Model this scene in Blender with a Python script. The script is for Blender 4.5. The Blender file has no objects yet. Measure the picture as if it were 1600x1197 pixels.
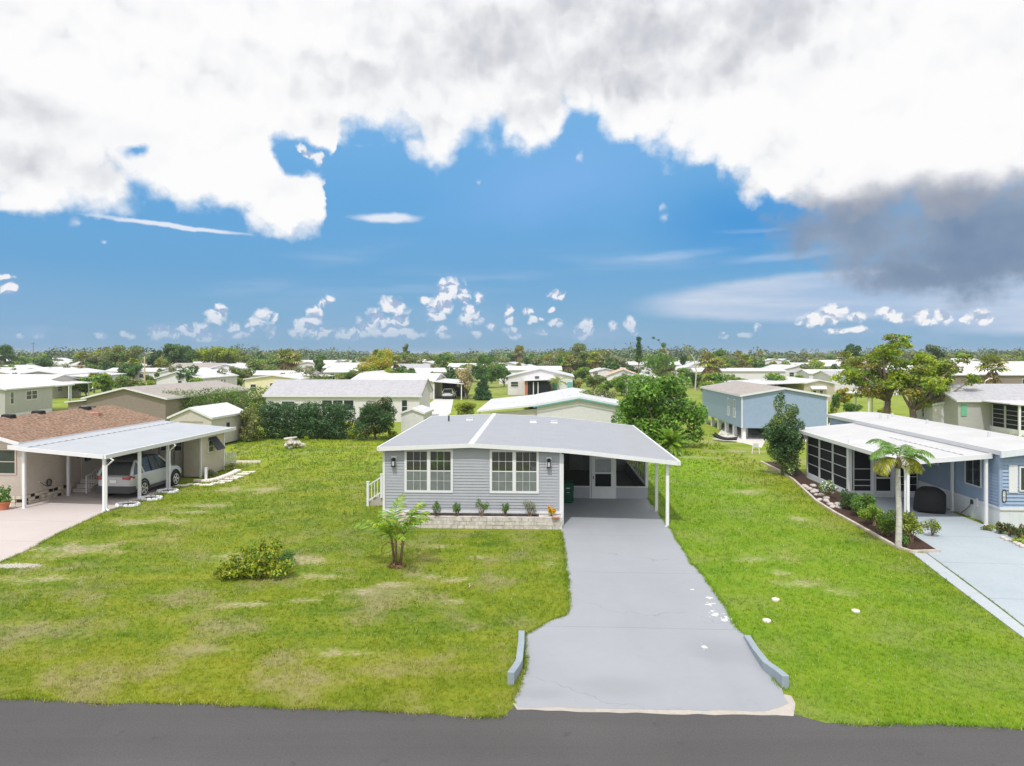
import bpy, math, random
import numpy as np
from mathutils import Vector, Matrix
R = math.radians
sc = bpy.context.scene
col = sc.collection
H = 7.3            # eye height of the drone camera (m)
F = 1066.0         # focal length in photo pixels, photo 1600 wide
HY = 553.0         # horizon row

# ---------------- camera
cd = bpy.data.cameras.new("camera"); cam = bpy.data.objects.new("camera", cd); col.objects.link(cam)
cam.location = (0, 0, H); cam.rotation_euler = (R(90), 0, 0)
cd.sensor_fit = 'HORIZONTAL'; cd.sensor_width = 36; cd.lens = 36 * F / 1600
cd.shift_y = -(598.5 - HY) / 1600
cd.clip_end = 20000
sc.camera = cam
sc.view_settings.view_transform = 'Standard'; sc.view_settings.look = 'None'
sc.view_settings.exposure = 0.0; sc.view_settings.gamma = 1; sc.view_settings.use_curve_mapping = False
sc.cycles.max_bounces = 8; sc.cycles.transparent_max_bounces = 12
sc.cycles.caustics_reflective = False; sc.cycles.caustics_refractive = False

# ---------------- sun
SUN_EL, SUN_AZ = 59.0, 197.0      # azimuth clockwise from +Y (camera looks along +Y): sun stands high behind the camera
sd = bpy.data.lights.new("sun", 'SUN'); sun = bpy.data.objects.new("sun", sd); col.objects.link(sun)
sd.energy = 3.0; sd.angle = R(1.5); sd.color = (1, .965, .91)
_d = Vector((math.sin(R(SUN_AZ)) * math.cos(R(SUN_EL)), math.cos(R(SUN_AZ)) * math.cos(R(SUN_EL)), math.sin(R(SUN_EL))))
sun.rotation_euler = _d.to_track_quat('Z', 'Y').to_euler()

# ---------------- node expression helper
class X:
    nt = None
    def __init__(s, k): s.k = k
    @staticmethod
    def m(op, *a, clamp=False):
        n = X.nt.nodes.new('ShaderNodeMath'); n.operation = op; n.use_clamp = clamp
        for i, v in enumerate(a):
            if isinstance(v, X): X.nt.links.new(v.k, n.inputs[i])
            else: n.inputs[i].default_value = v
        return X(n.outputs[0])
    def __add__(s, o): return X.m('ADD', s, o)
    def __radd__(s, o): return X.m('ADD', o, s)
    def __sub__(s, o): return X.m('SUBTRACT', s, o)
    def __rsub__(s, o): return X.m('SUBTRACT', o, s)
    def __mul__(s, o): return X.m('MULTIPLY', s, o)
    def __rmul__(s, o): return X.m('MULTIPLY', o, s)
    def __truediv__(s, o): return X.m('DIVIDE', s, o)
    def max(s, o): return X.m('MAXIMUM', s, o)
    def min(s, o): return X.m('MINIMUM', s, o)
    def clamp(s): return X.m('ADD', s, 0.0, clamp=True)
    def sqrt(s): return X.m('SQRT', s)
    def ss(s, a, b, c=0., d=1.):
        n = X.nt.nodes.new('ShaderNodeMapRange'); n.interpolation_type = 'SMOOTHSTEP'
        X.nt.links.new(s.k, n.inputs[0])
        for i, v in enumerate((a, b, c, d)): n.inputs[i + 1].default_value = v
        return X(n.outputs[0])
def vec(x, y, z=0.):
    n = X.nt.nodes.new('ShaderNodeCombineXYZ')
    for i, v in enumerate((x, y, z)):
        if isinstance(v, X): X.nt.links.new(v.k, n.inputs[i])
        else: n.inputs[i].default_value = v
    return n.outputs[0]
def noise(v, scale, detail=4, rough=.5, dist=0., dim='3D', off=None):
    n = X.nt.nodes.new('ShaderNodeTexNoise'); n.noise_dimensions = dim
    if off is not None:
        a = X.nt.nodes.new('ShaderNodeVectorMath'); a.operation = 'ADD'
        X.nt.links.new(v, a.inputs[0]); a.inputs[1].default_value = off; v = a.outputs[0]
    if v is not None: X.nt.links.new(v, n.inputs['Vector'])
    n.inputs['Scale'].default_value = scale; n.inputs['Detail'].default_value = detail
    n.inputs['Roughness'].default_value = rough; n.inputs['Distortion'].default_value = dist
    return X(n.outputs[0])
def mix(f, a, b, blend='MIX'):
    n = X.nt.nodes.new('ShaderNodeMix'); n.data_type = 'RGBA'; n.blend_type = blend
    for i, v in ((0, f), (6, a), (7, b)):
        if isinstance(v, X): X.nt.links.new(v.k, n.inputs[i])
        elif hasattr(v, 'node'): X.nt.links.new(v, n.inputs[i])
        elif i == 0: n.inputs[0].default_value = v
        else: n.inputs[i].default_value = (*v, 1)
    return n.outputs[2]
def ramp(x, stops):
    n = X.nt.nodes.new('ShaderNodeValToRGB'); X.nt.links.new(x.k, n.inputs[0])
    e = n.color_ramp.elements
    while len(e) < len(stops): e.new(.5)
    for q, (p, c) in zip(e, stops): q.position = p; q.color = (*c, 1)
    return n.outputs[0]

# ---------------- sky: Nishita sky plus clouds, all a function of direction (azimuth, elevation) only
w = bpy.data.worlds.new("World"); sc.world = w; w.use_nodes = True
w.cycles.sampling_method = 'MANUAL'; w.cycles.sample_map_resolution = 512
X.nt = nt = w.node_tree; nt.nodes.clear()
def ang(px, py):
    az = math.atan((px - 800) / F); el = math.atan((HY - py) / F * math.cos(az))
    return az, el
tc = nt.nodes.new('ShaderNodeTexCoord'); sx = nt.nodes.new('ShaderNodeSeparateXYZ'); nt.links.new(tc.outputs['Generated'], sx.inputs[0])
dx, dy, dz = (X(sx.outputs[i]) for i in range(3))
AZ = X.m('ARCTAN2', dx, dy)
EL = X.m('ARCSINE', dz)
P0 = vec(AZ, EL)
def puff(v, scale, detail=3, rough=.5, off=(0, 0, 0)):
    """rounded, cauliflower-like relief"""
    a = nt.nodes.new('ShaderNodeVectorMath'); a.operation = 'ADD'; nt.links.new(v, a.inputs[0]); a.inputs[1].default_value = off
    n = nt.nodes.new('ShaderNodeTexVoronoi'); n.voronoi_dimensions = '2D'; n.feature = 'F1'; nt.links.new(a.outputs[0], n.inputs['Vector'])
    n.inputs['Scale'].default_value = scale; n.inputs['Detail'].default_value = detail; n.inputs['Roughness'].default_value = rough
    return 1.0 - X(n.outputs['Distance'])
n1 = noise(P0, 7.0, 4, .5); n1b = noise(P0, 7.0, 4, .5, off=(5.3, 2.1, .7))
n2 = noise(P0, 34.0, 4, .55); n2b = noise(P0, 34.0, 4, .55, off=(3.1, 9.4, .2))
az = AZ + (n1 - .5) * .075 + (n2 - .5) * .02
el = EL + (n1b - .5) * .05 + (n2b - .5) * .018
azs = AZ + (n2 - .5) * .022; els = EL + (n2b - .5) * .016
PW = vec(AZ + (n2 - .5) * .03, EL + (n2b - .5) * .03)          # lightly warped position for the billows
# one reusable ellipse group: value 1 in the centre, 0 on the rim, negative outside
g = bpy.data.node_groups.new('soft_ellipse', 'ShaderNodeTree')
for nm in ('az', 'el', 'ca', 'ce', 'ra', 're', 'c', 's'): g.interface.new_socket(nm, in_out='INPUT', socket_type='NodeSocketFloat')
g.interface.new_socket('v', in_out='OUTPUT', socket_type='NodeSocketFloat')
X.nt = g; gi = g.nodes.new('NodeGroupInput'); go = g.nodes.new('NodeGroupOutput')
a_, e_, ca, ce, ra, re, c_, s_ = (X(gi.outputs[i]) for i in range(8))
da = a_ - ca; de = e_ - ce
qa = (da * c_ + de * s_) / ra; qe = (de * c_ - da * s_) / re
v_ = 1.0 - (qa * qa + qe * qe).sqrt()
g.links.new(v_.k, go.inputs[0]); X.nt = nt
def ell(px, py, rx, ry, rot=0, A=None, E=None):
    n = nt.nodes.new('ShaderNodeGroup'); n.node_tree = g
    ca, ce = ang(px, py); k = math.cos(ca)
    vals = (A or az, E or el, ca, ce, rx / F * k * k, ry / F * k, math.cos(R(rot)), math.sin(R(rot)))
    for i, v in enumerate(vals):
        if isinstance(v, X): nt.links.new(v.k, n.inputs[i])
        else: n.inputs[i].default_value = v
    return X(n.outputs[0])
def union(lst, **k):
    r = None
    for t in lst:
        e = ell(*t, **k); r = e if r is None else r.max(e)
    return r
# lower edge of the cloud deck as elevation over azimuth
edge = [(0, 340), (60, 352), (120, 352), (170, 340), (240, 330), (300, 345), (360, 364), (400, 380), (450, 386), (490, 382), (508, 360), (516, 290), (524, 240),
        (580, 232), (620, 228), (655, 245), (690, 268), (720, 252), (760, 240), (800, 250), (835, 238), (862, 236), (880, 205), (905, 192), (930, 205), (945, 235),
        (990, 248), (1060, 268), (1110, 285), (1150, 312), (1200, 332), (1260, 345), (1320, 352), (1380, 356), (1450, 352), (1520, 342), (1600, 330)]
fc = nt.nodes.new('ShaderNodeFloatCurve'); cv = fc.mapping.curves[0]; fc.mapping.use_clip = False
A0, A1, E1 = -.66, .66, .6
pts = [((ang(*p)[0] - A0) / (A1 - A0), ang(*p)[1] / E1) for p in edge]
cv.points[0].location = (0, pts[0][1]); cv.points[1].location = (1, pts[-1][1])
for p in pts: cv.points.new(*p)
for p in cv.points: p.handle_type = 'AUTO_CLAMPED'
fc.mapping.update()
nt.links.new(((az - A0) / (A1 - A0)).clamp().k, fc.inputs['Value'])
bot = X(fc.outputs[0]) * E1
big = noise(P0, 9.0, 6, .56); fine = noise(P0, 30.0, 4, .6, off=(1.7, .3, 0)); sm_ = noise(P0, 3.5, 1, .5, off=(8, 8, 8))
pf = puff(PW, 13.0, 2, .5); pfs = puff(PW, 52.0, 2, .55)
soft = noise(P0, 4.2, 4, .55, off=(2, 6, 1)) - .5
# cloud deck: 0 at its lower edge, growing upwards
deck = (el - bot) * 17.0
holes = (union([(206, 232, 52, 17, 6)]) * .75).max(union([(485, 246, 80, 40, -12), (556, 268, 56, 46, 0)]) * 1.35)
faint = union([(222, 88, 28, 18, -30), (30, 108, 50, 30, -20), (366, 186, 22, 18), (838, 150, 18, 18), (972, 142, 16, 18)]) * .30
deckB = (deck + .12).min(1.5); hol = (holes.max(faint) + (fine - .5) * .9 + (big - .5) * .9).max(0.0) * 1.7
dark = union([(1510, 366, 340, 98, -3), (1350, 378, 180, 70, -18), (1600, 340, 240, 85, 5), (1410, 425, 110, 36)]) * 1.15
deckF = (deckB - hol).max(-.6) + (pf - .60) * .75 + (big - .5) * 1.35 + (fine - .5) * .75
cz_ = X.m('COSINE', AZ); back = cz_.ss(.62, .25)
aDeck = (deckF * (.30 + sm_ * 1.1)).ss(-.06, .52).max(back * .9)  # deck also fills the unseen sky behind the camera, added as extra light
thick = (deckF * .45).ss(.3, 1.2)
# towering cumulus along the horizon
towers = union([(245, 517, 26, 16), (268, 522, 22, 10), (160, 523, 12, 8), (200, 525, 14, 7), (292, 518, 16, 12), (315, 512, 20, 12), (335, 498, 17, 15), (347, 484, 12, 11), (318, 524, 30, 9), (363, 513, 13, 12), (375, 524, 16, 8),
                (402, 505, 22, 14), (412, 492, 14, 10), (420, 514, 14, 16), (428, 498, 10, 8), (492, 488, 16, 13), (505, 474, 12, 11), (515, 470, 10, 10), (484, 505, 18, 14), (468, 518, 18, 14), (500, 522, 40, 11), (545, 522, 44, 10), (570, 508, 22, 13),
                (590, 495, 20, 16), (612, 480, 22, 18), (622, 500, 22, 20), (610, 520, 50, 13), (645, 524, 26, 8), (690, 443, 10, 9), (705, 455, 28, 20), (690, 475, 26, 18), (683, 495, 20, 12), (692, 518, 15, 14), (663, 468, 13, 8), (722, 466, 14, 12),
                (735, 500, 20, 16), (733, 484, 11, 9), (749, 468, 13, 10), (745, 524, 9, 7), (765, 512, 11, 8), (795, 483, 8, 10), (797, 500, 13, 12), (804, 522, 20, 9), (825, 487, 12, 9), (830, 503, 10, 9), (847, 520, 12, 8), (800, 515, 12, 8),
                (868, 461, 13, 10), (862, 487, 6, 6), (869, 505, 11, 9), (911, 516, 18, 14), (918, 506, 12, 9), (960, 511, 14, 9), (985, 508, 11, 12), (990, 518, 9, 8), (1129, 525, 12, 8), (1160, 525, 13, 6), (1184, 512, 10, 8), (845, 498, 8, 6),
                (12, 452, 15, 12), (10, 432, 14, 7), (32, 526, 9, 5), (60, 526, 11, 6), (480, 238, 22, 8, -25), (498, 248, 10, 14, 10)], A=azs, E=els)
loose = union([(1035, 322, 12, 13), (1041, 340, 13, 12), (905, 246, 9, 15), (118, 349, 26, 16), (163, 380, 9, 7), (750, 284, 12, 8)], A=azs, E=els)
aLoose = (loose * 1.3 + (fine - .5) * 1.3 + (pfs - .6) * .5).ss(.1, 1.2) * .55
bank = union([(1302, 486, 24, 13), (1290, 497, 45, 11), (1270, 504, 34, 7), (1335, 497, 26, 8), (1385, 488, 20, 11), (1405, 497, 28, 8), (1437, 490, 16, 10), (1445, 502, 20, 7), (1474, 492, 19, 14), (1512, 500, 13, 9), (1532, 491, 18, 11), (1540, 500, 10, 10), (1330, 515, 45, 6)], A=azs, E=els)
def cumulus(f, s_=1.):
    q = f * 1.5 + .30 + (pfs - .60) * .8 + (fine - .5) * 1.0; return q.ss(-.05, .85)
aTow = cumulus(towers); aBank = cumulus(bank)
st = nt.nodes.new('ShaderNodeMapping'); nt.links.new(P0, st.inputs['Vector']); st.inputs['Scale'].default_value = (5, 42, 1)
sn = noise(st.outputs[0], 1.0, 5, .5); AZt = AZ + (n2 - .5) * .012; ELt = EL + (n2b - .5) * .007
streak = union([(610, 341, 74, 10, 1), (270, 353, 150, 5, -3), (15, 318, 50, 12, 5)], A=AZt, E=ELt) * 1.5
aStr = (streak + (sn - .5) * 1.4 + (fine - .5) * .5).ss(.05, 1.0) * .85
wisp = union([(1290, 366, 70, 12), (1180, 360, 80, 5), (1230, 400, 130, 10, 4), (1060, 398, 120, 9, 3)], A=AZt, E=ELt)
aWis = (wisp.ss(0, .8) * (sn - .25) * 1.6).clamp() * .6
veil = (union([(1350, 458, 420, 44, 2), (1700, 470, 400, 60)], A=AZt, E=ELt).ss(-.05, .28) * (.85 + (sn - .5) * .8 + (soft) * .3)).clamp()
veil2 = union([(700, 440, 420, 40, 8), (1040, 405, 300, 30, 4), (520, 400, 160, 26, 10), (400, 445, 150, 22, 10)], A=AZt, E=ELt).ss(0, .9) * sn.ss(.38, .72) * .30
low = (union([(330, 522, 170, 22), (560, 515, 140, 34), (715, 500, 100, 46), (1400, 515, 320, 30), (900, 522, 150, 20), (60, 522, 110, 18)], A=azs, E=els).ss(0, .8) * (.35 + (fine - .5) * 1.2 + (sn - .5))).clamp() * .55
# sky colour
sky = nt.nodes.new('ShaderNodeTexSky'); sky.sky_type = 'NISHITA'; sky.sun_disc = False
sky.sun_elevation = R(SUN_EL); sky.sun_rotation = R(SUN_AZ); sky.air_density = 1.4; sky.dust_density = .6; sky.ozone_density = 3
skc = nt.nodes.new('ShaderNodeVectorMath'); skc.operation = 'SCALE'; nt.links.new(sky.outputs[0], skc.inputs[0]); skc.inputs['Scale'].default_value = .10
tint = ramp(EL / R(30), [(0, (.19, .41, .65)), (.08, (.165, .40, .67)), (.22, (.110, .365, .69)), (.42, (.115, .39, .76)), (.75, (.22, .51, .88)), (1, (.25, .54, .90))])
blue = mix(.85, skc.outputs[0], tint)
blue = mix(union([(1180, 350, 260, 90)]).ss(0, 1) * .75, blue, (.055, .30, .69))
blue = mix(union([(860, 290, 260, 90, 10)]).ss(0, 1) * .5, blue, (.25, .48, .86))
blue = mix(union([(-60, 480, 420, 90)]).ss(0, 1) * .4, blue, (.24, .43, .68))
# shading of the deck
relief = (pf - puff(PW, 13.0, 2, .5, off=(.006, -.022, 0))) * 1.0
grey = union([(960, 50, 480, 150, 4)]).ss(0, .6) * .50
grey = grey.max(union([(70, 225, 260, 95, 5)]).ss(0, .6) * .42)
grey = grey.max(union([(650, 145, 380, 80, 0)]).ss(0, .8) * .32)
grey = grey.max(union([(1150, 298, 120, 34, -12), (1000, 250, 70, 20, -12)]).ss(0, 1.) * .45)
dk = (dark + .18 + (big - .5) * 1.0 + soft * .8).ss(.0, .75) * .9
wht = union([(1400, 190, 260, 120), (300, 250, 260, 90), (1120, 190, 160, 70), (480, 340, 90, 40), (120, 130, 160, 60)]).ss(0, .6)
shade = (grey * (.9 + (big - .5) * .9 + soft * .8) * (thick * .7 + .3) + soft * .34 * (1.0 - wht * .6) * thick + .02 - relief * .24 * (1.0 - wht * .35) - wht * .05)
shade = (shade * (1.0 - dk) + dk * (.72 + soft * .55 + (big - .5) * .35)).clamp()
ccol = ramp(shade, [(0, (.985, .985, .99)), (.10, (.93, .935, .95)), (.30, (.66, .675, .72)), (.6, (.385, .42, .50)), (.8, (.25, .30, .40)), (1, (.18, .23, .34))])
rel2 = (pfs - puff(PW, 52.0, 2, .55, off=(.003, -.007, 0)))
tcol = ramp((.30 - rel2 * 2.6 - towers * .14 + (fine - .5) * .5).clamp(), [(0, (.90, .91, .95)), (.3, (.68, .73, .84)), (.6, (.48, .57, .74)), (1, (.38, .48, .68))])
c = mix(low, blue, (.42, .54, .76))
c = mix(veil2, c, (.50, .62, .82))
c = mix(veil * .92, c, mix(sn.ss(.3, .7), (.47, .58, .78), (.62, .70, .83)))
c = mix(aWis, c, (.66, .76, .92))
c = mix(aStr, c, (.86, .89, .96))
c = mix(aLoose, c, (.80, .84, .93))
c = mix(aTow * EL.ss(R(.3), R(4.2), .22, .97), c, tcol)
c = mix(aBank * .93, c, ramp((.20 - rel2 * 2.4 - bank * .2 + (fine - .5) * .5).clamp(), [(0, (.95, .95, .96)), (.3, (.72, .76, .84)), (1, (.42, .52, .68))]))
aDark = (dark * 1.25 + (big - .5) * 2.6 + (fine - .5) * 1.1 + soft * 1.2).ss(-.05, .95)
c = mix(aDark * .96, c, ramp((.45 + soft * 1.3 + (big - .5) * .9 + dark * .25).clamp(), [(0, (.55, .60, .70)), (.4, (.34, .41, .53)), (.75, (.22, .30, .43)), (1, (.155, .235, .375))]))
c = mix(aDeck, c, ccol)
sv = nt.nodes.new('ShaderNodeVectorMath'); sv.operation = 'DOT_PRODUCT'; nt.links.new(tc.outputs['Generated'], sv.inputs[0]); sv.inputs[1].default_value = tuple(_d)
c = mix(X(sv.outputs['Value']).ss(.35, 1.) * back.max(EL.ss(R(40), R(60))), c, (1.55, 1.52, 1.48))  # added out-of-view glow round the sun, brightens the front walls
c = mix(back * EL.ss(R(45), R(10)) * .8, c, (1.0, 1.01, 1.04))  # low bright sky added behind the camera to light the front walls
c = mix(EL.ss(R(-1), R(-6)), c, (.12, .16, .12))
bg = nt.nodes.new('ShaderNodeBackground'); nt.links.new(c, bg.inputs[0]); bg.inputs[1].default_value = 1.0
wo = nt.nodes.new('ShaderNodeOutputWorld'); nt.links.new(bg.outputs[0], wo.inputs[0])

# ---------------- mesh helpers
def P(px, py, z=0.0):
    s = (py - HY) / (H - z)
    return ((px - 800) / s, F / s)
class MB:
    def __init__(s): s.v = []; s.f = []; s.m = []; s.mats = []
    def mi(s, m):
        if m not in s.mats: s.mats.append(m)
        return s.mats.index(m)
    def poly(s, pts, m):
        i = len(s.v); s.v += [tuple(p) for p in pts]; s.f.append(tuple(range(i, i + len(pts)))); s.m.append(s.mi(m))
    def hexa(s, p, m):      # 8 corners: bottom 4 ccw, top 4 ccw
        i = len(s.v); s.v += [tuple(q) for q in p]; k = s.mi(m)
        for f in ((3, 2, 1, 0), (4, 5, 6, 7), (0, 1, 5, 4), (1, 2, 6, 5), (2, 3, 7, 6), (3, 0, 4, 7)):
            s.f.append(tuple(i + a for a in f)); s.m.append(k)
    def box(s, x0, x1, y0, y1, z0, z1, m):
        s.hexa([(x0, y0, z0), (x1, y0, z0), (x1, y1, z0), (x0, y1, z0), (x0, y0, z1), (x1, y0, z1), (x1, y1, z1), (x0, y1, z1)], m)
    def mbox(s, mp, a0, a1, z0, z1, n0, n1, m):
        s.hexa([mp(a0, z0, n1), mp(a1, z0, n1), mp(a1, z0, n0), mp(a0, z0, n0), mp(a0, z1, n1), mp(a1, z1, n1), mp(a1, z1, n0), mp(a0, z1, n0)], m)
    def loft(s, rings, m, cap=True, closed=True):
        i = len(s.v); n = len(rings[0]); k = s.mi(m)
        for r in rings: s.v += [tuple(p) for p in r]
        for a in range(len(rings) - 1):
            for b in range(n if closed else n - 1):
                c = (b + 1) % n
                s.f.append((i + a * n + b, i + a * n + c, i + (a + 1) * n + c, i + (a + 1) * n + b)); s.m.append(k)
        if cap and closed:
            s.f.append(tuple(i + b for b in reversed(range(n)))); s.m.append(k)
            s.f.append(tuple(i + (len(rings) - 1) * n + b for b in range(n))); s.m.append(k)
    def prism(s, xy, z0, z1, m, mtop=None):
        n = len(xy); i = len(s.v); k = s.mi(m)
        s.v += [(x, y, z0) for x, y in xy] + [(x, y, z1) for x, y in xy]
        for b in range(n):
            c = (b + 1) % n; s.f.append((i + b, i + c, i + n + c, i + n + b)); s.m.append(k)
        s.f.append(tuple(i + b for b in reversed(range(n)))); s.m.append(k)
        s.f.append(tuple(i + n + b for b in range(n))); s.m.append(s.mi(mtop or m))
    def tube(s, pts, rad, m, n=8):
        pts = [Vector(p) for p in pts]
        if not hasattr(rad, '__len__'): rad = [rad] * len(pts)
        rings = []; up = Vector((0.13, .07, 1)).normalized()
        for i, p in enumerate(pts):
            t = (pts[min(i + 1, len(pts) - 1)] - pts[max(i - 1, 0)]).normalized()
            a = t.cross(up if abs(t.dot(up)) < .95 else Vector((1, 0, 0))).normalized(); b = t.cross(a)
            rings.append([p + (a * math.cos(q) + b * math.sin(q)) * rad[i] for q in (2 * math.pi * j / n for j in range(n))])
        s.loft(rings, m)
    def lathe(s, prof, m, n=16, c=(0, 0, 0)):
        s.loft([[(c[0] + r * math.cos(2 * math.pi * j / n), c[1] + r * math.sin(2 * math.pi * j / n), c[2] + z) for j in range(n)] for r, z in prof], m)
    def build(s, name, parent=None, smooth=False, bevel=0., sub=0):
        me = bpy.data.meshes.new(name); me.from_pydata(s.v, [], s.f)
        for m in s.mats: me.materials.append(m)
        me.polygons.foreach_set('material_index', s.m)
        if smooth: me.polygons.foreach_set('use_smooth', [True] * len(me.polygons))
        me.update(); o = bpy.data.objects.new(name, me); col.objects.link(o)
        if parent: o.parent = parent
        if bevel:
            b = o.modifiers.new('b', 'BEVEL'); b.width = bevel; b.segments = 2; b.limit_method = 'ANGLE'
        if sub:
            b = o.modifiers.new('s', 'SUBSURF'); b.levels = sub; b.render_levels = sub
        return o
def np_mesh(name, verts, nper, mats, parent=None, midx=None, uv=None):
    """verts (N*nper,3): N separate faces of nper corners"""
    me = bpy.data.meshes.new(name); nv = len(verts); nf = nv // nper
    me.vertices.add(nv); me.vertices.foreach_set('co', np.asarray(verts, np.float32).ravel())
    me.loops.add(nv); me.loops.foreach_set('vertex_index', np.arange(nv, dtype=np.int32))
    me.polygons.add(nf); me.polygons.foreach_set('loop_start', np.arange(0, nv, nper, dtype=np.int32))
    me.polygons.foreach_set('loop_total', np.full(nf, nper, dtype=np.int32))
    for m in mats: me.materials.append(m)
    if midx is not None: me.polygons.foreach_set('material_index', np.asarray(midx, np.int32))
    me.update(calc_edges=True); me.validate()
    o = bpy.data.objects.new(name, me); col.objects.link(o)
    if parent: o.parent = parent
    return o
def tag(o, label=None, cat=None, group=None, kind=None):
    if label: o['label'] = label
    if cat: o['category'] = cat
    if group: o['group'] = group
    if kind: o['kind'] = kind
    return o
def thing(name, label, cat, x=0, y=0, rot=0, group=None, z=0):
    o = bpy.data.objects.new(name, None); col.objects.link(o); o.empty_display_size = .3
    o.location = (x, y, z); o.rotation_euler = (0, 0, -R(rot))
    return tag(o, label, cat, group)
def copy_tree(o, parent=None, swap=None):
    c = o.copy(); col.objects.link(c); c.parent = parent
    for ch in list(o.children): copy_tree(ch, c)
    return c
def local(th, px, py, z=0.0):
    x, y = P(px, py, z); dx_, dy_ = x - th.location.x, y - th.location.y; a = -th.rotation_euler.z
    return (dx_ * math.cos(a) - dy_ * math.sin(a), dx_ * math.sin(a) + dy_ * math.cos(a))

# ---------------- materials
MAT = {}
def mat(name, color, rough=.6, var=.12, vscale=3., bump=0., bscale=30., spec=.3, metal=0., island=0., trans=0., color2=None, stripe=None, grime=0.):
    m = bpy.data.materials.new(name); m.use_nodes = True; X.nt = t = m.node_tree; t.nodes.clear()
    out = t.nodes.new('ShaderNodeOutputMaterial'); b = t.nodes.new('ShaderNodeBsdfPrincipled')
    tc = t.nodes.new('ShaderNodeTexCoord'); v = tc.outputs['Object']
    n = noise(v, vscale, 5, .6)
    lo = tuple(max(0, c * (1 - var)) for c in color); hi = tuple(min(1, c * (1 + var)) for c in color)
    c = mix(n.ss(.3, .7), lo, color2 or hi)
    if grime: c = mix(noise(v, .7, 6, .65, off=(3, 1, 2)).ss(.5, .75) * grime, c, tuple(k * .55 for k in color))
    if island:
        ge = t.nodes.new('ShaderNodeNewGeometry'); rp = X(ge.outputs['Random Per Island'])
        hs = t.nodes.new('ShaderNodeHueSaturation'); t.links.new(c, hs.inputs['Color'])
        t.links.new((rp * (2 * island) + (1 - island)).k, hs.inputs['Value'])
        t.links.new((X.m('FRACT', rp * 7.3) * .05 + .475).k, hs.inputs['Hue'])
        c = hs.outputs[0]
    t.links.new(c, b.inputs['Base Color']); b.inputs['Roughness'].default_value = rough
    b.inputs['Specular IOR Level'].default_value = spec; b.inputs['Metallic'].default_value = metal
    h = None
    if bump: h = noise(v, bscale, 4, .6) * bump
    if stripe:      # (axis, period, height) ribs or laps
        ax, per, hh = stripe
        sp = t.nodes.new('ShaderNodeSeparateXYZ'); t.links.new(v, sp.inputs[0])
        fr = X.m('FRACT', X(sp.outputs[ax]) / per)
        s_ = fr * hh if hh > 0 else fr.ss(.0, .06) * fr.ss(1., .94) * (-hh)
        h = s_ if h is None else h + s_
    if h is not None:
        bn = t.nodes.new('ShaderNodeBump'); bn.inputs['Strength'].default_value = 1; bn.inputs['Distance'].default_value = 1
        t.links.new(h.k, bn.inputs['Height']); t.links.new(bn.outputs[0], b.inputs['Normal'])
    o = b.outputs[0]
    if trans:
        tr = t.nodes.new('ShaderNodeBsdfTranslucent'); mx = t.nodes.new('ShaderNodeMixShader')
        br = t.nodes.new('ShaderNodeMix'); br.data_type = 'RGBA'; br.blend_type = 'MULTIPLY'; br.inputs[0].default_value = 1
        t.links.new(c, br.inputs[6]); br.inputs[7].default_value = (1.25, 1.3, .6, 1)
        t.links.new(br.outputs[2], tr.inputs[0]); mx.inputs[0].default_value = trans
        t.links.new(o, mx.inputs[1]); t.links.new(tr.outputs[0], mx.inputs[2]); o = mx.outputs[0]
    t.links.new(o, out.inputs[0]); MAT[name] = m; return m
M = MAT
mat('white_paint', (.72, .73, .76), .45, .03); mat('white_trim', (.66, .67, .70), .4, .02)
mat('grey_siding', (.345, .362, .405), .5, .03); mat('grey_roof', (.325, .332, .360), .45, .035, 1.2, stripe=(0, .405, -.004), grime=.12)
mat('white_roof', (.60, .60, .615), .4, .10, .5, grime=.32, stripe=(0, .6, -.02)); mat('near_roof', (.50, .50, .515), .45, .04, .8, grime=.15); mat('white_roof_rib', (.40, .425, .465), .4, .04, 1., stripe=(0, .3, -.01), grime=.12)
mat('beige_siding', (.60, .54, .475), .55, .04, stripe=(2, .125, .035)); mat('beige_shade', (.55, .50, .42), .55, .04, stripe=(2, .11, .015))
mat('brown_shingle', (.20, .125, .085), .9, .45, 7., bump=.012, bscale=22., color2=(.34, .22, .155)); mat('blue_siding', (.27, .355, .50), .5, .04)
mat('blue_skirt', (.62, .66, .72), .55, .03, stripe=(1, .4, -.008)); mat('blue_skirt_front', (.62, .66, .72), .55, .03, stripe=(0, .4, -.008))
mat('glass_reflect', (.13, .14, .13), .04, .1, spec=1., metal=.75); mat('glass', (.035, .045, .05), .06, .1, spec=.9); mat('glass_light', (.16, .18, .19), .12, .1, spec=.9)
mat('screen_dark', (.016, .018, .022), .75, .12, 1.5, spec=.15); mat('black', (.015, .015, .017), .6, .2); mat('dark_grey', (.06, .06, .065), .6, .1)
mat('aluminium', (.55, .57, .60), .4, .03); mat('mulch', (.055, .03, .022), .95, .5, 12, bump=.03, bscale=25); mat('stone_cap', (.55, .50, .47), .8, .25, 5, bump=.01, color2=(.62, .58, .56))
mat('kerb_paint', (.27, .32, .37), .65, .08, 2., bump=.004, grime=.3); mat('trunk', (.20, .16, .12), .9, .3, 6, bump=.02, bscale=18); mat('palm_trunk', (.50, .48, .45), .85, .18, 5, bump=.012, stripe=(2, .14, -.012))
mat('stem_brown', (.16, .11, .06), .8, .3, 6); mat('rock', (.50, .46, .43), .9, .4, 4, bump=.04, bscale=8); mat('brick', (.60, .54, .44), .85, .2, 4, bump=.02)
mat('terracotta', (.45, .16, .08), .8, .12); mat('green_plastic', (.008, .085, .05), .4, .1); mat('pink_ring', (.70, .64, .62), .8, .08, 4)
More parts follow.
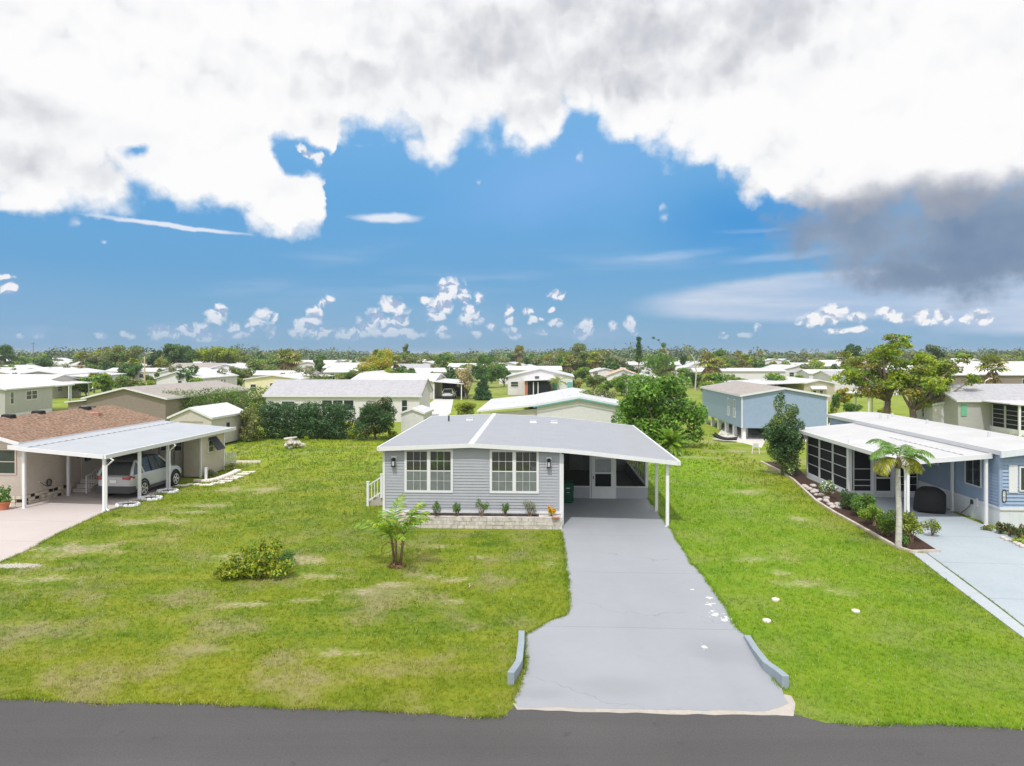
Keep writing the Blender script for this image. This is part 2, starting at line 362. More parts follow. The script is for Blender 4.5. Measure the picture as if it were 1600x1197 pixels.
mat('rubber', (.018, .018, .02), .8, .1); mat('rim', (.55, .56, .58), .3, .03, metal=.8); mat('silver_paint', (.42, .44, .46), .3, .03, spec=.6, metal=.15); mat('white_car_paint', (.78, .78, .78), .25, .02, spec=.6)
mat('dark_car_paint', (.03, .04, .07), .25, .02, spec=.6); mat('tail_red', (.35, .01, .012), .25, .05, spec=.7); mat('shutter', (.035, .035, .045), .6, .1, stripe=(0, .06, -.01)); mat('teal', (.12, .38, .40), .6, .06)
mat('gable_white', (.70, .68, .73), .55, .03, stripe=(2, .15, .015)); mat('cream', (.72, .66, .46), .6, .04, stripe=(2, .15, .015)); mat('pale_grey_siding', (.50, .49, .51), .6, .04, stripe=(2, .15, .02))
mat('taupe_siding', (.27, .225, .205), .6, .04, stripe=(2, .15, .02)); mat('taupe_roof', (.33, .30, .285), .85, .12, 2., bump=.006); mat('grey_shingle', (.37, .37, .40), .85, .1, 3, bump=.006, grime=.2); mat('peach', (.62, .40, .30), .7, .06)
mat('peach_roof', (.60, .36, .25), .8, .1, 3); mat('shed_siding', (.60, .56, .54), .6, .04, stripe=(2, .13, .02)); mat('shed_roof', (.60, .61, .64), .4, .04, 2, stripe=(0, .5, -.01)); mat('rust_roof', (.40, .22, .16), .8, .3, 3)
mat('lattice_white', (.68, .67, .70), .6, .05, stripe=(2, .15, .02)); mat('pole_tan', (.52, .42, .32), .8, .08); mat('pale_pole', (.6, .58, .52), .7, .05); mat('wood', (.30, .20, .13), .8, .15, 5)
mat('wood_kerb', (.50, .44, .38), .85, .2, 6, bump=.006); mat('yellow_flower', (.75, .40, .02), .6, .2, island=.3); mat('white_flower', (.8, .78, .74), .6, .05); mat('bright_blue', (.03, .14, .36), .6, .05); mat('green_shutter', (.15, .42, .28), .6, .05)
mat('dim_wall', (.42, .44, .47), .7, .05); mat('dim_floor', (.10, .10, .11), .6, .1); mat('lamp_glass', (.55, .56, .58), .15, .05, spec=.8)
# leaves
mat('leaf_dark', (0.058, 0.123, 0.038), .55, .3, 1.2, island=.5, trans=.28, spec=.35); mat('leaf_mid', (0.123, 0.239, 0.051), .55, .3, 1.2, island=.5, trans=.3, spec=.35)
mat('leaf_bright', (.15, .29, .04), .5, .3, 1.2, island=.45, trans=.35, spec=.35); mat('leaf_lime', (.30, .38, .03), .5, .25, 1.2, island=.4, trans=.35)
mat('leaf_yellow', (.40, .36, .03), .5, .25, 1.2, island=.35, trans=.35); mat('leaf_olive', (0.217, 0.246, 0.087), .6, .3, 1.2, island=.5, trans=.28)
mat('leaf_grey', (0.217, 0.239, 0.145), .6, .25, 1.2, island=.4, trans=.2); mat('leaf_brown', (.26, .17, .09), .8, .3, 2, island=.5, trans=.15); mat('leaf_straw', (.46, .38, .22), .8, .2, 2, island=.4, trans=.2)
mat('leaf_hedge', (0.043, 0.109, 0.035), .5, .3, 1., island=.55, trans=.2, spec=.4); mat('leaf_orange', (.29, .25, .05), .5, .3, 1., island=.4, trans=.35); mat('leaf_far', (0.109, 0.167, 0.072), .8, .4, .05, island=.5)
# screen mesh: fine insect screening that dims what is behind it
m = bpy.data.materials.new('insect_screen'); m.use_nodes = True; X.nt = t = m.node_tree; t.nodes.clear()
tr = t.nodes.new('ShaderNodeBsdfTransparent'); df = t.nodes.new('ShaderNodeBsdfDiffuse'); df.inputs[0].default_value = (.02, .022, .025, 1)
mx = t.nodes.new('ShaderNodeMixShader'); mx.inputs[0].default_value = .5; t.links.new(tr.outputs[0], mx.inputs[1]); t.links.new(df.outputs[0], mx.inputs[2])
o_ = t.nodes.new('ShaderNodeOutputMaterial'); t.links.new(mx.outputs[0], o_.inputs[0]); M['insect_screen'] = m

m = bpy.data.materials.new('dashed'); m.use_nodes = True; X.nt = t = m.node_tree; b = t.nodes['Principled BSDF']; tc2 = t.nodes.new('ShaderNodeTexCoord'); sp = t.nodes.new('ShaderNodeSeparateXYZ'); t.links.new(tc2.outputs['Object'], sp.inputs[0])
t.links.new(mix(X.m('GREATER_THAN', X.m('FRACT', X(sp.outputs[1]) / .45), .5), (.62, .64, .68), (.30, .32, .36)), b.inputs['Base Color']); b.inputs['Roughness'].default_value = .5; M['dashed'] = m
# ======================= GROUND =======================
def world_mat(name, rough=.9, spec=.15):
    m = bpy.data.materials.new(name); m.use_nodes = True; X.nt = t = m.node_tree; t.nodes.clear()
    out = t.nodes.new('ShaderNodeOutputMaterial'); b = t.nodes.new('ShaderNodeBsdfPrincipled'); t.links.new(b.outputs[0], out.inputs[0])
    ge = t.nodes.new('ShaderNodeNewGeometry'); sp = t.nodes.new('ShaderNodeSeparateXYZ'); t.links.new(ge.outputs['Position'], sp.inputs[0])
    b.inputs['Roughness'].default_value = rough; b.inputs['Specular IOR Level'].default_value = spec
    x, y = X(sp.outputs[0]), X(sp.outputs[1]); v = vec(x, y, 0.)
    return m, t, b, x, y, v, ge
def bumpit(t, b, h, dist=1.):
    n = t.nodes.new('ShaderNodeBump'); n.inputs['Distance'].default_value = dist; t.links.new(h.k, n.inputs['Height']); t.links.new(n.outputs[0], b.inputs['Normal'])
def spots(x, y, lst):
    r = None
    for (px, py, rx, ry) in lst:
        cx, cy = P(px, py); a = (x - cx) / rx; c = (y - cy) / ry
        e = 1.0 - (a * a + c * c).sqrt(); r = e if r is None else r.max(e)
    return r
BARE = [(110, 858, 2.3, 1.2), (235, 815, 2.0, .9), (60, 905, 1.6, .6), (385, 765, 2.2, 1.2), (320, 790, 1.6, .7), (300, 800, 1.2, .5), (470, 878, 1.0, .7), (500, 900, .9, .5), (350, 870, .8, .8), (610, 915, .9, .4), (585, 925, 1.4, .4),
        (718, 905, .75, .35), (660, 900, .8, .4), (700, 940, .9, .3), (750, 870, .45, .3), (690, 855, .7, .35), (735, 795, 1.2, .5), (860, 880, .5, .5), (1165, 768, 1.9, .8), (1255, 812, .8, .7), (1215, 893, .7, .45), (1250, 915, .9, .5), (1180, 872, 1.0, .5), (1300, 925, .7, .5), (1240, 722, 1.6, 2.2), (1215, 735, 1.2, 1.6),
        (1150, 705, 3.4, 1.1), (1085, 715, 2.4, .9), (530, 1020, 1.2, .35), (330, 1015, .8, .25), (380, 945, .9, .3), (480, 938, .7, .3), (1120, 690, 4, 1.5), (1160, 684, 4.0, 2.2)]
def grass_mat(name, blades=False):
    m, t, b, x, y, v, ge = world_mat(name, .75, .2)
    big = noise(v, .16, 4, .6); mid = noise(v, .9, 4, .6, off=(7, 3, 0)); fin = noise(v, 7., 4, .65); dry = noise(v, .42, 5, .62, off=(31, 12, 0))
    right = X.m('ADD', x, -y * .06 if False else 0.0).ss(3.0, 6.5) * x.ss(15., 12.)
    streak = noise(vec(x * .12, y * 1.1, 3.), 1., 4, .6) - .5
    f = big * .45 + mid * .5 + (fin - .5) * .45 + streak * .35 + .005
    c = ramp(f, [(.24, (.080, .155, .010)), (.40, (.155, .235, .013)), (.52, (.225, .285, .017)), (.66, (.300, .320, .030)), (.85, (.41, .36, .12))])
    c = mix(right * .72, c, ramp(mid * .5 + big * .3 + fin * .25, [(.3, (.115, .250, .010)), (.55, (.205, .355, .014)), (.8, (.29, .38, .035))]))
    # tired, yellowed strip along the road left of the drive
    strip = y.ss(18.2, 15.8) * x.ss(1.5, -1.)
    c = mix(strip * (.30 + dry.ss(.42, .62) * .45), c, (.29, .305, .016))
    near = y.ss(30., 22.) * x.ss(2., 0.)
    c = mix((dry.ss(.46, .68) * (.26 + near * .50) * (.4 + fin)).clamp(), c, (.37, .32, .18))
    sb = spots(x, y, BARE)
    bare = (sb * .75 + (fin - .5) * 1.6 + (mid - .5) * 3.4).ss(.0, .9)
    c = mix(bare * .62, c, mix(fin.ss(.35, .65), (.26, .20, .13), (.44, .375, .30)))
    sand = (spots(x, y, [(25, 884, 1.1, .35), (1165, 686, 3.5, 1.6)]) + (fin - .5) * .8).ss(.1, .4)
    c = mix(sand, c, (.60, .57, .52))
    far = y.ss(60., 260.)
    c = mix(far * .75, c, mix(big.ss(.4, .6), (.15, .185, .07), (.27, .26, .17)))
    if blades:
        rp = X(ge.outputs['Random Per Island']); hs = t.nodes.new('ShaderNodeHueSaturation'); t.links.new(c, hs.inputs['Color'])
        t.links.new((rp * .7 + .72).k, hs.inputs['Value']); t.links.new((X.m('FRACT', rp * 9.1) * .04 + .485).k, hs.inputs['Hue']); c = hs.outputs[0]
        c = mix(X.m('GREATER_THAN', rp, .985) * .8, c, (.62, .62, .55))
        tr = t.nodes.new('ShaderNodeBsdfTranslucent'); t.links.new(c, tr.inputs[0]); mx = t.nodes.new('ShaderNodeMixShader'); mx.inputs[0].default_value = .35
        t.links.new(b.outputs[0], mx.inputs[1]); t.links.new(tr.outputs[0], mx.inputs[2]); out = [n for n in t.nodes if n.type == 'OUTPUT_MATERIAL'][0]; t.links.new(mx.outputs[0], out.inputs[0])
    else:
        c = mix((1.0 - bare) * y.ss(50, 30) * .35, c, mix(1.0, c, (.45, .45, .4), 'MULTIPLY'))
        bumpit(t, b, noise(v, 14., 6, .7) * .05)
    t.links.new(c, b.inputs['Base Color']); return m
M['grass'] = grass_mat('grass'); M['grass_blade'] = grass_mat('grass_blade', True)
# painted drive of the grey house
m, t, b, x, y, v, ge = world_mat('painted_concrete', .6, .3)
big = noise(v, .35, 5, .6); fin = noise(v, 5, 6, .7); vf = noise(v, 60, 3, .6)
tr_ = X.m('ABSOLUTE', X.m('ABSOLUTE', x - 4.1 + (y - 16.) * .02) - .8).ss(.5, .05) * (noise(vec(x * .8, y * .25, 1.), 1.2, 4, .6)).ss(.35, .7)
c = ramp(big * .6 + fin * .25 + vf * .15 - tr_ * .10, [(.3, (0.273, 0.288, 0.320)), (.55, (0.305, 0.320, 0.354)), (.8, (0.337, 0.349, 0.377))])
wv = noise(v, .8, 3, .5, off=(4, 4, 0)); cr = X.m('ABSOLUTE', (x * .35 + y * .9 + wv * 1.8) / 4.9 - X.m('ROUND', (x * .35 + y * .9 + wv * 1.8) / 4.9))
c = mix(cr.ss(.004, .0) * .45, c, (.16, .17, .18))
chips = spots(x, y, [(1104, 935, .35, .3), (1118, 960, .42, .5), (1110, 945, .3, .3), (1100, 1012, .2, .3), (1080, 922, .15, .15), (1135, 968, .4, .35)])
c = mix((chips + (noise(v, 7, 2, .5) - .83) * 2.2).ss(.0, .1), c, (.78, .77, .74))
st = spots(x, y, [(960, 1075, 1.4, .7), (1130, 1020, 1.2, 1.0), (840, 1085, 1.0, .4)])
c = mix((st * fin).ss(0, .4) * .22, c, (.17, .18, .19))
for y0_ in (18.3, 22.9, 27.6):
    c = mix(X.m('ABSOLUTE', y + x * .05 + (wv - .5) * .08 - y0_).ss(.03, .006) * .38, c, (.15, .16, .17))
c = mix(noise(v, 2.4, 5, .7, off=(1, 5, 2)).ss(.58, .74) * .16, c, (.22, .22, .22))
t.links.new(c, b.inputs['Base Color']); bumpit(t, b, vf * .006 + fin * .006); M['painted_concrete'] = m
def conc(name, lo, hi, joint=None):
    m, t, b, x, y, v, ge = world_mat(name, .75, .2); big = noise(v, .3, 5, .6); fin = noise(v, 7, 6, .7)
    c = ramp(big * .6 + fin * .4, [(.3, lo), (.7, hi)])
    if joint:
        q = (y + x * .09) / joint; d = X.m('ABSOLUTE', q - X.m('ROUND', q)); c = mix(d.ss(.006, .002) * .6, c, tuple(k * .45 for k in lo))
    c = mix(noise(v, 1.3, 5, .7, off=(3, 3, 3)).ss(.62, .75) * .25, c, tuple(k * .6 for k in lo))
    t.links.new(c, b.inputs['Base Color']); bumpit(t, b, fin * .008); M[name] = m
conc('pink_concrete', (.44, .39, .38), (.52, .465, .455), 3.1); conc('blue_concrete', (.31, .36, .40), (.40, .45, .50), 3.6); conc('pale_concrete', (.50, .50, .49), (.62, .61, .60)); conc('raw_concrete', (.30, .275, .25), (.50, .46, .42)); conc('edge_walk', (.36, .40, .44), (.43, .47, .50), 2.0)
conc('gravel', (.48, .44, .40), (.68, .65, .60))
# asphalt
m, t, b, x, y, v, ge = world_mat('asphalt', .82, .3)
vf = noise(v, 70, 2, .7); big = noise(v, .22, 4, .6); lane = noise(vec(x * .05, y * 1.3, 0.), 1., 4, .6)
c = ramp(vf * .35 + noise(v, 24, 3, .7, off=(5, 0, 1)) * .3 + big * .2 + lane * .15, [(.3, (.052, .050, .051)), (.5, (.083, .080, .082)), (.72, (.140, .136, .138))])
c = mix((noise(v, 2.2, 4, .7, off=(2, 9, 0)).ss(.60, .72)) * .35, c, (.035, .033, .036))
t.links.new(c, b.inputs['Base Color']); bumpit(t, b, vf * .012); M['asphalt'] = m

def struct(name, mb): return tag(mb.build(name), kind='structure')
mb = MB(); S = 3500.
# one ground sheet, finer near the camera
mb.poly([(-S, -60, 0), (S, -60, 0), (S, S, 0), (-S, S, 0)], M['grass']); struct('ground', mb)
# road
road_px = [(-260, 1086), (0, 1094), (400, 1104), (780, 1121), (803, 1106), (1020, 1111), (1242, 1115), (1290, 1130), (1600, 1138), (1900, 1146)]
road_edge = [P(*p) for p in road_px]
mb = MB(); L = [(-80, 14.4 + 3.6)] + [(x, y) for x, y in road_edge] + [(80, 13.2 - 3.1)]
_r = random.Random(12); L2 = []
for a, c in zip(L[:-1], L[1:]):
    k = max(1, int(math.dist(a, c) / .22))
    for i in range(k): f = i / k; L2.append((a[0] + (c[0] - a[0]) * f, a[1] + (c[1] - a[1]) * f + _r.uniform(-.045, .045) + .04 * math.sin((a[0] + (c[0] - a[0]) * f) * 1.7)))
L2.append(L[-1])
for a, c in zip(L2[:-1], L2[1:]): mb.poly([(a[0], 4.5 - .052 * a[0], .012), (c[0], 4.5 - .052 * c[0], .012), (c[0], c[1], .012), (a[0], a[1], .012)], M['asphalt'])
struct('road', mb)
def sheet(name, pxs, z, m, world=None):
    mb = MB(); pts = [P(*p) for p in pxs] if world is None else world
    o = MB(); o.prism([(x, y) for x, y in pts][::-1], -.05, z, m); ob = o.build(name)
    # make sure it faces up
    return tag(ob, kind='structure'), pts
def rough_edge(pts, step=.25, amp=.05, seed=3):
    rng = random.Random(seed); out = []
    for (a, c) in zip(pts, pts[1:] + pts[:1]):
        d = math.dist(a, c); k = max(1, int(d / step))
        for i in range(k):
            f = i / k; j = amp if i else 0
            out.append((a[0] + (c[0] - a[0]) * f + rng.uniform(-j, j), a[1] + (c[1] - a[1]) * f + rng.uniform(-j, j)))
    return out
drive_px = [(877, 829), (881, 860), (885, 893), (888, 925), (889, 948), (884, 962), (864, 969), (846, 979), (820, 993), (821, 1035), (813, 1068), (803, 1092), (809, 1106),
            (1020, 1110), (1200, 1112), (1232, 1100), (1222, 1078), (1192, 1035), (1168, 996), (1151, 983), (1136, 952), (1118, 928), (1104, 906), (1090, 889), (1078, 880), (1074, 870), (1063, 852), (1046, 825), (1014, 781)]
dpts = [P(*p) for p in drive_px]
core = dpts + [(6.9, 42.0), (2.2, 42.0)]
dr = rough_edge(core, .3, .035)
_, drive_poly = sheet('driveway', None, .02, M['painted_concrete'], dr)
ap = [P(*p) for p in [(801, 1100), (808, 1110), (1020, 1116), (1240, 1120), (1243, 1100), (1236, 1088), (1226, 1086), (1200, 1098), (1170, 1105), (1020, 1106), (900, 1104)]]
_, apron_poly = sheet('drive_apron', None, .016, M['raw_concrete'], rough_edge(ap, .3, .03, 5))
# neighbours' drives
lx = [(277, 757), (262, 767), (218, 782), (165, 800), (130, 816), (95, 832), (60, 851), (30, 866), (0, 879), (-160, 960), (-420, 880), (-200, 800), (-40, 792), (60, 780), (112, 768), (165, 745), (215, 745)]
_, ldrive = sheet('neighbour_driveway', lx, .02, M['pink_concrete'])
rx_ = [(1450, 866), (1500, 902), (1560, 947), (1640, 1010), (1900, 1260), (2150, 1150), (1750, 900), (1620, 850), (1553, 827), (1500, 806), (1440, 778), (1340, 778), (1375, 800), (1440, 845)]
_, rdrive = sheet('concrete_driveway', rx_, .02, M['blue_concrete'])
rw = [(1424, 863), (1470, 862), (1455, 868), (1500, 904), (1560, 949), (1640, 1012), (1900, 1262), (1860, 1290), (1600, 1014), (1520, 946), (1470, 906)]
_, rwalk = sheet('edge_path', [(1424, 864), (1448, 866), (1500, 905), (1560, 950), (1640, 1013), (1900, 1263), (1850, 1290), (1600, 998), (1520, 938), (1470, 900)], .026, M['edge_walk'])
bed = [(1188, 722), (1215, 735), (1240, 751), (1275, 784), (1305, 803), (1340, 822), (1380, 845), (1402, 857), (1425, 864), (1468, 863), (1440, 845), (1390, 812), (1335, 779), (1262, 748), (1250, 735), (1235, 722)]
_, bed_poly = sheet('mulch_bed', bed, .03, M['mulch'])
sheet('street', [(664, 636), (682, 622), (709, 622), (704, 646), (690, 655), (664, 655)], .02, M['pale_concrete'])
sheet('gravel_yard', [(1118, 684), (1130, 668), (1165, 668), (1200, 680), (1190, 700), (1160, 692), (1130, 690)], .012, M['gravel'])
sheet('sand_patch', [(1255, 668), (1300, 650), (1330, 655), (1300, 690), (1255, 690)], .012, M['gravel'])

# ---------------- lawn grass blades near the camera (uncountable: one object)
def inside(px, py, poly):
    n = len(poly); r = np.zeros(len(px), bool); j = n - 1
    for i in range(n):
        xi, yi = poly[i]; xj, yj = poly[j]
        c = ((yi > py) != (yj > py)) & (px < (xj - xi) * (py - yi) / (yj - yi + 1e-12) + xi); r ^= c; j = i
    return r
rng = np.random.default_rng(7)
BLOCK = [drive_poly, apron_poly, ldrive, rdrive, rwalk, bed_poly, [(-5.7, 28.1), (2.15, 28.0), (7, 28.9), (7.4, 43), (-5, 43.5)], [(-40, 31.5), (-18.9, 31.9), (-18.5, 43), (-24, 60), (-40, 60)], [(16.3, 34), (40, 20), (60, 60), (17, 60)]]
rpoly = L + [(80, -9), (-80, 9)]
def lush(x, y):  # cheap clumpiness
    return .5 + .25 * np.sin(x * 1.7 + np.sin(y * 1.1) * 2) + .25 * np.sin(y * 2.3 + np.sin(x * .9) * 2)
vs = []
for (y0, y1, dens, bl, bw, nb) in ((13.0, 17, 230, .065, .010, 5), (17, 22, 150, .07, .013, 5), (22, 30, 85, .085, .018, 4), (30, 44, 36, .11, .028, 4), (44, 62, 12, .16, .05, 4)):
    hw = y1 * .80 + 1; n = int((y1 - y0) * 2 * hw * dens)
    x = rng.uniform(-hw, hw, n); y = rng.uniform(y0, y1, n)
    x, y = x[np.abs(x) < y * .78 + 1], y[np.abs(x) < y * .78 + 1]
    bad = inside(x, y, rpoly)
    for p in BLOCK: bad |= inside(x, y, p)
    bare = np.full(len(x), -9.)
    for (px, py, rx, ry) in BARE:
        cx, cy = P(px, py); bare = np.maximum(bare, 1 - np.sqrt(((x - cx) / rx) ** 2 + ((y - cy) / ry) ** 2))
    keep = ~bad & (rng.random(len(x)) > np.clip(bare * 1.6 + .15, 0, .93)); x = x[keep]; y = y[keep]
    for k in range(nb):
        a = rng.uniform(0, 2 * np.pi, len(x)); l = bl * rng.uniform(.5, 1.35, len(x)) * (.75 + .5 * lush(x, y)); lean = rng.uniform(.2, 1.1, len(x)); ox = rng.normal(0, bl * .35, len(x)); oy = rng.normal(0, bl * .35, len(x))
        dx_, dy_ = np.cos(a), np.sin(a); bx, by = x + ox, y + oy
        A = np.stack([bx - dy_ * bw * .5, by + dx_ * bw * .5, np.full(len(x), -.004)], 1); B = np.stack([bx + dy_ * bw * .5, by - dx_ * bw * .5, np.full(len(x), -.004)], 1)
        C = np.stack([bx + dx_ * l * np.sin(lean), by + dy_ * l * np.sin(lean), l * np.cos(lean)], 1)
        vs.append(np.stack([A, B, C], 1).reshape(-1, 3))
def fringe(pts, per_m, ylim, l0, l1, spread=.035):
    out = []
    for a, c in zip(pts[:-1], pts[1:]):
        d = math.dist(a, c)
        if min(a[1], c[1]) > ylim or abs(a[0]) > 24: continue
        n = int(d * per_m * rng.uniform(.3, 1.6)); f = rng.random(n); x = a[0] + (c[0] - a[0]) * f + rng.normal(0, spread, n); y = a[1] + (c[1] - a[1]) * f + rng.normal(0, spread, n)
        an = rng.uniform(0, 6.283, n); l = rng.uniform(l0, l1, n); le = rng.uniform(.5, 1.3, n); w_ = .012; Z = np.full(n, .012)
        out.append(np.stack([np.stack([x - np.sin(an) * w_ * .5, y + np.cos(an) * w_ * .5, Z], 1), np.stack([x + np.sin(an) * w_ * .5, y - np.cos(an) * w_ * .5, Z], 1), np.stack([x + np.cos(an) * l * np.sin(le), y + np.sin(an) * l * np.sin(le), l * np.cos(le) + .02], 1)], 1).reshape(-1, 3))
    return np.concatenate(out)
side_a = [p for p in dr if p[0] < 3 and p[1] < 28.3 and p[1] > 14.3]; side_b = [p for p in dr if p[0] > 3.4 and p[1] > 14.6 and p[1] < 34]
def keep_close(q): return [z for z in q]
for q in (dr,):
    segs = [(a, c) for a, c in zip(q, q[1:] + q[:1]) if math.dist(a, c) < 1 and 14.35 < a[1] < (28.2 if a[0] < 3 else 40) and not (1.9 < a[0] < 2.6 and a[1] > 28)]
    for a, c in segs:
        if abs(a[1] - 14.2) > .35: vs.append(fringe([a, c], 420, 99, .05, .12))
vs.append(fringe([p for p in L2 if p[0] < .0], 300, 99, .05, .13, .045)); vs.append(fringe([p for p in L2 if p[0] > 6.2], 300, 99, .05, .13, .045)); vs.append(fringe([p for p in ldrive[:9]], 160, 99, .05, .12))
vs = np.concatenate(vs); print('grass blades', len(vs) // 3)
tag(np_mesh('grass', vs, 3, [M['grass_blade']]), 'short green lawn grass around the houses', 'grass', kind='stuff')
# ragged tufts hanging over drive and road edges
# ======================= BUILDING HELPERS =======================
def mapper(side, W, D, x0=0., y0=0.):
    """a = along wall, z, n = outwards"""
    if side == 'F': return lambda a, z, n: (x0 + a, y0 - n, z)
    if side == 'B': return lambda a, z, n: (x0 + W - a, y0 + D + n, z)
    if side == 'R': return lambda a, z, n: (x0 + W + n, y0 + a, z)
    if side == 'L': return lambda a, z, n: (x0 - n, y0 + D - a, z)
def siding(mb, mp, a0, a1, z0, z1, m, board=.13, dep=.016, prof=None, holes=()):
    """real lap boards; prof(z)->(a0,a1) clips a gable"""
    z = z0; k = mb.mi(m)
    while z < z1 - 1e-4:
        zt = min(z + board, z1)
        segs = [(a0, a1)] if prof is None else [prof((z + zt) / 2)]
        for (h0, h1, g0, g1) in holes:
            if zt > g0 + .01 and z < g1 - .01:
                ns = []
                for s0, s1 in segs:
                    if h1 <= s0 or h0 >= s1: ns.append((s0, s1))
                    else:
                        if h0 > s0: ns.append((s0, h0))
                        if h1 < s1: ns.append((h1, s1))
                segs = ns
        for s0, s1 in segs:
            if s1 - s0 < .02: continue
            i = len(mb.v); mb.v += [mp(s0, z, 0), mp(s1, z, 0), mp(s0, z, dep), mp(s1, z, dep), mp(s1, zt, .001), mp(s0, zt, .001)]
            mb.f += [(i, i + 1, i + 3, i + 2), (i + 2, i + 3, i + 4, i + 5)]; mb.m += [k, k]
        z = zt
def window(th, mp, a, z, w_, h_, frame='white_trim', fr=.09, cols=1, rows=1, sash=True, dep=.05, pane='glass', units=1, gap=.12, upper=None):
    """units side by side, each a double-hung sash with muntins; frame part > pane sub-parts"""
    mb = MB(); fm = M[frame]; panes = []
    a0, a1, z0, z1 = a - w_ / 2, a + w_ / 2, z, z + h_
    mb.mbox(mp, a0, a1, z0, z0 + fr, .0, dep, fm); mb.mbox(mp, a0, a1, z1 - fr, z1, .0, dep, fm)
    mb.mbox(mp, a0, a0 + fr, z0 + fr, z1 - fr, .0, dep, fm); mb.mbox(mp, a1 - fr, a1, z0 + fr, z1 - fr, .0, dep, fm)
    uw = (w_ - 2 * fr - (units - 1) * gap) / units
    for u in range(units):
        b0 = a0 + fr + u * (uw + gap); b1 = b0 + uw; c0, c1 = z0 + fr, z1 - fr
        if u < units - 1: mb.mbox(mp, b1, b1 + gap, c0, c1, .0, dep - .004, fm)
        zs = [(c0, c1)] if not sash else [(c0, (c0 + c1) / 2 - .02), ((c0 + c1) / 2 + .02, c1)]
        if sash: mb.mbox(mp, b0, b1, zs[0][1], zs[1][0], .0, dep - .012, fm)
        for q, (d0, d1) in enumerate(zs):
            panes.append((b0, b1, d0, d1, q))
            for i in range(1, cols): aa = b0 + (b1 - b0) * i / cols; mb.mbox(mp, aa - .006, aa + .006, d0, d1, .026, .036, fm)
            for i in range(1, rows): zz = d0 + (d1 - d0) * i / rows; mb.mbox(mp, b0, b1, zz - .006, zz + .006, .026, .035, fm)
    o = mb.build('window', th)
    pm = MB()
    for b0, b1, d0, d1, q in panes:
        pm.mbox(mp, b0, b1, d0, d1, .003, .026, M[upper] if (q == 1 and upper) else M[pane])
    pm.build('pane', o); return o
def slab(mb, prof, y0, y1, th, m, mside):
    """roof slab: prof list of (x,z) top line, thickness down, extruded along y"""
    up = [(x, z) for x, z in prof]; dn = [(x, z - th) for x, z in prof][::-1]; ring = up + dn; n = len(ring); i = len(mb.v)
    mb.v += [(x, y0, z) for x, z in ring] + [(x, y1, z) for x, z in ring]
    for b in range(n):
        c = (b + 1) % n; mb.f.append((i + b, i + n + b, i + n + c, i + c)); mb.m.append(mb.mi(m if b < len(up) - 1 else mside))
    # end caps as quads between neighbours
    k = len(up)
    for b in range(k - 1):
        for o, rev in ((0, False), (n, True)):
            q = (i + o + b, i + o + b + 1, i + o + n - 2 - b, i + o + n - 1 - b); mb.f.append(q[::-1] if rev else q); mb.m.append(mb.mi(mside))
def post(th, x, y, z1, w_=.1, m='white_paint', name='post'):
    mb = MB(); mb.box(x - w_ / 2, x + w_ / 2, y - w_ / 2, y + w_ / 2, 0, z1, M[m]); mb.box(x - w_ * .75, x + w_ * .75, y - w_ * .75, y + w_ * .75, 0, .03, M[m]); return mb.build(name, th)

# ======================= THE GREY HOUSE =======================
hx, hy = 2.09, 28.95
T = thing('mobile_home', 'grey sided single storey house with low grey roof and carport over the wide grey drive', 'house', hx, hy, 2.4)
W0 = 7.62; EV = 3.22; PK = 3.42
mb = MB(); Fm = lambda a, z, n: (a - W0, -n, z)
gs = M['grey_siding']
def prof(z):
    if z <= EV: return (0, W0)
    f = (z - EV) / (PK - EV); return (f * W0 / 2, W0 - f * W0 / 2)
siding(mb, Fm, .09, W0 - .09, .62, PK, gs, .125, .026, lambda z: (max(.09, prof(z)[0]), min(W0 - .09, prof(z)[1])))
Lm = lambda a, z, n: (-W0 - n, 14 - a, z); siding(mb, Lm, .05, 13.95, .62, EV, gs, .125, .026)
Rm = lambda a, z, n: (n, a, z); siding(mb, Rm, .05, 13.95, .3, 3.05, gs, .125, .026)
Bm = lambda a, z, n: (-a, 14 + n, z); siding(mb, Bm, .05, W0 - .05, .62, EV, gs, .125, .026)
mb.box(-W0 + .02, -.02, .02, 13.98, .05, EV - .06, M['grey_siding'])
mb.build('wall', T)
mb = MB()
for a in (-W0 - .02, -.08): mb.box(a, a + .1, -.025, .1, .5, EV - .02, M['white_trim'])
mb.box(-W0 - .02, .02, -.045, .03, .52, .62, M['white_trim']); mb.box(.0, .1, -.02, .06, 0, 3.05, M['white_trim'])
mb.build('corner_trim', T)
# stone-faced skirting and raised planter
mb = MB(); mb.box(-W0 - .03, -W0 + .9, -.05, .3, 0, .52, M['stone_cap']); mb.box(-W0 - .04, -W0 + .1, .3, 13.9, 0, .55, M['stone_cap']); mb.build('skirting', T)
rngp = random.Random(4)
mb = MB()
yb = -.62
for r in range(3):                     # courses of split stone
    x = -6.75 - (r % 2) * .15
    while x < -.02:
        l = min(rngp.uniform(.22, .5), 0.0 - x); d = rngp.uniform(-.012, .012)
        mb.box(x + .004, x + l - .004, yb - .02 + d, yb + .14, r * .155 + .004, r * .155 + .15, M['stone_cap']); x += l
mb.box(-6.78, .0, yb - .015, yb + .15, .465, .50, M['stone_cap'])
mb.box(-.95, .02, yb + .15, -.045, 0, .49, M['stone_cap']); mb.box(-.02, .02, yb, .0, 0, .50, M['white_trim']); mb.box(-6.78, -6.6, yb, -.04, 0, .49, M['stone_cap'])
mb.build('planter_wall', T, bevel=.006)
mb = MB(); mb.box(-6.6, -.95, yb + .15, -.046, .0, .455, M['mulch']); mb.build('planter_soil', T)
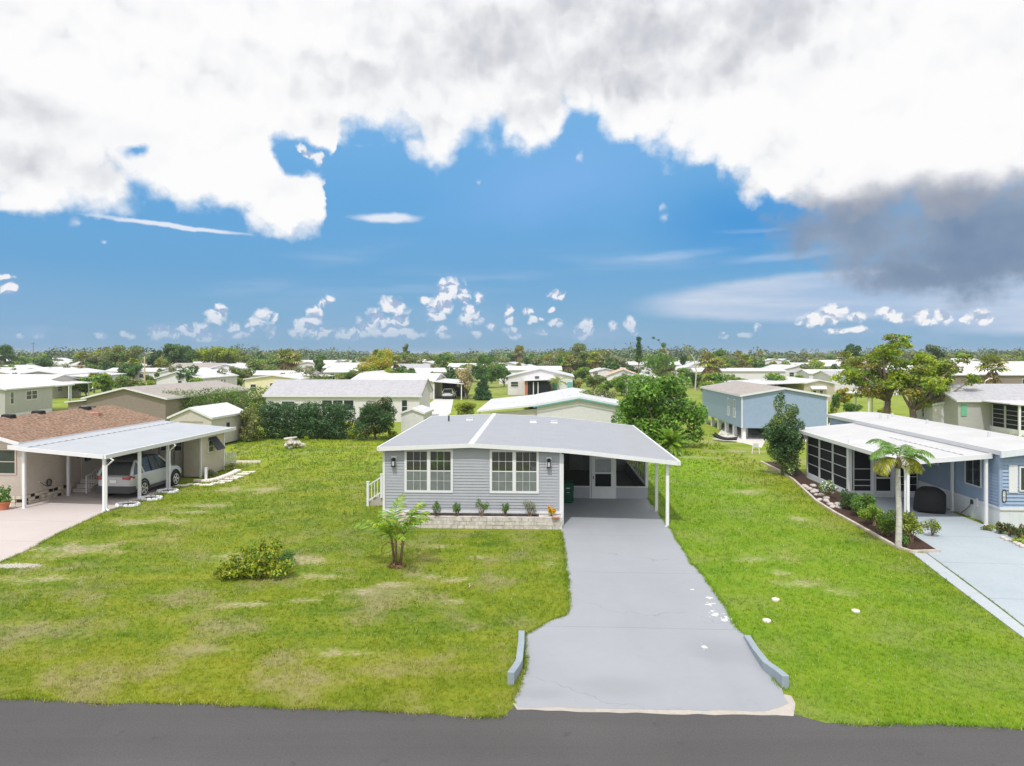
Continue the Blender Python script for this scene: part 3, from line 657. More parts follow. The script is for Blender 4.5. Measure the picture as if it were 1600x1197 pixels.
# roof
CX = 4.86; CE = 2.80; RB = 14.15
mb = MB(); slab(mb, [(-W0 - .12, 3.33), (-W0 / 2, 3.50), (0, 3.31), (1.2, 3.20), (CX, CE)], -.28, RB, .05, M['grey_roof'], M['white_trim']); mb.build('roof', T)
mb = MB()
def rz(x): return np.interp(x, [-W0 - .12, -W0 / 2, 0, 1.2, CX], [3.33, 3.50, 3.31, 3.20, CE])
xs = [-W0 - .14, -W0 / 2, 0, 1.2, CX + .02]
for a, c in zip(xs[:-1], xs[1:]):
    for (y0, y1) in ((-.32, -.28), (RB, RB + .03)):
        za, zc = rz(a) + .012, rz(c) + .012; mb.hexa([(a, y0, za - .17), (c, y0, zc - .17), (c, y1, zc - .17), (a, y1, za - .17), (a, y0, za), (c, y0, zc), (c, y1, zc), (a, y1, za)], M['white_trim'])
mb.box(CX, CX + .10, -.32, RB + .03, CE - .15, CE + .02, M['white_trim']); mb.box(-W0 - .2, -W0 - .12, -.32, RB + .03, 3.19, 3.35, M['white_trim'])
mb.build('fascia', T)
mb = MB(); y0, y1 = -.30, RB
mb.hexa([(-W0 / 2 - .13, y0, 3.49), (-W0 / 2 + .13, y0, 3.49), (-W0 / 2 + .13, y1, 3.49), (-W0 / 2 - .13, y1, 3.49), (-W0 / 2 - .10, y0, 3.53), (-W0 / 2 + .10, y0, 3.53), (-W0 / 2 + .10, y1, 3.53), (-W0 / 2 - .10, y1, 3.53)], M['white_paint'])
mb.build('ridge_cap', T)
# roof vents
for (x, y, kind) in ((-6.2, 10.4, 'pipe'), (-5.0, 10.7, 'box'), (-1.3, 10.2, 'box'), (-.1, 10.6, 'box')):
    z = rz(x); mb = MB()
    if kind == 'pipe': mb.tube([(x, y, z - .05), (x, y, z + .32)], .05, M['dark_grey'])
    else: mb.hexa([(x - .22, y - .2, z - .04), (x + .22, y - .2, z - .04), (x + .22, y + .2, z - .04), (x - .22, y + .2, z - .04), (x - .15, y - .13, z + .1), (x + .15, y - .13, z + .1), (x + .15, y + .13, z + .1), (x - .15, y + .13, z + .1)], M['white_paint']); mb.box(x - .19, x + .19, y - .17, y + .17, z + .1, z + .115, M['aluminium']); mb.box(x - .12, x + .12, y - .14, y - .128, z + .01, z + .09, M['dark_grey'])
    mb.build('roof_vent', T)
# front windows (pairs of double-hung sashes)
for px in (668.5, 803.5):
    a = (px - 800) / 36.9 - 2.09 + W0
    window(T, Fm, a, 1.37, 2.09, 1.86, fr=.10, cols=3, rows=2, units=2, gap=.15, pane='glass_light', upper='glass_reflect', dep=.045)
# wall lanterns
for px in (613.5, 857.5):
    a = (px - 800) / 36.8 - 2.09 + W0; mb = MB()
    mb.mbox(Fm, a - .11, a + .11, 2.48, 2.92, .0, .035, M['white_trim']); mb.mbox(Fm, a - .05, a + .05, 2.7, 2.86, .035, .09, M['black'])
    mb.mbox(Fm, a - .09, a + .09, 2.80, 2.83, .05, .22, M['black']); 
    for i in (-1, 1):
        for n_ in (.06, .19): mb.mbox(Fm, a + i * .075 - .008, a + i * .075 + .008, 2.52, 2.80, n_, n_ + .016, M['black'])
    mb.mbox(Fm, a - .09, a + .09, 2.49, 2.52, .05, .22, M['black']); o = mb.build('wall_lantern', T)
    mb = MB(); mb.mbox(Fm, a - .035, a + .035, 2.53, 2.72, .10, .165, M['lamp_glass']); mb.build('lamp', o)
# carport: beam, posts
mb = MB(); mb.box(4.42, 4.52, -.2, 14, 2.62, 2.76, M['white_paint']); mb.build('beam', T)
for y in (.05, 2.75): post(T, 4.47, y, 2.66, .13)
mb = MB(); mb.tube([(4.55, .05, 2.55), (4.75, .02, 2.7)], .03, M['white_paint']); mb.build('gutter_spout', T)
# screened room at the back of the carport
SY = 5.55; SX = 4.52
mb = MB(); Sm = lambda a, z, n: (a, SY - n, z)
for a0, a1 in ((.02, 1.66), (2.86, SX)): siding(mb, Sm, a0, a1, .0, .58, gs, .115, .024); mb.box(a0, a1, SY + .003, SY + .09, 0, .58, gs)
Sr = lambda a, z, n: (SX + n, SY + a, z); siding(mb, Sr, 0, 8.0, 0, .58, gs, .115, .024); mb.box(SX - .09, SX - .003, SY + .1, SY + 8, 0, .58, gs)
mb.build('knee_wall', T)
mb = MB(); wt = M['white_trim']
for a0, a1 in ((.02, 1.62), (2.9, SX)): mb.box(a0, a1, SY - .03, SY + .10, .58, .63, wt)
for x, w_ in ((.06, .08), (1.64, .09), (2.88, .09), (SX - .06, .14)): mb.box(x - w_ / 2, x + w_ / 2, SY - .025, SY + .08, (.63 if x < .5 or x > 4 else 0), (2.76 if x > 4 else 2.9), wt)
mb.box(0, SX, SY - .02, SY + .08, 2.72, 2.77, wt); mb.box(SX - .10, SX + .03, SY - .03, SY + .1, 0, .58, wt) if False else None
mb.box(SX - .1, SX + .03, SY + .1, SY + 8, .58, .63, wt)
for k in range(1, 8): mb.box(SX - .04, SX + .02, SY + k * 1.0, SY + k * 1.0 + .06, .63, 2.72, wt)
mb.build('screen_frame', T)
mb = MB(); sm = M['insect_screen']
for a0, a1 in ((.1, 1.6), (2.93, SX - .13)): mb.poly([(a0, SY + .02, .63), (a1, SY + .02, .63), (a1, SY + .02, 2.72), (a0, SY + .02, 2.72)], sm)
mb.poly([(SX, SY + .08, .63), (SX, SY + 8, .63), (SX, SY + 8, 2.72), (SX, SY + .08, 2.72)], sm); mb.build('insect_screen', T)
# room behind the screens
mb = MB(); mb.box(.03, SX, SY + 8, SY + 8.1, 0, 2.9, M['dim_wall']); mb.box(.01, .03, SY + .1, SY + 8, .0, 3.0, M['dim_wall']); mb.build('inner_wall', T)
mb = MB(); mb.box(.05, SX - .1, SY + .12, SY + 7.98, .02, .06, M['dim_floor']); mb.build('porch_floor', T)
mb = MB(); mb.box(.9, 1.75, SY + 7.9, SY + 7.96, .1, 2.15, M['white_paint']); mb.build('inner_door', T)
mb = MB(); mb.hexa([(.1, SY + 4.3, .1), (.14, SY + 4.3, .1), (.14, SY + 5.2, .1), (.1, SY + 5.2, .1), (.1, SY + 4.3, 2.1), (.14, SY + 4.3, 2.1), (.14, SY + 5.2, 2.1), (.1, SY + 5.2, 2.1)], M['white_paint']); mb.build('inner_door', T)
mb = MB(); c_, s_ = math.cos(.9), math.sin(.9); q = lambda a, n, z: (2.75 + a * c_ - n * s_, SY + 4.5 + a * s_ + n * c_, z)
mb.hexa([q(0, 0, .1), q(.85, 0, .1), q(.85, .04, .1), q(0, .04, .1), q(0, 0, 2.1), q(.85, 0, 2.1), q(.85, .04, 2.1), q(0, .04, 2.1)], M['white_paint']); mb.build('inner_door', T)
# storm door
mb = MB(); dm = M['blue_skirt']; Dm = lambda a, z, n: (1.70 + a, SY - n, z)
for (a0, a1, z0, z1) in ((0, .17, .02, 2.12), (.97, 1.14, .02, 2.12), (.17, .97, 2.0, 2.12), (.17, .97, .02, .62), (.17, .97, 1.26, 1.33)): mb.mbox(Dm, a0, a1, z0, z1, .0, .045, M['lattice_white'] if False else M['white_paint'])
mb.mbox(Dm, 0, 1.14, 2.12, 2.72, .0, .03, M['white_trim'])
o = mb.build('screen_door', T)
mb = MB(); mb.mbox(Dm, .17, .97, .62, 1.26, .01, .02, M['screen_dark']); mb.mbox(Dm, .17, .97, 1.33, 2.0, .01, .02, M['glass_light']); mb.build('pane', o)
mb = MB(); mb.mbox(Dm, .06, .10, 1.0, 1.14, .045, .09, M['dark_grey']); mb.build('handle', o)
mb = MB(); mb.lathe([(0, 0), (.07, .01), (.07, .06), (0, .09)], M['lamp_glass'], 12, (2.3, SY - .12, 2.33)); mb.build('door_light', T)
mb = MB(); mb.box(.1, .3, 1.0, 1.3, 2.98, 3.02, M['dark_grey'])
# side steps with a white railing
th = thing('side_steps', 'white railed steps at the left wall of the grey house', 'steps', *P(588, 791), 2.4)
mb = MB()
for k in range(3): mb.box(-.45 + .28 * k, .75, .1 + 0, 1.3, .2 * k, .2 * (k + 1) - .002 if k < 2 else .6, M['raw_concrete'])
mb.build('step', th)
mb = MB()
for x, z0, z1 in ((-.42, 0, 1.14), (.24, .4, 1.52)): mb.box(x - .055, x + .055, 0, .11, z0, z1, M['white_paint']); mb.box(x - .07, x + .07, -.015, .125, z1, z1 + .03, M['white_paint'])
for zo in (.25, .98): mb.hexa([(-.37, .03, zo), (.19, .03, zo + .36), (.19, .08, zo + .36), (-.37, .08, zo), (-.37, .03, zo + .06), (.19, .03, zo + .42), (.19, .08, zo + .42), (-.37, .08, zo + .06)], M['white_paint'])
for k in range(3): x = -.24 + .14 * k; mb.box(x - .015, x + .015, .04, .07, .3 + (x + .37) * .64, 1.0 + (x + .37) * .64, M['white_paint'])
mb.build('railing', th)
# wheelie bin
x, y = P(887, 785.5); th = thing('wheelie_bin', 'dark green wheelie bin against the corner under the grey house carport', 'bin', x, y, 2.4)
mb = MB(); gp = M['green_plastic']
mb.loft([[(-w_, -d, z), (w_, -d, z), (w_, d, z), (-w_, d, z)] for w_, d, z in ((.22, .26, .04), (.24, .28, .1), (.30, .36, .92), (.32, .38, .93), (.32, .38, .97))], gp); mb.build('bin_body', th, bevel=.012)
mb = MB(); mb.loft([[(-w_, -d - .02, z), (w_, -d - .02, z), (w_, d, z), (-w_, d, z)] for w_, d, z in ((.33, .39, .975), (.33, .39, 1.0), (.25, .30, 1.05))], gp); mb.box(-.26, .26, .39, .44, .96, 1.0, gp); mb.build('lid', th, bevel=.01)
for s in (-1, 1):
    mb = MB(); mb.tube([(s * .24, .30, .11), (s * .30, .30, .11)], .11, M['rubber'], 14); mb.build('wheel', th)
mb = MB(); mb.box(-.10, .10, -.375, -.357, .76, .80, M['white_paint']); mb.build('sticker', th); mb = MB(); mb.box(-.08, .08, -.352, -.334, .55, .575, M['aluminium']); mb.build('sticker', th)
# kerb walls at the mouth of the drive
def kerb(label, pts, hts, w_=.16):
    x0, y0 = pts[0]; th = thing('kerb_wall', label, 'kerb', x0, y0); mb = MB(); rings = []
    for i, (x, y) in enumerate(pts):
        a = Vector(pts[max(0, i - 1)]); c = Vector(pts[min(len(pts) - 1, i + 1)]); t_ = (c - a).normalized(); n_ = Vector((-t_.y, t_.x)) * w_ / 2; h_ = hts[i]; x -= x0; y -= y0
        rings.append([(x + n_.x, y + n_.y, -.05), (x - n_.x, y - n_.y, -.05), (x - n_.x, y - n_.y, h_), (x + n_.x, y + n_.y, h_)])
    mb.loft(rings, M['kerb_paint']); o = mb.build('kerb_block', th, bevel=.012)
kerb('painted grey low wall on the left of the drive mouth', [P(815, 991), P(814.5, 1012), P(811, 1046), P(805, 1058), P(798, 1070)], [.10, .15, .22, .25, .28])
kerb('painted grey low wall on the right of the drive mouth', [P(1167, 998), P(1181, 1023), P(1197, 1048), P(1215, 1063), P(1228, 1076)], [.10, .15, .22, .25, .28])
# small covers in the lawn
for (px, py, lab) in ((1337, 956, 'white round valve lid in the lawn nearest the blue house drive'), (1212, 938, 'white round valve lid in the lawn farthest from the road beside the grey drive'), (1198, 971, 'white round valve lid in the lawn right beside the grey drive end wall')):
    mb = MB(); x, y = P(px, py); mb.lathe([(0, 0), (.11, 0), (.11, .045), (.09, .055), (0, .055)], M['pink_ring'], 16); o = mb.build('valve_lid'); o.location = (x, y, 0); tag(o, lab, 'valve lid')
mb = MB(); a = P(733, 920); rr = random.Random(2); mb.tube([(0, 0, .03), (.02, .15, .045), (-.03, .32, .04), (.05, .48, .02)], [.02, .03, .022, .01], M['leaf_straw'], 6); o = mb.build('dead_frond'); o.location = (*a, 0); tag(o, 'dry fallen frond lying on the bare patch of the front lawn', 'frond')

# ======================= LEFT NEIGHBOUR: beige house with carport =======================
LX, LY = -23.45, 32.7
T = thing('mobile_home', 'beige sided house with brown shingle roof and white roofed carport', 'house', LX, LY, 5.2)
be = M['beige_siding']
mb = MB()
mb.box(-7.0, 0, 0, 11, .5, 2.95, M['beige_siding'])
mb.hexa([(-7, 0, 2.95), (0, 0, 2.95), (0, 11, 2.95), (-7, 11, 2.95), (-3.6, 0, 3.85), (-3.4, 0, 3.85), (-3.4, 11, 3.85), (-3.6, 11, 3.85)], be)
mb.build('wall', T)
mb = MB(); br = random.Random(8)
mb.box(-7.0, -.03, .03, 11, 0, .5, M['beige_siding'])
for side in (0, 1):                       # open screen blocks: cream bricks with dark gaps
    for r in range(3):
        a = 0
        while a < (7 if side else 3.1):
            l = br.uniform(.3, .45)
            if br.random() < .75:
                if side: mb.box(-a - l + .015, -a - .015, -.04, .03, r * .165 + .01, r * .165 + .155, M['brick'])
                else: mb.box(-.03, .04, a + .015, a + l - .015, r * .165 + .01, r * .165 + .155, M['brick'])
            elif side: mb.box(-a - l + .05, -a - .05, -.01, .03, r * .165 + .02, r * .165 + .14, M['black'])
            else: mb.box(-.03, .01, a + .05, a + l - .05, r * .165 + .02, r * .165 + .14, M['black'])
            a += l
mb.build('skirting', T)
mb = MB(); slab(mb, [(-7.3, 3.08), (-3.5, 4.0), (.08, 3.08)], -.35, 11.3, .10, M['brown_shingle'], M['white_trim']); mb.build('roof', T)
mb = MB()
for s in (1,):
    mb.hexa([(-3.5, -.40, 3.86), (.12, -.40, 2.94), (.12, -.35, 2.94), (-3.5, -.35, 3.86), (-3.5, -.40, 4.02), (.12, -.40, 3.10), (.12, -.35, 3.10), (-3.5, -.35, 4.02)], M['white_trim'])
    mb.hexa([(-7.3, -.40, 2.92), (-3.5, -.40, 3.86), (-3.5, -.35, 3.86), (-7.3, -.35, 2.92), (-7.3, -.40, 3.08), (-3.5, -.40, 4.02), (-3.5, -.35, 4.02), (-7.3, -.35, 3.08)], M['white_trim'])
mb.build('fascia', T)
for i, (x, y, dk) in enumerate(((-3.35, 8.6, 1), (-3.55, 5.2, 1), (-3.4, 3.0, 1), (-2.2, 8.0, 0), (-3.6, 9.5, 1))):
    z = 4.0 - abs(x + 3.5) * .25; mb = MB(); mm = M['black'] if dk else M['rust_roof']
    if i == 4: mb.box(x - .2, x + .2, y - .12, y + .12, z - .05, z + .06, M['dark_grey'])
    else: mb.loft([[(x - a, y - b, zz), (x + a, y - b, zz), (x + a, y + b, zz), (x - a, y + b, zz)] for a, b, zz in ((.30, .2, z - .1), (.28, .18, z + .10), (.24, .14, z + .14))], mm)
    mb.build('roof_vent', T, bevel=.01)
Fm = lambda a, z, n: (a, -n, z); Rm = lambda a, z, n: (n, a, z)
window(T, Fm, -.78, 1.5, .95, 1.25, 'beige_siding', fr=.07); window(T, Fm, -2.1, 1.5, .95, 1.25, 'beige_siding', fr=.07); window(T, Fm, -4.2, 1.4, 1.4, 1.3, 'beige_siding', fr=.07)
mb = MB()
for a in (-.05,): mb.box(-.07, .05, -.03, .08, .5, 2.95, M['shed_siding'])
mb.build('corner_trim', T)
window(T, Rm, 7.5, 1.3, .9, 1.2, 'white_trim', fr=.05)
mb = MB(); mb.mbox(Rm, 3.9, 4.8, .6, 2.65, .0, .04, M['shed_siding']); o = mb.build('door', T); mb = MB(); mb.mbox(Rm, 4.1, 4.6, 1.5, 2.45, .04, .05, M['glass']); mb.build('pane', o)
window(T, Rm, 5.75, 1.35, .6, 1.2, 'white_trim', fr=.05)
# hose reel, tap, ornament on the shaded wall
mb = MB(); pts = [(.09, 1.55 + .16 * math.cos(q), .85 + .16 * math.sin(q)) for q in np.linspace(0, 6.28, 17)]; mb.tube(pts, .02, M['black'], 6); mb.tube([(.0, 1.55, .68), (.1, 1.55, .68), (.12, 1.7, .68), (.12, 1.4, .68)], .015, M['black'], 6)
for q in (-.09, 0, .09): mb.tube([(.08, 1.55 + q, .7), (.08, 1.55 + q, 1.0)], .01, M['black'], 5)
mb.build('hose_reel', T)
mb = MB(); mb.tube([(.05, .95, 1.0), (.07, 1.15, .85), (.05, 1.4, .7), (.07, 1.5, .72)], .012, M['dark_grey'], 6); mb.lathe([(0, 0), (.05, .0), (.05, .05), (0, .06)], M['pink_ring'], 10, (.05, .95, .97)); mb.build('cable', T)
mb = MB(); mb.lathe([(.0, 0), (.10, .1), (.13, .3), (.11, .55), (0, .7)], M['dark_grey'], 10, (.12, 3.5, 1.75)); mb.build('wall_ornament', T)
# carport
mb = MB(); slab(mb, [(.0, 3.02), (.9, 2.92), (4.75, 2.62)], -.85, 11.2, .06, M['white_roof_rib'], M['white_trim']); mb.build('carport_roof', T)
mb = MB(); mb.box(0.05, 4.8, -.90, -.85, 2.47, 2.66, M['white_trim']) if False else None
for a, c, za, zc in ((0, .9, 3.04, 2.94), (.9, 4.78, 2.94, 2.64)):
    mb.hexa([(a, -.90, za - .18), (c, -.90, zc - .18), (c, -.85, zc - .18), (a, -.85, za - .18), (a, -.90, za), (c, -.90, zc), (c, -.85, zc), (a, -.85, za)], M['white_trim'])
mb.box(4.75, 4.88, -.9, 11.25, 2.46, 2.65, M['white_trim']); mb.build('fascia', T)
mb = MB(); mb.box(.84, .90, -.8, 11.1, 2.925, 2.95, M['dashed'])
mb.build('roof_flashing', T)
for (px, py) in ((163, 799), (218, 780), (262, 765), (38, 794.5), (107, 775)):
    x, y = local(T, px, py); post(T, x, y, 2.52 if x > 2 else 2.9, .12)
for (px, py) in ((163, 799), (262, 765)):
    x, y = local(T, px, py); mb = MB(); mb.tube([(4.75, y + .1, 2.48), (x + .42, y + .04, 2.38), (x + .12, y - .02, 2.1), (x + .12, y - .02, .12), (x + .3, y - .1, .05)], .045, M['white_paint'], 8); mb.build('downspout', T)
# storage room at the back of the carport
mb = MB(); mb.box(3.35, 4.42, 7.9, 10.6, .06, 2.62, be); mb.box(.0, 3.35, 8.2, 10.6, .06, 2.7, M['shed_siding']); mb.build('storage_room', T)
mb = MB(); mb.box(4.36, 4.45, 7.87, 7.97, 0, 2.58, M['white_trim']); mb.build('corner_trim', T); mb = MB(); mb.box(4.40, 4.47, 10.5, 10.62, 0, 2.58, M['white_trim']); mb.build('corner_trim', T); mb = MB(); mb.box(3.33, 3.36, 7.88, 7.92, 0, 2.6, M['dark_grey']); mb.build('corner_trim', T)
Gm = lambda a, z, n: (a, 8.2 - n, z)
for a in (1.15, 2.15, 3.0): window(T, Gm, a - .15, 1.5, .5, .75, 'white_trim', fr=.04)
mb = MB()
for a in (.6, 1.65, 2.6): mb.mbox(Gm, a - .015, a + .015, .1, 2.6, 0, .02, M['dark_grey'])
mb.build('door_gap', T)
Hm = lambda a, z, n: (4.42 + n, a, z)
window(T, Hm, 9.0, 1.35, .62, .75, 'white_trim', fr=.05)
mb = MB(); y0, y1 = 8.72, 9.62; mb.hexa([(4.46, y0, 2.22), (4.46, y1, 2.22), (4.44, y1, 2.26), (4.44, y0, 2.26), (5.02, y0, 1.50), (5.02, y1, 1.50), (5.06, y1, 1.53), (5.06, y0, 1.53)], M['shutter']); mb.build('awning_shutter', T)
# steps with railing
mb = MB()
for k in range(3): mb.box(.02, 1.0 - .0, 3.9 - .28 * (2 - k) - .1, 5.0, .2 * k, .2 * (k + 1), M['shed_siding'])
o = mb.build('steps', T)
mb = MB(); x = 1.02
for y, z0, z1 in ((2.95, 0, .95), (4.6, 0, 1.55)): mb.box(x - .03, x + .03, y - .03, y + .03, z0, z1, M['white_paint'])
for zo in (.12, .88): mb.hexa([(x - .02, 2.95, zo), (x + .02, 2.95, zo), (x + .02, 4.6, zo + .55), (x - .02, 4.6, zo + .55), (x - .02, 2.95, zo + .05), (x + .02, 2.95, zo + .05), (x + .02, 4.6, zo + .6), (x - .02, 4.6, zo + .6)], M['white_paint'])
for k in range(1, 9): y = 2.95 + 1.65 * k / 9; mb.box(x - .01, x + .01, y - .01, y + .01, .14 + .55 * k / 9, .9 + .55 * k / 9, M['white_paint'])
mb.build('railing', T)
# terracotta pot with plant
x, y = P(6, 797); th = thing('potted_plant', 'terracotta pot with a leafy green plant beside the beige house front', 'potted plant', x, y)
mb = MB(); mb.lathe([(0, 0), (.17, 0), (.25, .33), (.27, .34), (.27, .40), (.23, .40), (.20, .36), (0, .36)], M['terracotta'], 18); mb.build('pot', th, smooth=False)
POTP = th
# white scalloped ring planters round the carport posts
for i, (px, py, lab) in enumerate(((200, 790, 'white ring planter at the carport post nearest the road'), (236, 780, 'white ring planter with yellow flecks at the middle carport post'), (262, 769, 'white ring planter at the carport post beside the storage room'))):
    x, y = P(px, py); th = thing('ring_planter', lab, 'planter', x, y, 5, 'ring planters along the carport edge'); mb = MB(); N = 14
    for k in range(N):
        a = 2 * math.pi * k / N; c = (.52 * math.cos(a), .36 * math.sin(a)); t_ = (-math.sin(a), math.cos(a)); e = (math.cos(a), math.sin(a))
        pr = lambda u, n, z: (c[0] + t_[0] * u + e[0] * n, c[1] + t_[1] * u + e[1] * n, z)
        mb.hexa([pr(-.12, -.05, 0), pr(-.12, .05, 0), pr(.12, .05, 0), pr(.12, -.05, 0), pr(-.08, -.04, .13), pr(-.08, .04, .13), pr(.08, .04, .13), pr(.08, -.04, .13)], M['white_paint'])
    mb.build('border', th, bevel=.02)
    mb = MB(); mb.lathe([(.42, 0), (.42, .05), (0, .07)], M['mulch'], 12); o = mb.build('soil', th)
# paving stones and bed beside the storage room
th = thing('stone_border', 'curved border of pale stones round the bed beside the beige storage room', 'border', *P(345, 750), 0); mb = MB(); rr = random.Random(5)
cur = [(308, 752.5), (318, 753), (328, 752), (338, 750), (347, 747), (355, 744), (362, 741), (368, 738), (374, 735)]
for i in range(len(cur) - 1):
    for f in (0, .5):
        px = cur[i][0] + (cur[i + 1][0] - cur[i][0]) * f; py = cur[i][1] + (cur[i + 1][1] - cur[i][1]) * f; x, y = P(px, py); x -= th.location.x; y -= th.location.y
        mb.hexa([(x - .2, y - .1, 0), (x + .2, y - .16, 0), (x + .24, y + .1, 0), (x - .16, y + .14, 0), (x - .18, y - .08, .13), (x + .18, y - .13, .12), (x + .2, y + .08, .12), (x - .14, y + .11, .13)], M['pink_ring'])
mb.build('border_stones', th, bevel=.02)
for i, (px, py) in enumerate(((283, 759), (302, 757), (322, 758), (340, 755), (352, 752), (361, 748), (370, 745), (380, 741), (388, 738))):
    x, y = P(px, py); mb = MB(); a = rr.uniform(-.2, .3); mb.prism([(-.38, -.16), (.36, -.22), (.42, .14), (-.32, .2)], -.02, .045, M['pink_ring']); o = mb.build('stepping_stone', bevel=.01); o.location = (x, y, 0); o.rotation_euler.z = a
    tag(o, 'pale flat stepping stone in the row outside the beige storage room', 'paving stone', 'stepping stones beside the beige storage room')
# picket fence, low concrete strip
x, y = P(350, 728.5); th = thing('picket_fence', 'short white picket fence behind the beige storage room', 'fence', x, y, 0); mb = MB()
for k in range(7):
    a = k * .125; mb.box(a - .035, a + .035, 0, .02, .12, .86, M['white_paint']); mb.hexa([(a - .035, 0, .86), (a + .035, 0, .86), (a + .035, .02, .86), (a - .035, .02, .86), (a - .003, 0, .95), (a + .003, 0, .95), (a + .003, .02, .95), (a - .003, .02, .95)], M['white_paint'])
mb.build('pickets', th); mb = MB(); mb.box(-.05, .8, .02, .05, .15, .26, M['white_paint']); mb.box(-.05, .8, .02, .05, .68, .76, M['white_paint']); mb.build('rails', th)
x, y = P(368, 723); mb = MB(); mb.box(0, 1.65, 0, .22, -.03, .11, M['pink_ring']); o = mb.build('concrete_step', bevel=.01); o.location = (x, y, 0); o.rotation_euler.z = R(-1); tag(o, 'long low pale concrete slab in the grass beside the white picket fence', 'slab')

# ======================= CAR =======================
def car(label, x, y, rot, paint, group=None, plate=True):
    T = thing('parked_car', label, 'car', x, y, rot, group)
    st = [(0.00, .70, .76, .72, .50, .72, .95), (0.06, .84, .88, .84, .36, .74, 1.03), (.35, .90, .92, .88, .33, .76, 1.08), (1.0, .91, .925, .88, .32, .76, 1.09), (2.3, .91, .92, .88, .32, .76, 1.06), (3.2, .90, .92, .86, .32, .74, 1.03), (3.45, .90, .92, .84, .32, .74, 1.02), (4.1, .88, .90, .80, .33, .70, .95), (4.42, .80, .84, .72, .36, .66, .86), (4.55, .62, .66, .58, .44, .60, .74)]
    mb = MB(); rings = []
    for (yy, w0, w1, w2, zb, zm, zt) in st:
        h = [(w0 * .9, zb), (w0, zb + .08), (w1, zm), (w2, zt - .05), (w2 - .07, zt)]
        rings.append([(xx, yy, z) for xx, z in h] + [(-xx, yy, z) for xx, z in h[::-1]])
    mb.loft(rings, M[paint]); mb.build('body', T, smooth=True, sub=2)
    mb = MB(); gl = []      # glasshouse
    for (yy, wb, wt, zb, zt) in ((.10, .80, .72, 1.02, 1.06), (.62, .84, .66, 1.02, 1.60), (1.5, .845, .67, 1.02, 1.645), (2.5, .84, .66, 1.02, 1.62), (3.38, .80, .70, 1.0, 1.03)):
        gl.append([(wb, yy, zb), (wt, yy, zt), (-wt, yy, zt), (-wb, yy, zb)])
    mb.loft(gl, M['glass']); mb.build('windows', T)
    mb = MB(); mb.loft([[(-w_, yy, z), (w_, yy, z), (w_ * .93, yy, z + .05), (-w_ * .93, yy, z + .05)] for yy, w_, z in ((.38, .64, 1.60), (.66, .68, 1.605), (1.5, .69, 1.645), (2.4, .68, 1.625), (2.62, .62, 1.56))], M[paint] if paint != 'silver_paint' else M['dark_grey'])
    for s in (-1, 1):
        mb.tube([(s * .66, .62, 1.61), (s * .78, .28, 1.3), (s * .85, .12, 1.02)], [.045, .06, .09], M[paint], 6)
        mb.tube([(s * .665, .66, 1.60), (s * .76, .95, 1.3), (s * .85, 1.02, 1.04)], [.05, .06, .08], M[paint], 6)
        mb.tube([(s * .67, 1.62, 1.62), (s * .86, 1.72, 1.04)], .03, M['black'], 6); mb.tube([(s * .66, 2.5, 1.60), (s * .84, 3.36, 1.02)], .04, M[paint], 6)
        mb.tube([(s * .58, .7, 1.68), (s * .6, .9, 1.71), (s * .6, 2.1, 1.71), (s * .58, 2.4, 1.67)], .018, M['black'], 6)
    mb.build('roof_frame', T)
    for s in (-1, 1):
        for yy in (.98, 3.66):
            mb = MB(); mb.tube([(s * .70, yy, .35), (s * .93, yy, .35)], .355, M['rubber'], 28); o = mb.build('wheel', T, bevel=.03)
            mb = MB(); mb.tube([(s * .925, yy, .35), (s * .935, yy, .35)], .245, M['black'], 24)
            for k in range(5):
                a = 2 * math.pi * k / 5; c, d = math.cos(a), math.sin(a)
                mb.hexa([(s * .933, yy + c * .03 - d * q, .35 + d * .03 + c * q) for q in (-.03, .03)] + [(s * .933, yy + c * .24 - d * q, .35 + d * .24 + c * q) for q in (.055, -.055)] + [(s * .95, yy + c * .03 - d * q, .35 + d * .03 + c * q) for q in (-.03, .03)] + [(s * .95, yy + c * .24 - d * q, .35 + d * .24 + c * q) for q in (.055, -.055)], M['rim'])
            pr = [(s * .945, yy + .235 * math.cos(q), .35 + .235 * math.sin(q)) for q in np.linspace(0, 6.283, 25)]; mb.tube(pr, .018, M['rim'], 6)
            mb.build('rim', o)
            mb = MB(); pr = [(s * .90, yy + .41 * math.cos(q), .35 + .41 * math.sin(q)) for q in np.linspace(-.15, 3.29, 15)]; mb.tube(pr, .05, M['black'], 8); mb.build('wheel_arch', T)
    mb = MB(); mb.loft([[(-w_, yy, .30), (w_, yy, .30), (w_, yy, z), (-w_, yy, z)] for yy, w_, z in ((-.05, .70, .56), (-.02, .86, .60), (.35, .935, .56))], M['dark_grey']); mb.box(-.93, .93, .5, 4.1, .27, .42, M['dark_grey']); mb.loft([[(-w_, yy, .30), (w_, yy, .30), (w_, yy, .52), (-w_, yy, .52)] for yy, w_ in ((4.2, .86), (4.5, .76), (4.60, .55))], M['dark_grey']); mb.build('bumper', T, bevel=.02)
    for s in (-1, 1):
        mb = MB(); mb.hexa([(s * .45, -.02, .90), (s * .80, .01, .86), (s * .90, .30, .90), (s * .6, .25, .9), (s * .45, .0, .98), (s * .80, .03, 1.0), (s * .90, .33, .98), (s * .6, .27, .98)], M['tail_red']); mb.build('tail_light', T)
        mb = MB(); mb.lathe([(0, 0), (.1, .02), (.11, .12), (0, .15)], M[paint], 10, (s * .99, 2.95, 1.02)); mb.build('mirror', T)
    if plate: mb = MB(); mb.box(-.17, .17, -.035, -.005, .74, .87, M['white_paint']); mb.build('number_plate', T)
    return T
x, y = P(224, 776); r_ = 5.0; cx = x - .93 * math.cos(R(r_)); cy = y + .93 * math.sin(R(r_))
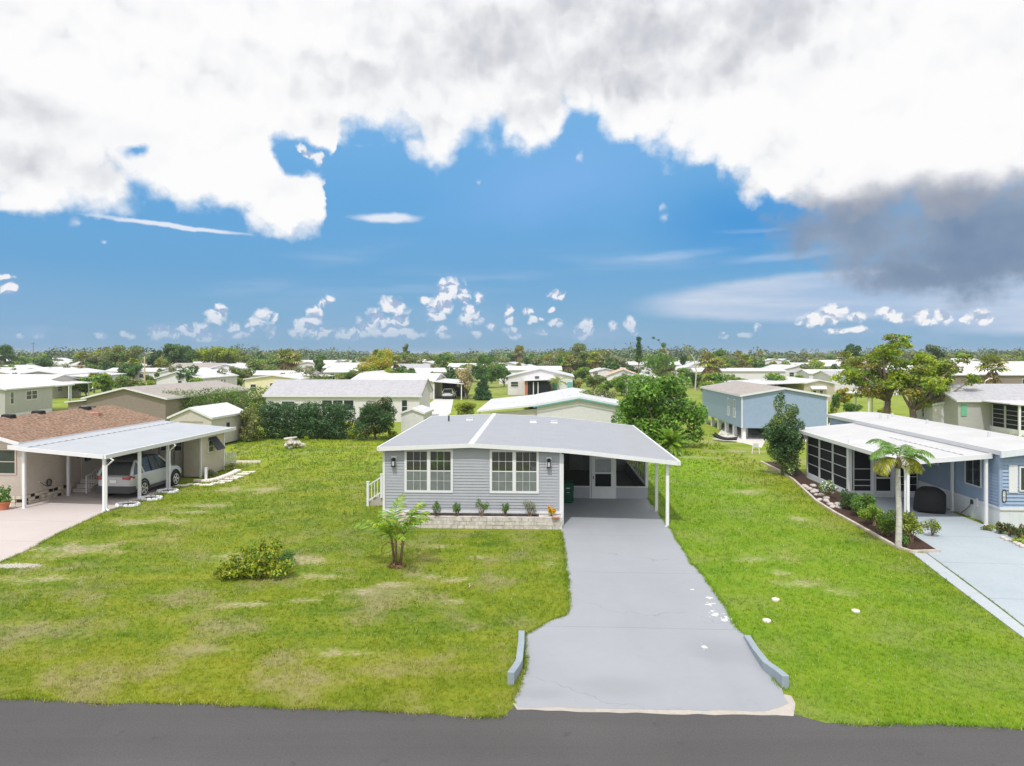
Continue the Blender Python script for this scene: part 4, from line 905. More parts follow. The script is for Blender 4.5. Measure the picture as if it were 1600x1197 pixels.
SUV = car('silver suv with black roof rails parked under the beige house carport', cx - .98 * math.sin(R(r_)), cy - .98 * math.cos(R(r_)), r_, 'silver_paint'); SUV.scale = (1.03, 1.04, 1.17)

# ======================= RIGHT NEIGHBOUR: blue house =======================
T = thing('mobile_home', 'pale blue sided house with long white roof and black screened porch', 'house', 20.45, 28.6, 2.4)
bl = M['blue_siding']
mb = MB(); Fm = lambda a, z, n: (a, -n, z); Lm = lambda a, z, n: (-n, 16.8 - a, z)
siding(mb, Fm, .05, 4.1, .85, 3.1, bl, .15, .05); siding(mb, Lm, 0, 16.75, .85, 3.1, bl, .13, .04); mb.box(.02, 4.08, .02, 16.7, .4, 3.05, bl); siding(mb, lambda a, z, n: (4.1 - a, 16.8 + n, z), 0, 4.1, .8, 3.1, bl, .15, .05)
mb.build('wall', T)
mb = MB(); mb.box(-.03, .0, .0, 16.8, 0, .85, M['blue_skirt']); mb.box(-.03, 4.1, -.03, .0, 0, .80, M['blue_skirt_front']); mb.box(-.04, 4.1, -.08, .0, .76, .88, M['white_trim']); mb.box(-.05, .0, -.03, 16.8, .80, .87, M['white_trim']); mb.build('skirting', T)
mb = MB(); mb.box(-.04, .06, -.04, .06, .85, 3.05, M['edge_walk'] if False else M['blue_siding']); mb.box(.03, .09, -.045, -.02, .85, 3.05, bl); mb.build('corner_trim', T)
mb = MB(); slab(mb, [(-.12, 3.26), (.9, 3.40), (2.05, 3.46), (3.2, 3.40), (4.25, 3.26)], -.25, 17.0, .05, M['near_roof'], M['white_trim']); mb.build('roof', T)
mb = MB(); mb.box(-.16, -.10, -.28, 17.0, 3.08, 3.27, M['aluminium']); xs = [-.16, .9, 2.05, 3.2, 4.25]; zs = [3.27, 3.41, 3.47, 3.41, 3.27]
for i in range(4): mb.hexa([(xs[i], -.36, zs[i] - .28), (xs[i + 1], -.36, zs[i + 1] - .28), (xs[i + 1], -.25, zs[i + 1] - .28), (xs[i], -.25, zs[i] - .28), (xs[i], -.36, zs[i]), (xs[i + 1], -.36, zs[i + 1]), (xs[i + 1], -.25, zs[i + 1]), (xs[i], -.25, zs[i])], M['edge_walk'] if False else M['blue_skirt_front'])
mb.build('fascia', T)
for (x, y) in ((1.2, 12.5), (1.5, 12.2), (2.2, 13.1), (1.6, 3.2), (2.0, 9.0)): mb = MB(); mb.tube([(x, y, 3.3), (x, y, 3.68)], .06, M['aluminium'], 10); mb.build('roof_vent', T)
# lower roof over porch and carport: x from -3.65 to 0
mb = MB(); slab(mb, [(-3.72, 2.72), (-1.1, 2.95), (-.12, 3.06)], .35, 12.9, .06, M['near_roof'], M['white_trim']); mb.build('porch_roof', T)
mb = MB(); mb.box(-3.80, -3.72, .3, 12.95, 2.56, 2.75, M['white_trim'])
mb.hexa([(-3.8, .28, 2.55), (-.1, .28, 2.87), (-.1, .35, 2.87), (-3.8, .35, 2.55), (-3.8, .28, 2.74), (-.1, .28, 3.09), (-.1, .35, 3.09), (-3.8, .35, 2.74)], M['white_trim'])
mb.hexa([(-3.8, 12.9, 2.55), (-.1, 12.9, 2.87), (-.1, 12.95, 2.87), (-3.8, 12.95, 2.55), (-3.8, 12.9, 2.74), (-.1, 12.9, 3.09), (-.1, 12.95, 3.09), (-3.8, 12.95, 2.74)], M['white_trim']); mb.build('fascia', T)
mb = MB(); mb.box(-1.12, -1.07, .4, 7, 2.955, 2.975, M['dashed'])
mb.build('roof_flashing', T)
# screened porch: left side y 6.0..11.2, front at y 6.0 from x -3.5 to 0
def panel(mp, a0, a1, z0, z1, bars, th, mull=.05):
    mb = MB(); mb.mbox(mp, a0, a0 + mull, z0, z1, -.02, .04, M['aluminium']); mb.mbox(mp, a1 - mull, a1, z0, z1, -.02, .04, M['aluminium'])
    for f in bars: zz = z0 + (z1 - z0) * f; mb.mbox(mp, a0 + mull, a1 - mull, zz - .015, zz + .015, .0, .03, M['aluminium'])
    o = mb.build('screen_frame', th); mb = MB(); mb.mbox(mp, a0 + mull, a1 - mull, z0, z1, -.012, .002, M['screen_dark']); mb.build('screen', o)
PY0, PY1 = 6.1, 11.6
Sm = lambda a, z, n: (-3.5 - n, PY1 - a, z); Sf = lambda a, z, n: (-3.5 + a, PY0 - n, z)
for k in range(3): panel(Sm, k * 1.76 + .12, k * 1.76 + 1.82, .32, 2.55, (.25, .5, .75), T)
mb = MB(); mb.mbox(Sm, 0, 5.5, .0, .32, -.05, .03, M['blue_skirt']); mb.mbox(Sf, 0, 3.5, 0, .32, -.05, .03, M['blue_skirt_front']); mb.box(-3.53, -3.38, PY1 - .1, PY1, 0, 2.6, M['white_trim']); mb.box(-3.54, -3.36, PY0 - .04, PY0 + .14, 0, 2.66, M['white_trim']); mb.box(-3.5, 0, PY0, PY0 + .05, 2.55, 2.9, M['white_trim']); mb.box(-3.5, 0, PY1 - .05, PY1, 0, 2.7, M['white_trim'])
for a in (1.18, 2.2): mb.mbox(Sf, a - .06, a + .06, 0, 2.6, -.02, .045, M['white_trim'])
mb.build('porch_frame', T)
panel(Sf, .2, 1.12, .32, 2.55, (.5, .25, .12), T); panel(Sf, 2.28, 3.42, .32, 2.55, (.33, .15), T)
mb = MB()
for (a0, a1, z0, z1) in ((1.26, 1.34, .1, 2.2), (2.06, 2.14, .1, 2.2), (1.34, 2.06, 2.1, 2.2), (1.34, 2.06, .1, .25), (1.34, 2.06, .95, 1.03)): mb.mbox(Sf, a0, a1, z0, z1, 0, .05, M['aluminium'])
o = mb.build('screen_door', T); mb = MB(); mb.mbox(Sf, 1.34, 2.06, .25, 2.1, -.01, .01, M['screen_dark']); mb.build('screen', o)
for (x, y, z) in ((-3.45, .62, 2.55), (-.28, .45, 2.9), (-.12, 3.1, 2.9)): post(T, x, y, z, .11)
mb = MB(); mb.tube([(-3.76, .7, 2.55), (-3.55, .66, 2.35), (-3.5, .72, 2.1), (-3.5, .72, .2)], .045, M['white_paint'], 8); mb.build('downspout', T)
Wm = lambda a, z, n: (-n, a, z)
for a, w_, h_, z in ((1.7, 1.15, 1.35, 1.45), (4.9, 1.1, .9, 1.9)): window(T, lambda a, z, n: (-n - .02, a, z), a, z, w_, h_, fr=.05, pane='glass', sash=False, cols=2)
window(T, lambda a, z, n: (a, -n - .03, z), 1.7, 1.55, 1.9, 1.05, fr=.06, sash=False, cols=2); mb = MB(); mb.box(.33, .68, -.075, -.03, 1.5, 2.65, M['white_trim']); mb.build('window_shutter', T)
# house number plaque: dark oval rim, pale centre with small dark figures
th = MB(); c0, z0_ = (.14, 1.36); ring = [(c0 + .075 * math.cos(q), -.06, (z0_ + .17 if math.sin(q) > 0 else z0_ - .17) + .09 * math.sin(q)) for q in np.linspace(0, 2 * math.pi, 25)]
ox = [(x, z) for x, _, z in ring[:-1]]
i = len(th.v)
for yy, mm in ((-.05, M['black']),): th.tube(ring, .018, M['black'], 6)
th.poly([(x, -.05, z) for x, z in ox], M['white_paint']); o = th.build('number_plaque', T)
mb = MB()
for k, zz in enumerate((.19, .065, -.06, -.185)):
    z = z0_ + zz; x = c0
    if k % 2 == 0: mb.tube([(x + .03 * math.cos(q), -.06, z + .04 * math.sin(q)) for q in np.linspace(0, 6.28, 11)], .006, M['dark_grey'], 5)
    else: mb.tube([(x, -.06, z - .04), (x, -.06, z + .04), (x - .02, -.06, z + .02)], .006, M['dark_grey'], 5)
mb.build('figures', o)
# electric inlet and cable on the skirting
mb = MB(); mb.box(-.10, -.03, 1.7, 1.82, .62, .82, M['dark_grey']); mb.tube([(-.1, 1.76, .64), (-.12, 1.85, .5), (-.14, 2.15, .25), (-.1, 2.5, .05)], .015, M['dark_grey'], 6); mb.box(-.09, -.03, 1.35, 1.43, .55, .95, M['white_trim']); mb.build('power_inlet', T)
# covered grill
x, y = P(1453, 800); th = thing('covered_grill', 'black fabric cover over a bulky grill under the blue house carport', 'grill', x, y, 20)
mb = MB(); rr = random.Random(3); rings = []
for z, a, b in ((0.02, .62, .42), (.15, .64, .44), (.5, .62, .43), (.85, .60, .42), (1.0, .52, .38), (1.12, .36, .3), (1.16, .2, .16)):
    rings.append([(a * (1 + .05 * math.sin(5 * q + z * 3)) * abs(math.cos(q)) ** .6 * (1 if math.cos(q) > 0 else -1), b * (1 + .06 * math.sin(7 * q)) * abs(math.sin(q)) ** .6 * (1 if math.sin(q) > 0 else -1), z) for q in (2 * math.pi * k / 28 + .01 for k in range(28))])
mb.loft(rings, M['black']); mb.build('cover', th, smooth=True)
# timber edging of the bed
th = thing('bed_edging', 'weathered timber edging curving along the mulch bed', 'edging', *P(1320, 810)); mb = MB(); e = [P(*p) for p in bed[:10]]; rings = []
for i, (x, y) in enumerate(e):
    a = Vector(e[max(0, i - 1)]); c = Vector(e[min(len(e) - 1, i + 1)]); t_ = (c - a).normalized(); n_ = Vector((-t_.y, t_.x)) * .06; x -= th.location.x; y -= th.location.y
    rings.append([(x + n_.x, y + n_.y, -.03), (x - n_.x, y - n_.y, -.03), (x - n_.x, y - n_.y, .10), (x + n_.x, y + n_.y, .10)])
mb.loft(rings, M['wood_kerb']); mb.build('timber', th)
# ======================= VEGETATION HELPERS =======================
def unit(a): return a / (np.linalg.norm(a, axis=1, keepdims=True) + 1e-9)
def leaves(n, blobs, size, rng, up=.35, asp=.5, shell=.55, droop=0.):
    """n small leaf faces spread through ellipsoid blobs (cx,cy,cz,rx,ry,rz)"""
    B = np.array(blobs, float); vol = (B[:, 3] * B[:, 4] * B[:, 5]) ** (2 / 3.); k = rng.choice(len(B), n, p=vol / vol.sum()); b = B[k]
    d = unit(rng.normal(size=(n, 3))); r = shell + (1 - shell) * rng.random(n) ** .6; r = np.where(rng.random(n) < .25, rng.random(n) ** .5, r) * (1 + rng.normal(0, .07, n))
    c = b[:, :3] + d * r[:, None] * b[:, 3:6]
    c[:, 2] = np.maximum(c[:, 2], .02)
    nn = unit(d * .75 + rng.normal(size=(n, 3)) * .65 + np.array([0, 0, up])); t = unit(np.cross(nn, rng.normal(size=(n, 3)))); t[:, 2] -= droop; t = unit(t); s = np.cross(nn, t)
    L = size * rng.uniform(.6, 1.35, n)[:, None]; w = L * asp
    v = np.stack([c - t * L * .5, c + s * w * .5 + t * L * .05, c + t * L * .5, c - s * w * .5 + t * L * .05], 1)
    return v.reshape(-1, 3)
def clumps(rng, cx, cy, cz, rx, ry, rz, k, f=.34, flat=.8):
    out = []
    for i in range(k):
        d = rng.normal(size=3); d /= np.linalg.norm(d); q = rng.random() ** .45 * .78; g = f * rng.uniform(.65, 1.25)
        out.append((cx + d[0] * q * rx, cy + d[1] * q * ry, cz + d[2] * q * rz, rx * g, ry * g, rz * g * flat + .05))
    return out
def limbs(mb, base, blobs, r0, m, rng, fork=None, n=9, maxn=12):
    fork = fork or (base[0], base[1], base[2] + 1.)
    f = Vector(fork); mb.tube([base, ((base[0] + fork[0]) / 2 + rng.normal() * r0 * .5, (base[1] + fork[1]) / 2 + rng.normal() * r0 * .5, (base[2] + fork[2]) / 2), fork], [r0 * 1.25, r0, r0 * .85], m, n)
    for b in blobs[:maxn]:
        e = Vector(b[:3]); mid = f.lerp(e, .5) + Vector((rng.normal(), rng.normal(), rng.normal() * .4)) * (e - f).length * .10
        mb.tube([f - Vector((0, 0, r0 * .3)), mid, e], [r0 * .55, r0 * .33, r0 * .10], m, 6)
def tree(name, label, cat, x, y, h, w_, leaf, size, n, seed=0, group=None, k=14, trunk='trunk', crown_from=.3, tr=None, shape=1., f=.34, d=None, extra=None, asp=.5, mats2=None):
    rng = np.random.default_rng(seed); T = thing(name, label, cat, x, y, 0, group); tr = tr or h * .028
    z0 = h * crown_from; cz = (z0 + h) / 2; rz = (h - z0) / 2; bl = clumps(rng, 0, 0, cz, w_ / 2, (d or w_) / 2, rz, k, f)
    if extra: bl += extra
    mb = MB(); limbs(mb, (0, 0, -.1), bl, tr, M[trunk], rng, (rng.normal() * .1, rng.normal() * .1, max(z0 * .9, h * .12))); mb.build('trunk', T, smooth=True)
    v = leaves(n, bl, size, rng, asp=asp); ms = [M[leaf]] + [M[q] for q in (mats2 or [])]; mi = None
    if mats2:
        c = v.reshape(-1, 4, 3)[:, 0]; q = np.sin(c[:, 0] * 1.3 + seed) + np.sin(c[:, 1] * 1.7) + np.sin(c[:, 2] * 2.1) + rng.normal(0, .5, len(c)); mi = (q > .7).astype(int) * (1 + (rng.random(len(c)) > .5) * (len(mats2) > 1)); mi = np.minimum(mi, len(mats2))
    np_mesh('crown', v, 4, ms, T, mi); return T
def shrub(name, label, cat, x, y, h, w_, leaf, size, n, seed=0, group=None, k=8, d=None, stems=5, z=0., mats2=None, asp=.5, f=.4):
    rng = np.random.default_rng(seed); T = thing(name, label, cat, x, y, 0, group, z=z); bl = clumps(rng, 0, 0, h * .55, w_ / 2, (d or w_) / 2, h * .45, k, f)
    mb = MB()
    for i in range(stems):
        b = bl[i % len(bl)]; mb.tube([(rng.normal() * .05 * w_, rng.normal() * .05 * w_, -.02), (b[0] * .5, b[1] * .5, b[2] * .55), b[:3]], [.02 + h * .008, .012 + h * .005, .006], M['stem_brown'], 5)
    mb.build('stem', T)
    v = leaves(n, bl, size, rng, asp=asp); ms = [M[leaf]] + [M[q] for q in (mats2 or [])]; mi = None
    if mats2: mi = (rng.random(n) < .3).astype(int) * rng.integers(1, len(mats2) + 1, n)
    np_mesh('foliage', v, 4, ms, T, mi); return T
def frond_feather(rng, base, az_, el0, L, droop, nl=22, ll=.35, wl=.03, vee=.35):
    """feather frond: tapering midrib with paired leaflets; returns verts (quads)"""
    out = []; p = np.array(base, float); e = el0; step = L / nl; pts = []
    for i in range(nl + 1):
        pts.append(p.copy()); dr = np.array([math.sin(az_) * math.cos(e), math.cos(az_) * math.cos(e), math.sin(e)]); p = p + dr * step; e -= droop / nl * (.5 + i / nl)
    pts = np.array(pts); side = np.array([math.cos(az_), -math.sin(az_), 0])
    for i in range(nl):
        t = pts[i + 1] - pts[i]; t /= np.linalg.norm(t); n_ = np.cross(side, t); w_ = .016 * (1 - i / nl) + .005
        out += [pts[i] - side * w_, pts[i] + side * w_, pts[i + 1] + side * w_, pts[i + 1] - side * w_]
        f = i / nl
        if f < .12: continue
        l = ll * math.sin(math.pi * min(1, (f * .9 + .12))) ** .7 * rng.uniform(.85, 1.1)
        for s in (-1, 1):
            dv = side * s * .8 + t * .65 + n_ * vee * (-.5) + np.array([0, 0, -.35]) * rng.uniform(.2, 1); dv /= np.linalg.norm(dv); q = pts[i]; m_ = q + dv * l * .5; e_ = q + dv * l + np.array([0, 0, -.12 * l]); wv = t * wl
            out += [q - wv * .4, q + wv * .4, m_ + wv * .6, m_ - wv * .6, m_ - wv * .6, m_ + wv * .6, e_ + wv * .1, e_ - wv * .1]
    return out
def frond_fan(rng, base, az_, el, pl, R_, nseg=12, droop=.25):
    """fan frond: petiole and a pleated fan of pointed segments"""
    out = []; d = np.array([math.sin(az_) * math.cos(el), math.cos(az_) * math.cos(el), math.sin(el)]); b = np.array(base, float); c = b + d * pl; side = np.array([math.cos(az_), -math.sin(az_), 0]); up = np.cross(side, d)
    out += [b - side * .02, b + side * .02, c + side * .02, c - side * .02]
    for i in range(nseg):
        a = (i / (nseg - 1) - .5) * 4.0; dv = d * math.cos(a) + side * math.sin(a) + up * rng.uniform(-.12, .12); dv /= np.linalg.norm(dv); l = R_ * (1 - .18 * abs(a) / 2) * rng.uniform(.85, 1.1)
        m_ = c + dv * l * .55; e_ = c + dv * l + np.array([0, 0, -droop * l]); pw = np.cross(dv, up); pw /= np.linalg.norm(pw) + 1e-9; w_ = R_ * .11
        out += [c, c + pw * w_ * .1, m_ + pw * w_, m_ - pw * w_, m_ - pw * w_, m_ + pw * w_, e_ + pw * w_ * .08, e_ - pw * w_ * .08]
    return out
def fan_palm(label, x, y, h, seed, size=1., skirt=.6, group=None, trunk=True, cat='palm'):
    rng = np.random.default_rng(seed); T = thing('fan_palm', label, cat, x, y, 0, group); mb = MB(); lean = rng.normal() * .1
    mb.tube([(0, 0, -.1), (lean * .3, 0, h * .5), (lean, 0, h)], [.24, .19, .2], M['trunk'], 8); mb.build('trunk', T, smooth=True)
    v = []
    for i in range(34): v += frond_fan(rng, (lean, 0, h), i * 2.4, rng.uniform(-.35, 1.35), rng.uniform(.55, 1.0) * size, rng.uniform(.75, 1.0) * size, 10, .3)
    np_mesh('crown', np.array(v), 4, [M['leaf_olive'], M['leaf_lime'], M['leaf_straw']], T, np.repeat(rng.choice(3, len(v) // 4 // 21 + 1, p=[.5, .3, .2]), 21)[:len(v) // 4])
    if skirt:
        v = []
        for i in range(int(26 * skirt)): v += frond_fan(rng, (lean, 0, h - rng.uniform(.1, 1.4 * skirt)), i * 2.4, rng.uniform(-1.35, -.7), .5 * size, rng.uniform(.6, .9) * size, 8, .4)
        np_mesh('dead_fronds', np.array(v), 4, [M['leaf_brown'], M['leaf_straw']], T, rng.integers(0, 2, len(v) // 4))
    return T
def feather_palm(label, x, y, h, seed, L=2., nf=14, tr=.12, cat='palm', group=None, leaf='leaf_mid', tips=None, stems=1, ll=.42, name='palm', el=(.1, 1.3), trunkm='palm_trunk', z=0., nl=22, droop=1.6, spread=.25, wl=.03):
    rng = np.random.default_rng(seed); T = thing(name, label, cat, x, y, 0, group, z=z); v = []
    for s in range(stems):
        lx, ly = (rng.normal() * spread, rng.normal() * spread) if stems > 1 else (rng.normal() * .05, 0); hh = h * (rng.uniform(.75, 1.1) if stems > 1 else 1); mb = MB()
        mb.tube([(lx * .2, ly * .2, -.1), (lx * .5, ly * .5, hh * .3), (lx * .8, ly * .8, hh * .7), (lx, ly, hh)], [tr * 1.25, tr * 1.02, tr * .9, tr * .85], M[trunkm], 12); mb.build('trunk', T, smooth=True)
        for i in range(nf): v += frond_feather(rng, (lx, ly, hh), i * 2.4 + rng.uniform(-.3, .3), rng.uniform(*el), L * rng.uniform(.8, 1.1), droop * rng.uniform(.7, 1.15), nl, ll, wl)
    mi = None; ms = [M[leaf]]
    if tips: ms.append(M[tips]); mi = (rng.random(len(v) // 4) < .25).astype(int)
    np_mesh('crown', np.array(v), 4, ms, T, mi); return T

# ======================= NEAR PLANTS =======================
# young clustering palm on the front lawn
x, y = P(620, 886); rng = np.random.default_rng(5); T = thing('young_palm', 'young palm of three thin brown stems with arching green fronds on the front lawn', 'palm', x, y)
v = []
for i, (lx, ly, hh) in enumerate(((-.16, .05, 1.05), (-.02, -.06, .95), (.20, .0, 1.2))):
    mb = MB(); mb.tube([(lx * .45, ly, -.05), (lx * .8, ly, .45), (lx * 1.25, ly * 1.4, hh)], [.065, .042, .045], M['stem_brown'], 8); mb.build('stem', T, smooth=True)
    for k in range(4):
        v += frond_feather(rng, (lx * 1.2, ly, hh - .12), i * .9 + k * 1.57 + .3, (1.4, .95, 1.15, .75)[k] + rng.uniform(-.1, .1), rng.uniform(1.45, 1.9), rng.uniform(.9, 1.5), 20, .44, .055)
mi = (rng.random(len(v) // 4) < .45).astype(int); np_mesh('crown', np.array(v), 4, [M['leaf_bright'], M['leaf_lime']], T, mi)
v = []
for a, l in ((-1.45, 1.45), (-1.2, .95), (1.5, .75)): v += frond_feather(rng, (0, 0, .75), a, .45, l, 3.0, 14, .15, .02)
mb = MB(); np_mesh('dead_fronds', np.array(v), 4, [M['leaf_brown']], T)
v = leaves(260, [(0, 0, .05, .32, .28, .10)], .16, rng, up=.1, asp=.2); np_mesh('dead_base_leaves', v, 4, [M['leaf_brown']], T)
# round lawn bush, two plants grown together in view
x, y = P(403, 899); rng = np.random.default_rng(11); T = thing('bush', 'low yellow green broad-leaved bush on the front lawn', 'bush', x, y)
bl = [(-.95, -.1, .28, .4, .35, .26), (-.55, .0, .42, .45, .42, .38), (-.15, -.2, .42, .42, .4, .36), (.1, .2, .62, .42, .42, .42), (.45, .0, .75, .36, .36, .45), (.5, -.25, .4, .42, .36, .34), (.05, -.45, .28, .5, .3, .24), (-.6, -.4, .25, .45, .28, .2), (.62, .1, 1.0, .2, .2, .2), (-.3, .25, .62, .32, .3, .3), (-1.05, -.35, .18, .3, .25, .16), (.95, -.35, .28, .35, .3, .24)]
T.scale = (.88, .9, .92); mb = MB()
for b in bl: mb.tube([(0, 0, 0), (b[0] * .5, b[1] * .5, b[2] * .5), b[:3]], [.03, .02, .01], M['stem_brown'], 5)
mb.build('stem', T); sub = []
for b in bl: sub += [(b[0] + rng.normal() * b[3] * .7, b[1] + rng.normal() * b[4] * .6, max(.08, b[2] + abs(rng.normal()) * b[5] * .75), .16, .15, .15) for _ in range(7)]
np_mesh('foliage', np.concatenate([leaves(2400, bl, .13, rng, up=.6, asp=.4), leaves(3600, sub, .13, rng, up=.9, asp=.4)]), 4, [M['leaf_bright'], M['leaf_lime'], M['leaf_dark'], M['leaf_yellow']], T, rng.choice(4, 6000, p=[.22, .48, .06, .24]))
x, y = P(446, 884); T = shrub('bush', 'fine dark green bush behind the yellow green one on the front lawn', 'bush', x, y, .62, 1.0, 'leaf_mid', .07, 3000, 12, asp=.25)
# planter shrubs
for i, (px, w_, h_, lf, lab) in enumerate(((681, .55, .72, 'leaf_mid', 'small upright green shrub nearest the left end of the planter'), (715, .5, .70, 'leaf_mid', 'small thin shrub beneath the right edge of the left front window'), (752, .7, .80, 'leaf_mid', 'bushy small shrub midway along the planter between the front windows'), (789.5, .6, .75, 'leaf_mid', 'small forked shrub beneath the right front window'), (827, .85, .75, 'leaf_grey', 'widest grey green shrub in the planter with lilac tips'))):
    x, y = P(px, 808.5, .45); shrub('planter_shrub', lab, 'shrub', x, y, h_, w_, lf, .06, 900, 30 + i, 'shrubs along the house planter', k=7, z=.45, stems=7, asp=.3, f=.3)
x, y = P(862, 807, .48); T = shrub('croton', 'orange and yellow leaved croton at the right end of the planter', 'shrub', x, y, .42, .42, 'yellow_flower', .13, 260, 40, k=5, z=.48, asp=.35, mats2=['leaf_lime'])
x, y = P(868, 809.5, .49); mb = MB(); mb.box(-.16, .16, -.08, .08, 0, .035, M['terracotta']); o = mb.build('planter_tray'); o.location = (x, y, .49); tag(o, 'small brown tray beside the orange croton', 'tray')
# pot plant foliage
rng = np.random.default_rng(3); np_mesh('foliage', np.array(leaves(420, [(0, 0, .55, .32, .3, .22), (.1, 0, .8, .16, .16, .2), (-.1, 0, .95, .1, .1, .2), (.2, .1, 1.0, .08, .08, .14)], .14, rng, asp=.4)), 4, [M['leaf_mid']], POTP)
# little plants by the beige storage room
x, y = P(332, 745); shrub('garden_plant', 'small grey green plant in the bed against the beige storage room', 'plant', x, y, .45, .8, 'leaf_grey', .09, 500, 51)
x, y = P(361, 735); shrub('garden_plant', 'small sprawling plant in front of the white picket fence', 'plant', x, y, .5, .9, 'leaf_olive', .09, 350, 52)
mb = MB(); x, y = P(322, 752); mb.box(-.06, .06, -.05, .05, 0, .75, M['white_paint']); mb.box(-.07, .07, -.06, .06, .75, .78, M['white_paint']); o = mb.build('marker_post'); o.location = (x, y, 0); tag(o, 'short white marker post at the bed by the beige storage room', 'post')
# foxtail palm in front of the blue house
x, y = P(1404, 857); rng = np.random.default_rng(21); T = thing('palm', 'slender grey trunked palm with drooping yellow tipped fronds beside the mulch bed', 'palm', x, y)
mb = MB(); mb.tube([(0, 0, -.1), (.0, 0, .15), (.02, 0, 1.2), (-.02, 0, 2.4), (-.02, 0, 3.05), (0, 0, 3.2), (.0, 0, 3.55)], [.15, .115, .10, .09, .075, .085, .045], M['palm_trunk'], 14); mb.build('trunk', T, smooth=True)
mb = MB(); mb.tube([(-.02, 0, 3.02), (-.02, -.03, 3.2), (0, 0, 3.42)], [.10, .115, .06], M['stem_brown'], 12); mb.build('crownshaft', T, smooth=True)
v = []; v2 = []
for k in range(8): v += frond_feather(rng, (0, 0, 3.4), k * 2.4, rng.uniform(.35, 1.25), rng.uniform(1.35, 1.75), rng.uniform(1.9, 2.7), 26, .46, .045)
for a in (-1.5, -1.2, 1.35, 1.7, .9, -2.0): v2 += frond_feather(rng, (0, 0, 3.35), a, .35, rng.uniform(1.25, 1.6), 2.6, 24, .44, .045)
np_mesh('crown', np.array(v), 4, [M['leaf_mid'], M['leaf_bright']], T, (rng.random(len(v) // 4) < .4).astype(int)); np_mesh('yellow_fronds', np.array(v2), 4, [M['leaf_straw'], M['leaf_lime'], M['leaf_yellow']], T, rng.integers(0, 3, len(v2) // 4))
# bed shrubs along the blue house
for i, (px, py, h_, w_, lf, sz, n, m2, lab) in enumerate((
    (1293, 780, .95, .9, 'leaf_bright', .10, 900, ['white_flower'], 'shrub with white blooms against the screened porch'), (1322, 796, 1.0, 1.1, 'leaf_dark', .09, 1800, ['leaf_mid'], 'dark green shrub at the corner of the screened porch'),
    (1345, 806, 1.05, 1.2, 'leaf_mid', .10, 2000, ['leaf_bright'], 'rounded green shrub before the porch screen door'), (1366, 822, .95, 1.2, 'leaf_bright', .10, 2000, ['leaf_lime'], 'light green shrub between the porch and the palm'),
    (1385, 838, 1.15, 1.3, 'leaf_mid', .09, 2600, ['leaf_lime'], 'dense green shrub just behind the palm trunk'), (1425, 848, 1.25, 1.2, 'leaf_lime', .11, 1100, ['leaf_olive'], 'loose open shrub with pale stems at the end of the bed'),
    (1455, 838, .9, .8, 'leaf_olive', .10, 420, ['leaf_lime'], 'sparse leggy shrub overhanging the concrete drive'), (1412, 856, .5, .6, 'leaf_mid', .08, 600, None, 'low plant at the foot of the palm'))):
    x, y = P(px, py); shrub('bed_shrub', lab, 'shrub', x, y, h_, w_, lf, sz, n, 60 + i, k=9, mats2=m2)
for i, (px, py, lab) in enumerate(((1155, 0, ''),)): pass
for i, (px, py, h_, lab) in enumerate(((1562, 834, .6, 'dark upright plant nearest the carport post of the blue house'), (1577, 838, .55, 'dark upright plant second from the blue house carport post'), (1593, 842, .6, 'dark upright plant by the frame edge before the blue house'))):
    x, y = P(px, py); shrub('border_plant', lab, 'plant', x, y, h_, .6, 'leaf_dark', .12, 420, 80 + i, 'dark plants before the blue house', k=6, asp=.3, mats2=['leaf_brown'])
x, y = P(1594, 850); shrub('border_plant', 'low yellowish ground plant by the pale stones before the blue house', 'plant', x, y, .25, .6, 'leaf_lime', .07, 400, 84)
x, y = P(1541, 829); shrub('border_plant', 'low weedy plant at the foot of the blue house carport post', 'plant', x, y, .22, .5, 'leaf_olive', .07, 400, 85)
rr = random.Random(6)
def stones(name, label, cat, group, pts, r0, r1, m='stone_cap', n=1, spread=0):
    for px, py in pts:
        for k in range(n):
            x, y = P(px, py); x += rr.uniform(-spread, spread); y += rr.uniform(-spread, spread); r_ = rr.uniform(r0, r1); mb = MB(); a0 = rr.random() * 6
            mb.loft([[(r_ * q * math.cos(a0 + a) * (1 + .25 * math.sin(3 * a + a0)), r_ * q * .8 * math.sin(a0 + a) * (1 + .2 * math.cos(2 * a)), z * r_) for a in (2 * math.pi * j / 8 for j in range(8))] for q, z in ((.8, -.1), (1, .2), (.85, .55), (.4, .8))], M[m])
            o = mb.build(name, smooth=True); o.location = (x, y, .02); tag(o, label, cat, group)
stones('border_stone', 'pale rough stone edging the plants before the blue house', 'stone', 'pale stones before the blue house', [(1567, 842), (1573, 845), (1580, 847), (1587, 850), (1592, 853), (1598, 856)], .09, .15)
stones('bed_rock', 'pinkish grey rock lying in the mulch bed beside the screened porch', 'rock', 'rocks in the mulch bed', [(1262, 762), (1268, 767), (1274, 770), (1280, 775), (1287, 779), (1294, 785), (1302, 790), (1309, 795), (1270, 760), (1284, 783), (1298, 793)], .10, .2, 'rock', 2, .18)
# tall bush left of the porch
x, y = P(1224, 742); tree('tall_bush', 'tall dense dark green bush beside the screened porch of the blue house', 'bush', x, y, 4.3, 2.7, 'leaf_dark', .13, 17000, 90, k=26, crown_from=.03, tr=.09, f=.36, extra=[(-.25, 0, 4.3, .35, .35, .6), (-.1, 0, 4.75, .18, .18, .3), (.45, -.1, 3.9, .45, .4, .45), (.95, 0, 3.0, .35, .4, .4)], mats2=['leaf_mid', 'leaf_olive'])
x, y = P(1237, 746); shrub('garden_shrub', 'small bright shrub with white flowers at the foot of the tall bush', 'shrub', x, y, 1.0, .9, 'leaf_bright', .10, 900, 91, mats2=['leaf_lime', 'white_flower'])
